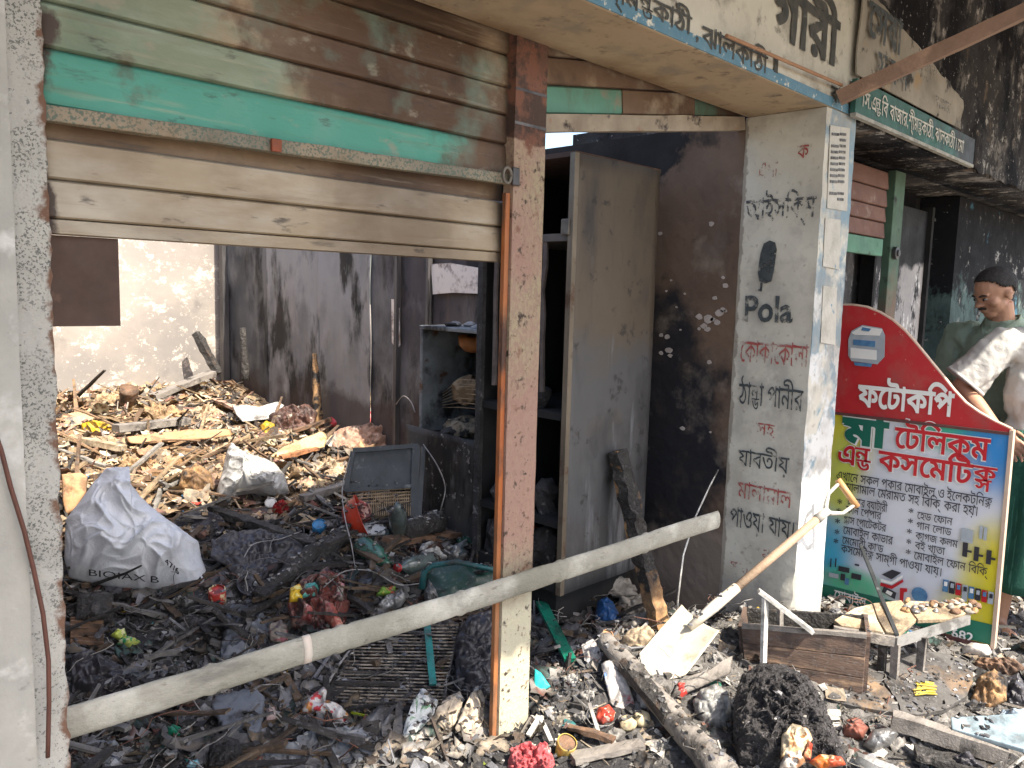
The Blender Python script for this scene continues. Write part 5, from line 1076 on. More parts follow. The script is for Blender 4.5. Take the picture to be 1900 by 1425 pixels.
puff('black_sheet', [(392, 1000), (430, 985), (480, 980), (560, 1005), (575, 1030), (520, 1060), (470, 1090), (440, 1085), (420, 1050), (390, 1030)], m_blkp, 'wrinkled black plastic sheet between white sack and mesh log', 'sheet', tilt=60, th=.05, amp=.04, ridge=2, freq=13, n=110, rings=30, dz=.01)
bowl(G(475, 1085, .01), (-.3, -.5, 1), .065, .02, m_blkp, 'glossy black plate on the black plastic sheet', 'plate', 'plate', .003)
puff('green_packet', [(518, 1036), (520, 1026), (545, 1017), (556, 1020), (554, 1030), (530, 1040)], printed('lime', (.28, .42, .03), (.1, .25, .02), (.6, .6, .1)), 'lime green packet on the black sheet', 'packet', tilt=50, th=.02, amp=.008)
bowl(G(640, 968, .06), (.75, -.55, .35), .085, .075, plas('red_bowl', (.46, .045, .02), .4, .68), 'orange red plastic bowl tipped on its side before the black frame', 'bowl', 'bowl', .004)
puff('red_scraps', [(632, 972), (640, 945), (668, 930), (688, 940), (690, 965), (665, 978)], printed('redmix', (.35, .06, .05), (.10, .03, .03), (.5, .3, .25)), 'melted dark red scraps inside the tipped bowl', 'scraps', tilt=35, th=.05, amp=.03, ridge=True, freq=25)
can(G(592, 985, .02), .028, .05, plas('blue', (.03, .20, .42), .4, .7), 'bright blue bottle lid left of the red bowl', (-.3, -.5, .8), cat='lid')
slab([(634, 975), (700, 968), (718, 975), (714, 990), (650, 992)], m_enam, 'short white board below the red bowl', 'board', 'white_board', (670, 992), 62, .03, .012)
bottle((738, 992), (738, 938), .038, m_glass, 'upright smoky grey bottle bulb in front of the black frame', dza=.02, dzb=.25)
stick(G(716, 1004, .05), G(872, 990, .05), .05, .03, m_brownw, 'brown charred plank lying below the bottle bulb', 'plank', 'plank', jit=.01)
pole([G(750, 985, .06), G(812, 968, .07)], [.045, .05], m_charw, 'thick black pipe end beside the fridge foot', 'pipe', 'pipe')
bottle((668, 1010), (722, 1048), .042, m_gglass, 'dark green bottle lying over the mesh log end')
bottle((806, 1040), (738, 1054), .038, m_glass, 'clear smoky bottle with a round red cap', plas('cap_red', (.55, .02, .02), .4, .8))
bottle((925, 1008), (850, 1004), .038, m_gglass, 'green bottle lying against the centre post')
puff('foil_tuft', [(770, 1035), (782, 1012), (800, 1005), (815, 1020), (830, 1035), (800, 1045)], m_poly, 'white torn polythene tuft above the red capped bottle', 'plastic', tilt=40, th=.04, amp=.03, ridge=True, freq=25)
puff('silver_bag', [(800, 1040), (815, 1018), (850, 1015), (870, 1030), (850, 1044)], m_foil, 'grey crumpled foil bag beside the green bottle', 'bag', tilt=45, th=.04, amp=.02, ridge=True)
tb = thing('broken_tub', 'broken dark green plastic tub with teal rim lying behind the bamboo pole', 'tub', G(850, 1120))
puff('tub_wall', [(780, 1140), (784, 1060), (800, 1046), (850, 1042), (905, 1052), (928, 1060), (928, 1085), (900, 1105), (860, 1130), (820, 1150)], plas('tub', (.012, .045, .035), .4, .75), parent=tb, P=G(840, 1140), tilt=35, th=.05, amp=.015, freq=9)
P = G(840, 1140, .03); mb = MB(); pts = [onp(x, y, P, CF)-CF*.06 for x, y in [(786, 1085), (790, 1055), (805, 1043), (850, 1036), (890, 1045), (915, 1050), (926, 1062)]]; mb.tube(pts, .011, 8, flat=1.4); mb.build('tub_rim', plas('teal_rim', (.02, .10, .11), .4, .56), tb, smooth=True)
puff('teal_shard', [(885, 1090), (905, 1068), (924, 1055), (922, 1075), (902, 1088)], plas('teal', (.02, .30, .28), .4, .75), 'bright teal plastic shard by the orange post flange', 'shard', tilt=30, th=.01, amp=.004, dz=.1)
puff('packet_tangle', [(540, 1165), (532, 1120), (560, 1075), (610, 1055), (640, 1075), (650, 1120), (640, 1160), (600, 1178), (560, 1172)], printed('maroon', (.16, .05, .04), (.06, .03, .03), (.28, .16, .13)), 'tangled heap of maroon burnt packets and netting', 'packets', tilt=45, th=.10, amp=.06, freq=17, ridge=2, n=110, rings=30)
for i, (poly, pal, lb) in enumerate([
    ([(536, 1118), (538, 1092), (556, 1084), (566, 1100), (560, 1116)], ('yel', (.60, .40, .02), (.5, .25, .02), (.7, .6, .2)), 'bright yellow snack packet at the left of packet tangle'),
    ([(560, 1110), (565, 1086), (585, 1082), (596, 1092), (584, 1106)], ('teal', (.06, .25, .24), (.1, .35, .3), (.3, .4, .35)), 'teal snack packet touching the yellow one'),
    ([(560, 1150), (565, 1120), (580, 1128), (578, 1155)], ('pink', (.42, .12, .10), (.5, .3, .25), (.3, .05, .05)), 'pink packet low in the packet tangle'),
    ([(602, 1150), (600, 1112), (618, 1120), (640, 1165), (628, 1178)], ('rust', (.30, .08, .06), (.16, .05, .04), (.4, .2, .15)), 'long rust red wrapper in the packet tangle'),
    ([(620, 1112), (628, 1080), (640, 1085), (636, 1115)], ('paper', (.5, .45, .40), (.3, .25, .22), (.4, .2, .2)), 'pale folded wrapper upright in the packet tangle'),
    ([(696, 1108), (702, 1092), (735, 1090), (732, 1104)], ('green', (.16, .30, .04), (.45, .40, .05), (.4, .08, .04)), 'green and red wrapper above the foil tray'),
    ([(528, 1195), (500, 1190), (498, 1160), (520, 1150), (534, 1160), (536, 1185)], ('pale', (.42, .36, .30), (.25, .2, .18), (.4, .12, .14)), 'crumpled pale wrapper on the grey slab edge'),
    ([(205, 1180), (215, 1170), (232, 1168), (236, 1182), (222, 1190)], ('lime2', (.42, .48, .08), (.2, .3, .04), (.6, .6, .3)), 'yellow green wrapper in the ash below white sack'),
    ([(216, 1196), (228, 1182), (250, 1186), (262, 1192), (240, 1202)], ('green2', (.03, .26, .10), (.35, .40, .1), (.5, .5, .3)), 'green wrapper beside a yellow green one in the ash'),
    ([(162, 1157), (165, 1147), (182, 1144), (190, 1152), (178, 1160)], ('cream', (.55, .5, .28), (.4, .35, .2), (.3, .25, .1)), 'small cream wrapper near the left jamb'),
    ([(493, 1340), (494, 1316), (510, 1312), (513, 1338)], ('card', (.50, .38, .36), (.4, .28, .28), (.2, .15, .15)), 'small pink card right of the lower grey slab'),
    ([(345, 1426), (352, 1414), (368, 1411), (376, 1424)], ('turq', (.08, .42, .50), (.3, .5, .55), (.1, .2, .3)), 'turquoise wrapper at the bottom edge of picture'),
    ([(620, 1262), (648, 1258), (652, 1266), (630, 1270)], ('lilac', (.45, .38, .46), (.3, .25, .3), (.5, .45, .5)), 'lilac scrap on the wire rack'),
    ([(805, 1235), (815, 1230), (826, 1258), (816, 1264)], ('orange', (.50, .17, .03), (.4, .12, .03), (.5, .3, .2)), 'orange scrap at right of the wire rack')]):
    puff('food_wrapper', poly, printed(*pal), lb, 'wrapper', tilt=50, th=.022, amp=.01, freq=40, ridge=True, n=36, rings=7, seed=i, dz=.09 if 3 > i or i in (3, 4) else .015)
puff('foil_tray', [(690, 1140), (700, 1120), (730, 1098), (752, 1092), (760, 1105), (745, 1125), (715, 1138)], m_foil, 'crumpled silver foil tray above the bamboo pole', 'tray', tilt=50, th=.03, amp=.02, ridge=True, freq=22)
puff('foil_scrap', [(790, 1130), (786, 1100), (795, 1075), (806, 1090), (818, 1115), (805, 1128)], m_foil, 'twisted silver foil scrap in front of the green tub', 'foil', tilt=35, th=.03, amp=.02, ridge=True, freq=30)
puff('foil_scrap', [(318, 1115), (330, 1108), (350, 1112), (362, 1120), (345, 1130)], m_foil, 'small foil scrap under the lower edge of the white sack', 'foil', tilt=50, th=.02, amp=.015, ridge=True, freq=40)
can(G(404, 1118, .0), .030, .062, printed('redcan', (.42, .04, .03), (.6, .5, .3), (.2, .03, .02)), 'red printed tin can beside the white sack', (-.2, -.3, 1))
puff('grey_slab', [(408, 1228), (412, 1160), (430, 1120), (470, 1112), (525, 1120), (528, 1145), (500, 1165), (495, 1195), (478, 1212), (440, 1225)], m_conc, 'blue grey crumbled slab above the bamboo pole', 'slab', tilt=72, th=.03, amp=.035, freq=16, ridge=2, power=.25, dz=.015, n=80, rings=18, ragged=.08)
puff('grey_slab', [(386, 1312), (398, 1296), (425, 1290), (452, 1282), (478, 1284), (492, 1298), (488, 1330), (482, 1362), (440, 1365), (410, 1358), (404, 1335)], m_conc, 'flat blue grey slab below the bamboo pole', 'slab', tilt=76, th=.016, amp=.004, freq=12, power=.08, dz=.015, ragged=.10, n=90)
puff('dark_box', [(138, 1160), (142, 1112), (195, 1103), (212, 1110), (210, 1158), (170, 1165)], m_charw, 'charred dark carton by the left jamb below the white sack', 'carton', tilt=50, th=.06, amp=.02, power=.3)
rb = thing('slatted_board', 'dark ribbed board in the ash by the left jamb', 'board', G(160, 1195))
for k in range(7): mb = MB(); mb.bar(G(131, 1148+k*7, .03), G(192, 1146+k*8, .03), .010, .012, seg=3, jit=.002); mb.build('rib', m_brownw, rb)
for i, (poly, lb) in enumerate([([(132, 1285), (132, 1215), (165, 1205), (215, 1225), (258, 1260), (250, 1280), (190, 1290)], 'shiny black crumpled sheet above the pole near left jamb'), ([(842, 1290), (846, 1180), (870, 1140), (912, 1130), (920, 1200), (912, 1290), (880, 1300)], 'black plastic sheet hanging beside the orange post flange'), ([(655, 1190), (700, 1160), (780, 1140), (850, 1150), (848, 1180), (760, 1195)], 'burnt black rag above the wire rack')]):
    puff('black_sheet', poly, m_blkp, lb, 'sheet', tilt=50, th=.05, amp=.045, ridge=2, freq=14, n=110, rings=28, seed=i+4)
for i, (poly, lb) in enumerate([([(440, 1430), (470, 1390), (540, 1372), (600, 1345), (660, 1345), (700, 1375), (705, 1430)], 'grey blue draped plastic sheet at the bottom edge'), ([(135, 1430), (138, 1385), (190, 1370), (240, 1385), (300, 1430)], 'pale grey plastic sheet at the bottom left corner'), ([(195, 1265), (215, 1245), (300, 1240), (360, 1255), (330, 1280), (250, 1290)], 'grey ash covered sheet just above the left pole end')]):
    puff('plastic_sheet', poly, m_greyp, lb, 'sheet', tilt=62, th=.012, amp=.05, ridge=2, freq=11, n=120, rings=30, seed=i+9, ragged=.25)
puff('charred_ball', [(384, 1430), (386, 1385), (415, 1366), (442, 1372), (452, 1400), (448, 1430)], m_fibre, 'round charred bundle at the bottom edge', 'bundle', tilt=40, th=.06, amp=.02, ridge=True, freq=40)
puff('plastic_stopper', [(308, 1368), (308, 1350), (322, 1344), (336, 1350), (335, 1368)], plas('green', (.01, .16, .09), .3, .75), 'dark green plastic stopper below the pole at left', 'stopper', tilt=40, th=.03, amp=.01)

# ---------------------------------------------------------------- wire rack
PR = G(720, 1300, .04); nR = (Vector((CAM.x-PR.x, CAM.y-PR.y, 0)).normalized()*.42+Vector((0, 0, .91))).normalized()
rk = thing('wire_rack', 'burnt wire rack with close rods lying under the bamboo pole', 'rack', PR)
def RP(u, v, l=0):
    a = Vector((607, 1306)); b2 = Vector((818, 1312)); c2 = Vector((852, 1160)); d2 = Vector((672, 1160))
    q = a*(1-u)*(1-v)+b2*u*(1-v)+c2*u*v+d2*(1-u)*v; return onp(q.x, q.y, PR, nR)+nR*l
m_rod = mat('rack_wire', (.42, .36, .29), (.07, .055, .045), 16, .5, .3, .3, stains=[dict(col=(.025, .02, .02), scale=14, lo=.52, hi=.60)])
for k in range(25):
    v = k/24; mb = MB(); mb.tube([RP(u/6, v, .002*N(u, k)) for u in range(7)], .0036, 6); mb.build('rod', m_rod, rk, smooth=True)
for u in (.0, .33, .66, 1.0): mb = MB(); mb.tube([RP(u, v/6, -.006) for v in range(7)], .005, 6); mb.build('cross_rod', MAT['dark_steel'], rk, smooth=True)
A = onp(790, 1165, PR, nR)+nR*.05; B = onp(803, 1278, PR, nR)+nR*.02
tb2 = stick(A, B, .024, .010, plas('teal_bar', (.015, .22, .20), .35, .72), 'narrow teal plastic bar lying across the wire rack', 'bar', 'plastic_bar', jit=.001)
puff('food_pouch', [(556, 1322), (572, 1298), (600, 1274), (608, 1284), (604, 1300), (632, 1312), (650, 1330), (640, 1346), (610, 1342), (590, 1330), (562, 1328)], printed('pouch', (.50, .48, .47), (.48, .22, .07), (.45, .05, .06)), 'torn orange and white food pouch at the left of the wire rack', 'pouch', tilt=45, th=.05, amp=.02, ridge=True, freq=22)
stick(G(652, 1322, .02), G(698, 1332, .02), .006, .006, plas('lime', (.38, .45, .03), .4, .8), 'thin yellow green straw beside the food pouch', 'straw', 'straw', jit=0)
# burnt books
def book(poly, label, m_, seed):
    P = G(*max(poly, key=lambda q: q[1]), .005); nh = Vector((CAM.x-P.x, CAM.y-P.y, 0)).normalized(); root = thing('burnt_book', label, 'book', P)
    for k in range(6):
        nn = (nh*math.cos(R(30+5*k))+Vector((0, 0, 1))*math.sin(R(30+5*k))).normalized(); W = [onp(x+k*2.2*(1 if y < P.z+1300 else 1), y-k*1.5, P, nn)+nn*.004*k for x, y in poly]; W = resample(W, 40); c = sum(W, Vector())/40
        vs3 = [c]+[c+(p-c)*.55+nn*.012*N(p.x*40, p.y*40, k+seed) for p in W]+[p+nn*.018*N(p.x*40, p.y*40, k+seed)+(p-c)*.08*N(p.x*60, p.z*60, k) for p in W]
        f3 = [(0, 1+j, 1+(j+1) % 40) for j in range(40)]+[(1+j, 41+j, 41+(j+1) % 40, 1+(j+1) % 40) for j in range(40)]
        o = obj_from('page', vs3, f3, m_, root, True); md = o.modifiers.new('s', 'SOLIDIFY'); md.thickness = .0012
m_page = mat('burnt_page', (.55, .47, .37), (.40, .33, .25), 10, .9, 0, .3, 50, stains=[dict(col=(.07, .045, .03), scale=9, lo=.56, hi=.66)])
m_mag = mat('magazine_page', (.58, .60, .60), (.45, .48, .48), 10, .5, 0, .2, 50, stains=[dict(col=(.10, .22, .12), scale=6, lo=.56, hi=.60)])
book([(745, 1372), (752, 1340), (770, 1292), (785, 1300), (802, 1318), (792, 1340), (760, 1370)], 'open magazine with pale pages leaning at the rack corner', m_mag, 1)
book([(802, 1335), (812, 1312), (842, 1295), (850, 1310), (840, 1345), (830, 1360)], 'scorched brown book beside the magazine', m_page, 2)
book([(845, 1350), (858, 1318), (876, 1284), (888, 1310), (886, 1350), (872, 1372), (852, 1366)], 'fanned scorched book standing nearest the centre post', m_page, 3)

def wire(pts, r, m_, label):
    fine = []
    for i in range(len(pts)-1):
        p0 = pts[max(i-1, 0)]; p1, p2 = pts[i], pts[i+1]; p3 = pts[min(i+2, len(pts)-1)]
        for k in range(6):
            t = k/6; fine.append(.5*((2*p1)+(p2-p0)*t+(2*p0-5*p1+4*p2-p3)*t*t+(3*p1-p0-3*p2+p3)*t**3))
    fine.append(pts[-1]); mb = MB(); mb.tube(fine, r, 5); return tag(mb.build('wire', m_, smooth=True), label, 'wire')
m_wr = mat('pale_wire', (.36, .34, .33), (.2, .19, .18), 20, .5, .2); m_wd = mat('dark_wire', (.05, .045, .045), (.1, .09, .09), 20, .6)
wire([Q(650, 850, .02), Q(636, 905, .03), G(640, 960, .12), G(652, 1010, .1), G(660, 1062, .04)], .0026, m_wr, 'pale wire hanging from the black frame past the red bowl')
wire([Q(785, 826, .02), onp(812, 865, Pm, CF), onp(826, 905, Pm, CF), onp(818, 945, Pm, CF), G(812, 975, .03)], .003, m_wr, 'pale bent wire looping over the fridge lower door')
wire([G(448, 1045, .05), G(470, 1010, .10), G(520, 1000, .10), G(560, 985, .06)], .0022, m_wr, 'thin pale wire arching over the black plastic sheet')
wire([G(455, 1100, .04), G(460, 1050, .10), G(500, 1035, .12), G(540, 1050, .08)], .0022, m_wd, 'thin dark wire loop by the black plate')
wire([G(600, 1090, .2), G(640, 1060, .2), G(690, 1060, .12), G(740, 1085, .1), G(790, 1080, .08)], .0022, m_wr, 'thin pale wire from packet tangle to foil scrap')
wire([G(545, 1080, .2), G(570, 1060, .22), G(615, 1075, .22), G(640, 1110, .14)], .0022, m_wd, 'dark wire looped over the packet tangle')
wire([onp(735, 735, P_, CF) if False else on(735, 750, 0, 1.1), on(748, 735, 0, .95), on(762, 745, 0, .85), on(770, 765, 0, .8)], .003, m_wr, 'pale wire tuft at the left of the fridge')
wire([G(600, 1285, .05), G(612, 1262, .05), G(628, 1235, .06), G(650, 1205, .06)], .005, m_wr, 'straight pale rod along the left edge of the wire rack')
# ---------------------------------------------------------------- right hand side, in the sun
stick(G(1226, 1172, .0), on(1146, 838, 1, .262), .068, .05, m_half, 'half burnt squared post leaning on the steel cabinet', 'post', 'leaning_post', seg=24, jit=.012)
A = on(1146, 838, 1, .262); B = G(1226, 1172); mb = MB(); mb.bar(A+(A-B)*.01+Vector((-.012, -.012, 0)), A+(B-A)*.66+Vector((-.012, -.012, 0)), .056, .05, seg=26, jit=.016); mb.build('charred_part', m_charw, bpy.data.objects['leaning_post'])
pts = [on(1333, 872, 0, 1.24), on(1318, 900, 1, -.05), on(1290, 960, 1, -.08), on(1268, 1030, 1, -.1), on(1258, 1110, 1, -.1), G(1255, 1150, .01)]
mb = MB(); mb.tube(pts, [.004, .006, .007, .008, .009, .009], 6, flat=.35, up=Vector((0, -1, 0))); tag(mb.build('packing_strip', m_enam, smooth=True), 'white packing strip hanging down behind the bamboo end', 'strip')
pole([G(1122, 1188, .07), G(1180, 1250, .07), G(1260, 1345, .06), G(1345, 1440, .06)], [.034, .036, .040, .046], m_grayw, 'long split half charred log slanting to the bottom edge', 'log', 'log', 14, .2)
P = G(1160, 1225, .09); mb = MB(); mb.tube([G(1162, 1232, .075), G(1200, 1280, .078), G(1245, 1332, .072)], [.030, .036, .030], 12, jit=.5); mb.build('charred_part', m_charw, bpy.data.objects['log.001'] if 'log.001' in bpy.data.objects else bpy.data.objects['log'])
can(G(1124, 1184, .05), .022, .03, mat('tin_orange', (.52, .30, .14), (.4, .2, .1), 9), 'small orange tin at the upper end of the split log', (-.4, -.5, .7))
for i, (poly, tl_, th_, lb) in enumerate([([(1008, 1110), (1010, 1085), (1060, 1068), (1120, 1066), (1170, 1078), (1185, 1095), (1178, 1108), (1100, 1105), (1040, 1112)], 55, .05, 'large pale stone slab under the steel cabinet'), ([(1145, 1135), (1150, 1112), (1190, 1105), (1204, 1118), (1200, 1140), (1165, 1145)], 45, .05, 'upper broken stone right of the blue bag'), ([(1152, 1165), (1158, 1142), (1200, 1140), (1206, 1160), (1175, 1170)], 45, .05, 'lower broken stone right of the blue bag'), ([(1148, 1195), (1165, 1170), (1205, 1160), (1215, 1180), (1190, 1205)], 55, .04, 'tan broken stone by the shovel blade corner')]):
    puff('stone', poly, m_stone if i < 3 else mat('tan_stone', (.48, .38, .26), (.33, .25, .17), 8, .9, 0, .6), lb, 'stone', tilt=tl_, th=th_, amp=.03, freq=13, power=.22, seed=i, ridge=2, ragged=.1, n=72, rings=18, dz=.02 if i == 0 else 0)
puff('blue_bag', [(1103, 1150), (1108, 1118), (1125, 1108), (1138, 1120), (1154, 1150), (1145, 1164), (1120, 1160)], plas('blue_bag', (.03, .11, .30), .4, .72), 'crumpled blue plastic bag below the stone slab', 'bag', tilt=40, th=.05, amp=.02, ridge=True)
stick(G(1004, 1118, .08), G(1058, 1225, .03), .045, .014, plas('green_bar', (.01, .17, .11), .35, .75), 'dark green plastic bar right of the centre post', 'bar', 'plastic_bar', jit=.002)
puff('teal_shard', [(990, 1282), (992, 1240), (1004, 1248), (1022, 1274), (1012, 1280)], plas('turq', (.02, .42, .42), .4, .8), 'bright turquoise plastic shard touching the foot of the post', 'shard', tilt=45, th=.008, amp=.003, dz=.02)
puff('paper_carton', [(1078, 1195), (1100, 1183), (1112, 1200), (1118, 1225), (1100, 1240), (1085, 1225)], mat('white_carton', (.52, .50, .49), (.42, .39, .37), 8, .6, stains=[dict(col=(.5, .12, .12), scale=9, lo=.62, hi=.66), dict(col=(.12, .2, .4), scale=11, lo=.64, hi=.67)]), 'torn white carton scrap right of the green bar', 'carton', tilt=55, th=.012, amp=.02, ridge=2, freq=22)
puff('paper_carton', [(1115, 1232), (1132, 1222), (1160, 1252), (1180, 1310), (1178, 1326), (1150, 1322), (1132, 1300)], MAT['white_carton'], 'large flattened white carton left of the split log', 'carton', tilt=58, th=.012, amp=.02, ridge=2, freq=14, power=.25)
puff('red_wrapper', [(1105, 1335), (1108, 1316), (1130, 1308), (1142, 1322), (1138, 1338), (1118, 1346)], printed('redw', (.52, .06, .03), (.7, .6, .5), (.45, .04, .03)), 'red and white wrapper below the white carton', 'wrapper', tilt=50, th=.025, amp=.012, ridge=True)
puff('red_wrapper', [(1252, 1292), (1256, 1270), (1272, 1268), (1276, 1288), (1264, 1298)], printed('redw2', (.50, .05, .04), (.6, .2, .15), (.4, .04, .03)), 'red wrapper right of the log below the shovel', 'wrapper', tilt=50, th=.02, amp=.012, ridge=True)
puff('red_wrapper', [(1280, 1270), (1284, 1258), (1296, 1260), (1294, 1272)], MAT['printed_redw2'], 'tiny red scrap just below the shovel blade', 'wrapper', tilt=50, th=.015, amp=.008)
for i, (x, y, r, lb) in enumerate([(1164, 1344, .030, 'left cream coconut shell half by the log'), (1193, 1334, .027, 'right cream coconut shell half touching the log')]):
    lump(G(x, y, .012), (r, r, r*.8), mat('cream_shell', (.58, .50, .33), (.42, .34, .2), 9, .7), None, 'coconut_shell', .010, 40, 20, i); tag(bpy.data.objects['coconut_shell' if i == 0 else 'coconut_shell.001'], lb, 'coconut shell')
puff('grey_bag', [(1285, 1300), (1300, 1278), (1330, 1268), (1352, 1285), (1358, 1320), (1345, 1352), (1310, 1350), (1290, 1330)], mat('grey_polythene', (.34, .34, .33), (.2, .2, .195), 5, .3, 0, .3, 30), 'shiny grey plastic bag right of the split log', 'bag', tilt=45, th=.07, amp=.035, ridge=2, freq=13, n=90, rings=24)
can(G(1046, 1398, .0), .026, .06, mat('yellow_cup', (.60, .42, .06), (.4, .28, .08), 9, .5), 'small yellow cup right of the foot of the post', (-.25, -.45, 1), cat='cup', lidm=m_brownw, taper=1.15)
stick(G(1055, 1348, .03), G(1140, 1374, .03), .022, .014, m_brownw, 'thin brown stick above the yellow cup', 'stick')
stick(G(1062, 1408, .02), G(1192, 1380, .02), .045, .018, m_grayw, 'flat grey board at the bottom right of the yellow cup', 'board', 'board')
puff('red_net', [(940, 1432), (945, 1390), (975, 1376), (1010, 1380), (1030, 1400), (1034, 1432)], mat('pink_net', (.50, .10, .11), (.36, .07, .08), 30, .7, 0, .8, 60, stains=[dict(col=(.6, .45, .4), scale=16, lo=.58, hi=.66)]), 'pinkish red net bag at the foot of the post', 'net', tilt=50, th=.05, amp=.05, ridge=2, freq=26, n=110, rings=28, ragged=.2)
pf = thing('picture_frame', 'broken white picture frame corner by the post foot', 'frame', G(1000, 1370))
mb = MB(); mb.bar(G(980, 1365, .02), G(1002, 1330, .05), .014, .010); mb.build('frame_side', m_enam, pf); mb = MB(); mb.bar(G(1002, 1330, .05), G(1022, 1376, .02), .014, .010); mb.build('frame_side', m_enam, pf)
puff('grey_sheet', [(1240, 1300), (1260, 1262), (1330, 1240), (1360, 1215), (1355, 1250), (1300, 1275)], m_grayw, 'flat grey board under the shovel blade', 'board', tilt=65, th=.015, amp=.006, dz=.005)
for i, (x, y, s, lb) in enumerate([(1090, 1290, 18, 'grey plaster lump left of the white carton'), (1060, 1260, 14, 'small grey plaster lump behind the turquoise shard'), (1225, 1385, 20, 'rough plaster lump beside the log end'), (1080, 1330, 16, 'beige plaster lump above the thin brown stick'), (1330, 1225, 18, 'plaster lump at the shovel blade shoulder'), (1390, 1130, 22, 'broken plaster lump at the pillar foot'), (1435, 1085, 26, 'big broken plaster lump against the pillar'), (1420, 1150, 18, 'plaster lump below the pillar corner')]):
    puff('plaster_lump', [(x+s*math.cos(a*.785)*(.7+.5*random.random()), y+s*.7*math.sin(a*.785)*(.7+.5*random.random())) for a in range(8)], mat('plaster_lump', (.36, .35, .33), (.22, .21, .20), 9, .95, 0, .9), lb, 'plaster', tilt=45, th=.03, amp=.03, freq=24, ridge=2, ragged=.3, power=.3, n=48, rings=12, seed=i)

# charred fibre bundle with wrappers
fb = puff('fibre_bundle', [(1368, 1425), (1360, 1360), (1362, 1300), (1375, 1258), (1410, 1236), (1455, 1238), (1500, 1262), (1530, 1310), (1550, 1360), (1580, 1432), (1480, 1440)], m_fibre, 'big shaggy charred fibre bundle at the bottom right of centre', 'bundle', tilt=45, th=.13, back=.5, amp=.03, freq=22, ridge=True, n=150, rings=40, base=(1470, 1430), dz=0)
rnd = random.Random(5); mb = MB(); vv = [v.co+fb.location for v in fb.data.vertices]; nn_ = [v.normal.copy() for v in fb.data.vertices]
for i in range(1500):
    k = rnd.randrange(len(vv)//2); p = vv[k]; d = (nn_[k]+Vector((rnd.gauss(0, .8), rnd.gauss(0, .8), rnd.gauss(0, .8)))).normalized(); l = rnd.uniform(.012, .035)
    q = d.orthogonal().normalized()*.0016; mb.add([p-d*.004-q, p-d*.004+q, p+d*l*.6+q+Vector((0, 0, -.002)), p+d*l+Vector((rnd.gauss(0, .004), 0, -.006)), p+d*l*.6-q+Vector((0, 0, -.002))], [(0, 1, 2, 3, 4)])
o = mb.build('fibres', m_fibre, fb); o['kind'] = 'stuff'
for i, (poly, pal, lb) in enumerate([([(1448, 1410), (1450, 1365), (1470, 1342), (1500, 1350), (1508, 1372), (1490, 1400)], ('ochre', (.55, .38, .2), (.6, .5, .35), (.3, .15, .06)), 'ochre and cream wrapper on the fibre bundle'), ([(1445, 1428), (1455, 1395), (1490, 1392), (1495, 1415), (1475, 1430)], ('whiteb', (.7, .66, .6), (.6, .5, .4), (.4, .2, .1)), 'white plastic wrapper below the ochre one'), ([(1500, 1415), (1520, 1400), (1562, 1404), (1570, 1420), (1520, 1428)], ('orangeb', (.58, .15, .03), (.5, .08, .03), (.6, .4, .2)), 'bright orange wrapper at the bottom of the fibre bundle'), ([(1488, 1410), (1500, 1375), (1508, 1380), (1504, 1412)], ('redb', (.45, .05, .03), (.5, .2, .1), (.3, .04, .03)), 'red wrapper strip beside the ochre wrapper')]):
    puff('food_wrapper', poly, printed(*pal), lb, 'wrapper', P=G(1470, 1430, .0)+Vector((-.10, -.10, .06)), tilt=45, th=.02, amp=.012, freq=40, ridge=True, n=40, rings=8, seed=i)

# wooden box
bx = thing('wooden_box', 'brown scorched wooden box standing before the sign', 'box', G(1480, 1262))
PB_ = G(1480, 1255); nB = Vector((CAM.x-PB_.x, CAM.y-PB_.y, 0)).normalized(); m_box = mat('box_wood', (.15, .10, .075), (.075, .05, .04), 5, .75, 0, .4, 30, (1, 1, 5), [dict(col=(.30, .20, .13), scale=5, lo=.55, hi=.7, stretch=(1, 1, 6)), dict(col=(.03, .027, .027), scale=4, lo=.58, hi=.72)])
def BQ(x, y, l=0): return onp(x, y, PB_, nB)+nB*l
side = Vector((0, 0, 1)).cross(nB)
tlp, trp, brp, blp = BQ(1376, 1166), BQ(1608, 1184), BQ(1600, 1292), BQ(1382, 1248)
for z0, z1 in ((0, .30), (.31, .66), (.67, 1)):
    mb = MB(); mb.prism([blp.lerp(tlp, z0), brp.lerp(trp, z0), brp.lerp(trp, z1), blp.lerp(tlp, z1)], -nB*.014); mb.build('front_board', m_box, bx, bevel=.002)
for a, b2 in ((tlp, blp), (trp, brp)):
    mb = MB(); mb.prism([a-nB*.015, b2-nB*.015, b2-nB*.22, a-nB*.22], side*(.014 if a is trp else -.014)); mb.build('side_board', m_box, bx)
mb = MB(); mb.prism([tlp-nB*.206, trp-nB*.206, brp-nB*.206, blp-nB*.206], -nB*.014); mb.build('back_board', m_charw, bx)
mb = MB(); mb.bar(tlp+Vector((0, 0, .008))-nB*.005, trp+Vector((0, 0, .008))-nB*.005, .02, .014, seg=6, jit=.003); mb.build('top_rail', m_grayw, bx)
# white angle iron
wa = thing('angle_iron', 'white painted angle iron stand between pillar foot and wooden box', 'stand', G(1450, 1175))
mb = MB(); mb.bar(on(1408, 1096, 1, YF-.06), G(1508, 1172, .19), .035, .012, seg=4, jit=.002); mb.build('arm', m_enam, wa)
for x0, y0, x1, y1 in ((1420, 1108, 1412, 1165), (1448, 1125, 1444, 1168)):
    a = on(x0, y0, 1, YF-.08); mb = MB(); mb.bar(a, (a.x, a.y-.01, heap(a.x, a.y)), .03, .012); mb.build('leg', m_enam if x0 < 1430 else m_grayw, wa)
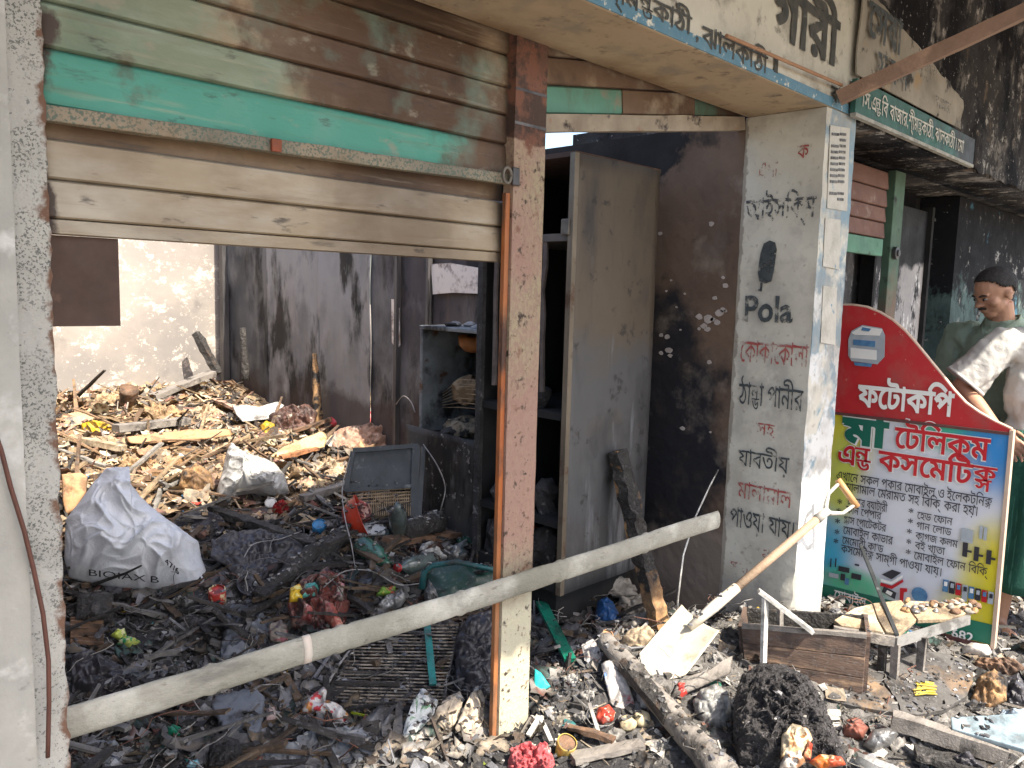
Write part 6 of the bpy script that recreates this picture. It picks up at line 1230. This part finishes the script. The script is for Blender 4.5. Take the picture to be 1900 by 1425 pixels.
# table with split top
P = G(1670, 1262, .0); P = Vector((P.x, P.y, P.z+.20)); nT = Vector((-.10, -.12, 1)).normalized()
tt = thing('broken_table', 'broken low table with pale splintered top and rubble on it before the sign', 'table', (P.x, P.y, heap(P.x, P.y)))
def TQ(x, y, l=0): return onp(x, y, P, nT)+nT*l
def pl(poly, m_, nm, th=.016, l=0, ragged=.0): mb = MB(); mb.prism([TQ(x, y, l) for x, y in poly], -nT*th); return mb.build(nm, m_, tt, bevel=.002)
pl([(1548, 1150), (1585, 1128), (1618, 1120), (1628, 1150), (1640, 1172), (1560, 1160)], m_palew, 'top_board'); pl([(1620, 1120), (1672, 1114), (1700, 1150), (1668, 1178), (1644, 1172), (1630, 1150)], m_palew, 'top_board', l=.002); pl([(1676, 1114), (1790, 1118), (1815, 1130), (1760, 1148), (1704, 1150)], m_palew, 'top_board')
mb = MB(); mb.bar(TQ(1548, 1160, -.022), TQ(1662, 1180, -.022), .02, .034, seg=5, jit=.003); mb.build('edge_rail', m_grayw, tt); mb = MB(); mb.bar(TQ(1664, 1182, -.022), TQ(1800, 1140, -.022), .012, .036); mb.build('metal_edge', mat('galvanised', (.42, .42, .41), (.28, .28, .27), 8, .45, .5), tt)
for x, y in ((1642, 1172), (1666, 1180), (1715, 1168), (1590, 1160)):
    a = TQ(x, y, -.03); mb = MB(); mb.bar(a, (a.x+.005, a.y, heap(a.x, a.y)-.01), .026, .022, jit=.003); mb.build('leg', m_charw if x in (1642, 1590) else m_grayw, tt)
rl = random.Random(3)
for i in range(40):
    q = TQ(rl.uniform(1675, 1815), rl.uniform(1116, 1138), .006); lump(q, (rl.uniform(.006, .02), rl.uniform(.006, .018), rl.uniform(.005, .012)), [m_stone, m_half, m_brownw, m_foil][i % 4], tt, 'rubble_bit', .008, 50, 8, i)
A = S(1597, 1012, .12); B = TQ(1664, 1178, .0)
tag(MB().bar(A, B, .014, .008, seg=6, jit=.002).build('metal_strip', m_blk), 'thin black metal strip leaning across the sign', 'metal strip')
# charred round table top
P = G(1660, 1305, .02); nD = Vector((-.15, -.2, 1)).normalized(); dt = thing('charred_disc', 'cracked charred round board lying in front of the wooden box', 'board', P)
m_disc = mat('charred_board', (.11, .105, .10), (.06, .057, .055), 5, .8, 0, .5, 30, stains=[dict(col=(.02, .02, .02), scale=5, lo=.56, hi=.66), dict(col=(.27, .17, .09), scale=2.6, lo=.58, hi=.68), dict(col=(.24, .23, .22), scale=20, lo=.62, hi=.7)])
crack = [(1625, 1236), (1640, 1252), (1636, 1265), (1655, 1290), (1668, 1312), (1665, 1322)]
def DQ(x, y): return onp(x, y, P, nD)
lefth = [(1665, 1323), (1620, 1316), (1560, 1305), (1535, 1294), (1560, 1270), (1590, 1245)]; righth = [(1680, 1213), (1740, 1210), (1790, 1225), (1808, 1252), (1795, 1290), (1750, 1318), (1700, 1325)]
for poly in (crack[:-1]+lefth, [(x+4, y) for x, y in crack[::-1]]+righth):
    W = resample([DQ(x, y) for x, y in poly], 60); c = sum(W, Vector())/60; W = [p+(p-c)*.05*N(p.x*30, p.y*30) for p in W]; mb = MB(); mb.prism(W, -nD*.016); mb.build('board_piece', m_disc, dt)
for i in range(9):
    a = DQ(1697+rl.uniform(-3, 4), 1268+i*3.1)+nD*(.004+.002*(i % 3)); b2 = DQ(1734+rl.uniform(-4, 4), 1270+i*2.6)+nD*(.006+.003*(i % 2)); mb = MB(); mb.tube([a, (a+b2)/2+nD*.005, b2], .0028, 5); o = mb.build('strand', plas('yellow_cord', (.66, .48, .02), .5, .8), None)
    if i == 0:
        yc = thing('rope_bundle', 'small bundle of bright yellow cord on the charred round board', 'cord', a)
    o.parent = yc; o.location = WL[o.name]-WL[yc.name]
stick(G(1655, 1335, .06), G(1868, 1402, .05), .05, .05, m_grayw, 'squared grey beam running to the bottom right', 'beam', 'beam', jit=.005)
slab([(1764, 1330), (1905, 1322), (1915, 1380), (1900, 1390), (1766, 1352)], mat('pale_blue_panel', (.28, .36, .40), (.22, .29, .33), 4, .5, stains=[dict(col=(.2, .2, .2), scale=7, lo=.62, hi=.72)]), 'pale blue enamelled panel at the lower right edge', 'panel', 'enamelled_sheet', (1830, 1385), 68, .08, .02)
stick(G(1700, 1395, .04), G(1830, 1432, .04), .07, .02, m_charw, 'charred grey board below the squared beam', 'board', 'board')
stick(G(1590, 1405, .05), G(1680, 1440, .05), .03, .02, mat('aluminium', (.5, .5, .49), (.35, .35, .34), 9, .4, .6), 'bright metal edge strip right of the fibre bundle', 'metal strip', 'metal_strip')
puff('ribbed_jar', [(1600, 1385), (1618, 1355), (1650, 1350), (1668, 1362), (1650, 1385), (1620, 1398)], m_foil, 'dented ribbed metal jar under the charred round board', 'jar', tilt=40, th=.05, amp=.006, freq=40)
puff('burnt_bag', [(1560, 1370), (1565, 1340), (1595, 1332), (1612, 1350), (1600, 1375)], plas('dullred', (.28, .10, .07), .6, .62), 'dull red melted bag left of the ribbed jar', 'bag', tilt=45, th=.04, amp=.02, ridge=True)
gc = puff('clear_box', [(1782, 1218), (1785, 1202), (1800, 1194), (1835, 1198), (1842, 1212), (1832, 1222)], mat('clear_plastic', (.55, .52, .48), (.4, .36, .33), 6, .2, 0, .1), 'clear plastic food box at the foot of the sign', 'box', tilt=40, th=.05, amp=.006)
for i, (poly, m_, lb) in enumerate([([(1800, 1300), (1815, 1255), (1845, 1240), (1870, 1260), (1868, 1300), (1835, 1315)], m_half, 'rusty tangled wire mesh lump below the sign corner'), ([(1850, 1300), (1860, 1258), (1890, 1250), (1905, 1275), (1905, 1310), (1870, 1312)], m_blkp, 'black folded plastic at the right edge'), ([(1845, 1335), (1858, 1318), (1905, 1318), (1905, 1332), (1870, 1338)], plas('paleb', (.40, .50, .60), .3, .8), 'pale blue plastic bag at the right edge above the panel'), ([(1730, 1430), (1745, 1405), (1800, 1398), (1830, 1430)], m_blkp, 'black plastic bag at the bottom right'), ([(1800, 1240), (1812, 1222), (1880, 1222), (1905, 1240), (1870, 1255)], mat('rusty_wire', (.26, .15, .09), (.12, .07, .045), 20, .8, 0, .8, 40), 'rust brown wire tangle at the foot of the sign')]):
    puff('debris_lump', poly, m_, lb, 'debris', tilt=48, th=.05, amp=.03, freq=20, ridge=2, seed=i, n=80, rings=20)

DIRT = 0
# crumbs of ash lying on whatever fell before them
bpy.context.view_layer.update(); dg = bpy.context.evaluated_depsgraph_get(); rnd = random.Random(77); V = []; F = []; Cc = []
skip = ('bamboo', 'shovel', 'blade', 'post', 'channel', 'sign', 'shaft', 'lettering', 'ash_bed', 'rubble', 'burnt_scraps', 'pillar', 'guide', 'grip', 'timber', 'top', 'rail', 'white_sack')
tries = 0
while tries < 22000:
    tries += 1
    if tries % 3: x, y = rnd.uniform(-1.2, 1.2), rnd.uniform(.0, 1.9)
    else: x, y = rnd.uniform(.0, 2.7), rnd.uniform(-1.1, .3)
    hit, loc, nr, _, ob, _ = scene.ray_cast(dg, Vector((x, y, 1.15)), Vector((0, 0, -1)), distance=1.4)
    if not hit or nr.z < .3 or loc.z > .6 or any(ob.name.startswith(q) for q in skip): continue
    s = rnd.uniform(.004, .018); c = Vector(rnd.choice(PD+PM[:3]))*rnd.uniform(.6, 1.2); k = len(V)
    Rm = Matrix.Rotation(rnd.uniform(0, 6.28), 3, 'Z') @ Matrix.Rotation(rnd.gauss(0, .5), 3, 'X')
    for sx in (-.5, .5):
        for sy in (-.5, .5):
            for sz in (-.5, .5): V.append(loc+Vector((0, 0, s*.12))+Rm@Vector((sx*s*rnd.uniform(.5, 1.4), sy*s*rnd.uniform(.3, .9), sz*s*rnd.uniform(.1, .5))))
    F += [tuple(k+i for i in f) for f in ((0, 1, 3, 2), (4, 6, 7, 5), (0, 4, 5, 1), (2, 3, 7, 6), (0, 2, 6, 4), (1, 5, 7, 3))]; Cc += [c]*8
o = obj_from('ash_crumbs', V, F, MAT['rubble'], None, False, (0, 0, 0), Cc); tag(o, 'ash crumbs settled on top of the fallen things', 'ash', kind='stuff')
# ================================================================ people
def person(root_xy, face, height, label, pose, skin, shirt_m, lower_m, hair_m, zg=0.0):
    k = height/1.66; f = Vector((face[0], face[1], 0)).normalized(); l = Vector((0, 0, 1)).cross(f); base = Vector((root_xy[0], root_xy[1], zg))
    def W(a, b2, c): return base+l*(a*k)+f*(b2*k)+Vector((0, 0, c*k))
    root = thing('person', label, 'person', base)
    B = MB()
    def tub(mb, pts, rs, n=14, flat=1): mb.tube([W(*p) for p in pts], [r*k for r in rs], n, flat=flat)
    def ball(mb, p, r, n=14):
        rot = Matrix((l, f, Vector((0, 0, 1)))).transposed(); mb.ell(W(*p), tuple(x*k for x in r), rot, n, 10)
    # legs, torso core, neck
    for s in (-1, 1):
        hx = .085*s; fy = pose.get('step', 0)*s
        tub(B, [(hx, 0, .86), (hx*1.05, .01+fy*.5, .47), (hx*1.1, fy-.01, .27), (hx*1.1, fy-.02, .07)], [.085, .055, .052, .034])
        ball(B, (hx*1.1, fy+.05, .035), (.042, .115, .034)); ball(B, (hx*1.1, fy-.02, .06), (.034, .045, .05))
        for t in range(5): ball(B, (hx*1.1+s*(.028-.014*t), fy+.155-.008*abs(t-3), .018), (.010, .02, .012), 8)
    ball(B, (0, 0, .92), (.15, .10, .13)); ball(B, (0, .005, 1.15), (.145, .095, .2)); ball(B, (0, 0, 1.32), (.17, .08, .07))
    hd = pose['head']                        # (turn about vertical, nod forward)
    tub(B, [(0, -.01, 1.34), (0, .012, 1.44), (0, .03, 1.50)], [.062, .054, .052])
    Hc = Vector((0, .03, 1.49)); Rh = Matrix.Rotation(R(hd[0]), 3, 'Z') @ Matrix.Rotation(R(-hd[1]), 3, 'X')
    def H(a, b2, c): v = Hc+Rh@Vector((a, b2, c)); return W(*v)
    Rw = Matrix((l, f, Vector((0, 0, 1)))).transposed() @ Rh
    def hb(mb, p, r, n=16, extra=None): mb.ell(H(*p), tuple(x*k for x in r), Rw if extra is None else Rw@extra, n, 12)
    hb(B, (0, .0, .088), (.073, .093, .086)); hb(B, (0, .035, .03), (.058, .058, .065)); hb(B, (0, .062, -.022), (.032, .026, .022)); hb(B, (0, .05, .045), (.064, .045, .03))
    hb(B, (0, .082, .078), (.056, .018, .010)); hb(B, (0, .088, .060), (.010, .012, .026)); hb(B, (0, .104, .036), (.015, .018, .012)); hb(B, (.014, .094, .032), (.009, .011, .008)); hb(B, (-.014, .094, .032), (.009, .011, .008))
    hb(B, (0, .088, .008), (.024, .012, .006)); hb(B, (0, .086, -.003), (.022, .012, .007))
    for s in (-1, 1): hb(B, (.047*s, .058, .035), (.02, .025, .02)); hb(B, (.073*s, -.002, .048), (.008, .017, .029), 12); hb(B, (.079*s, -.008, .058), (.006, .014, .014), 10)
    # arms and hands
    for s in (-1, 1):
        sh_, el, wr, hd_, cl = pose['arms'][s]
        tub(B, [sh_, tuple((a+b3)/2 for a, b3 in zip(sh_, el)), el, tuple(a*.6+b3*.4 for a, b3 in zip(el, wr)), wr], [.052, .046, .038, .038, .025])
        wv = Vector(wr); dv = (Vector(hd_)-wv).normalized(); sv2 = Vector(cl).normalized(); sv2 = (sv2-dv*sv2.dot(dv)).normalized(); nv = dv.cross(sv2)
        B.tube([W(*(wv+dv*q)) for q in (0, .03, .06, .088)], [.026*k, .034*k, .040*k, .036*k], 12, flat=.45, up=Vector(l*nv.x+f*nv.y+Vector((0, 0, nv.z))))
        for i, (off, ln) in enumerate(((-.031, .062), (-.0105, .076), (.0105, .082), (.031, .072))):
            p0 = wv+dv*.08+sv2*off; p1 = p0+dv*ln*.42+sv2*off*.10; p2 = p1+(dv*.85-nv*.5).normalized()*ln*.33; p3 = p2+(dv*.6-nv*.8).normalized()*ln*.27
            B.tube([W(*p) for p in (p0, p1, p2, p3)], [.0095*k, .009*k, .008*k, .0065*k], 8)
        t0 = wv+dv*.03+sv2*.028; t1 = t0+(dv*.55+sv2*.8-nv*.2).normalized()*.036; t2 = t1+(dv*.9+sv2*.3-nv*.3).normalized()*.034
        B.tube([W(*p) for p in (t0, t1, t2)], [.012*k, .011*k, .008*k], 8)
    body = B.build('body', skin, root, smooth=True); rm = body.modifiers.new('r', 'REMESH'); rm.mode = 'VOXEL'; rm.voxel_size = .0055; rm.use_smooth_shade = True
    sm = body.modifiers.new('s', 'SMOOTH'); sm.iterations = 3; sm.factor = .5
    for s in (-1, 1):
        E2 = MB(); hb(E2, (.031*s, .086, .060), (.014, .009, .0065), 12); E2.build('eye', mat('eye', (.22, .19, .17), (.25, .22, .2), 9, .3), root, smooth=True)
        E2 = MB(); hb(E2, (.031*s, .0935, .060), (.006, .003, .006), 10); E2.build('iris', mat('iris', (.02, .012, .008), (.02, .012, .008), 9, .2), root, smooth=True)
        E2 = MB(); E2.tube([H(s*.014, .096, .076), H(s*.032, .096, .081), H(s*.050, .084, .077)], [.004*k, .005*k, .003*k], 6); E2.build('eyebrow', hair_m, root)
    if pose.get('moustache'): E2 = MB(); E2.tube([H(-.026, .090, .014), H(0, .106, .021), H(.026, .090, .014)], [.004*k, .007*k, .004*k], 6); E2.build('moustache', hair_m, root)
    # hair
    Hm = MB(); vs3 = []
    Hm.ell((0, 0, 0), (1, 1, 1), None, 60, 44); keep = [v for v in Hm.v]
    hl = lambda v: v.z > lerp([(-1, -.60), (-.45, -.50), (-.2, -.12), (.1, -.02), (.3, .10), (.5, .40), (.75, .56), (1, .60)], v.y)+.05*N(v.x*12, v.y*12, 3)
    fs = [fc for fc in Hm.f if all(hl(keep[i]) for i in fc)]
    vv = []
    for v in keep:
        r = 1+.03*N(v.x*9, v.y*9, v.z*9)+.02*N(v.x*25, v.y*25, v.z*25); vv.append(H(v.x*.0755*r, -.001+v.y*.0955*r, .0885+v.z*.0885*r))
    used = sorted({i for fc in fs for i in fc}); mp = {o: i for i, o in enumerate(used)}
    ho = obj_from('hair', [vv[i] for i in used], [tuple(mp[i] for i in fc) for fc in fs], hair_m, root, True); sd = ho.modifiers.new('s', 'SOLIDIFY'); sd.thickness = .004
    # shirt
    T = MB(); ball(T, (0, 0, .93), (.19, .145, .15)); ball(T, (0, .005, 1.13), (.19, .138, .25)); ball(T, (0, -.005, 1.315), (.185, .10, .085)); tub(T, [(0, -.012, 1.33), (0, .006, 1.425)], [.085, .068]); T.tube([W(0, 0, .80), W(0, 0, 1.0)], [.168*k, .165*k], 20, flat=.8, up=f)
    for s in (-1, 1):
        sh_, el, wr, hd_, cl = pose['arms'][s]; q = pose.get('sleeve', .75)
        m1 = tuple(a+(b3-a)*q*.5 for a, b3 in zip(sh_, el)); m2 = tuple(a+(b3-a)*q for a, b3 in zip(sh_, el))
        inn = (sh_[0]*.62, sh_[1], sh_[2]-.01); tub(T, [inn, sh_, m1, m2], [.082, .08, .082, .088])
    T.v = [v+Vector((N(v.x*14, v.y*14, v.z*9), N(v.y*14, v.z*9, v.x*14), 0))*.010 for v in T.v]
    so2 = T.build('shirt', shirt_m, root, smooth=True); rm = so2.modifiers.new('r', 'REMESH'); rm.mode = 'VOXEL'; rm.voxel_size = .008; rm.use_smooth_shade = True
    sm = so2.modifiers.new('s', 'SMOOTH'); sm.iterations = 6
    tx = bpy.data.textures.get('folds') or bpy.data.textures.new('folds', 'CLOUDS'); tx.noise_scale = .055; dp = so2.modifiers.new('d', 'DISPLACE'); dp.texture = tx; dp.strength = .022; dp.mid_level = .5; dp.texture_coords = 'GLOBAL'
    for s in (-1, 1):                        # sleeve hems
        sh_, el, wr, hd_, cl = pose['arms'][s]; q = pose.get('sleeve', .75); e = Vector(sh_).lerp(Vector(el), q); e0 = Vector(sh_).lerp(Vector(el), q-.05); Hs = MB(); Hs.tube([W(*e0), W(*e)], [.091*k, .094*k], 18, cap=False); Hs.build('sleeve_hem', shirt_m, root, smooth=True, solid=.006)
    C2 = MB()                                # collar
    for s in (-1, 1):
        C2.add([W(.0, -.075, 1.44), W(.055*s, -.045, 1.445), W(.078*s, .01, 1.425), W(.045*s, .075, 1.375), W(.012*s, .088, 1.352), W(.06*s, .082, 1.332), W(.092*s, .02, 1.385), W(.075*s, -.06, 1.40), W(0, -.09, 1.405)], [(0, 1, 7, 8), (1, 2, 6, 7), (2, 3, 5, 6), (3, 4, 5)])
    C2.build('collar', shirt_m, root, smooth=True, solid=.004)
    # wrapped cloth
    def lf2(u, v):
        a = u*2*math.pi; z = pose.get('hem', .32)+(.97-pose.get('hem', .32))*v; r = (.175+.02*(1-v))*(1+.05*math.sin(a*9+3*v)+.04*math.sin(a*5-v*4)); return W(r*math.cos(a), .78*r*math.sin(a), z)
    Lm = MB(); Lm.grid(lf2, 72, 16); Lm.build('wrapped_cloth', lower_m, root, smooth=True, solid=.004)
    for s in (-1, 1):
        fy = pose.get('step', 0)*s; Sd = MB(); ball(Sd, (.0935*s, fy+.045, .006), (.048, .13, .012)); Sd.build('sandal', mat('sandal', (.40, .36, .28), (.2, .17, .13), 12, .7), root, smooth=True)
        Sd = MB(); Sd.tube([W(.0935*s-.05, fy+.05, .02), W(.0935*s-.03, fy+.065, .065), W(.0935*s+.03, fy+.065, .065), W(.0935*s+.05, fy+.05, .02)], .012*k, 8); Sd.build('sandal_strap', MAT['sandal'], root)
    return root
m_skin = mat('skin', (.46, .255, .165), (.37, .195, .125), 9, .5, 0, .15, 90, stains=[dict(col=(.50, .29, .19), scale=6, lo=.55, hi=.7, amt=.6)], rand=False)
m_hair = mat('hair', (.012, .011, .011), (.03, .028, .028), 60, .8, 0, .6, 90)
m_gsh = mat('green_shirt', (.27, .34, .27), (.21, .27, .21), 5, .85, 0, .3, 120)
m_csh = mat('cream_shirt', (.54, .53, .50), (.46, .45, .42), 5, .85, 0, .3, 120)
m_lung = mat('green_cloth', (.015, .09, .06), (.008, .055, .04), 8, .85, 0, .3, 120, stains=[dict(col=(.05, .16, .12), scale=30, lo=.58, hi=.62, stretch=(3, 3, .2))])
m_lung2 = mat('checked_cloth', (.16, .17, .18), (.1, .1, .12), 8, .85, 0, .3, 120)
dn = {1: ((.205, 0, 1.335), (.26, -.02, 1.06), (.25, .06, .82), (.245, .09, .72), (0, 1, 0)), -1: ((-.205, 0, 1.335), (-.26, -.02, 1.06), (-.25, .06, .82), (-.245, .09, .72), (0, 1, 0))}
person((2.56, -.665), (-.93, .28), 1.655, 'man in green collared shirt looking down behind the sign', dict(head=(22, 24), arms=dn, moustache=True, step=.03, hem=.30), m_skin, m_gsh, m_lung2, m_hair, -.03)
dn2 = {-1: ((-.205, 0, 1.335), (-.36, -.02, 1.14), (-.26, .16, .97), (-.19, .20, .90), (0, .3, 1)), 1: ((.205, 0, 1.335), (.26, -.02, 1.06), (.25, .06, .82), (.245, .09, .72), (0, 1, 0))}
person((2.31, -.935), (-.80, -.55), 1.64, 'person in cream shirt and green wrapped cloth at the right edge', dict(head=(-10, 15), arms=dn2, step=.05, sleeve=.92, hem=.25), m_skin, m_csh, m_lung, m_hair, -.03)
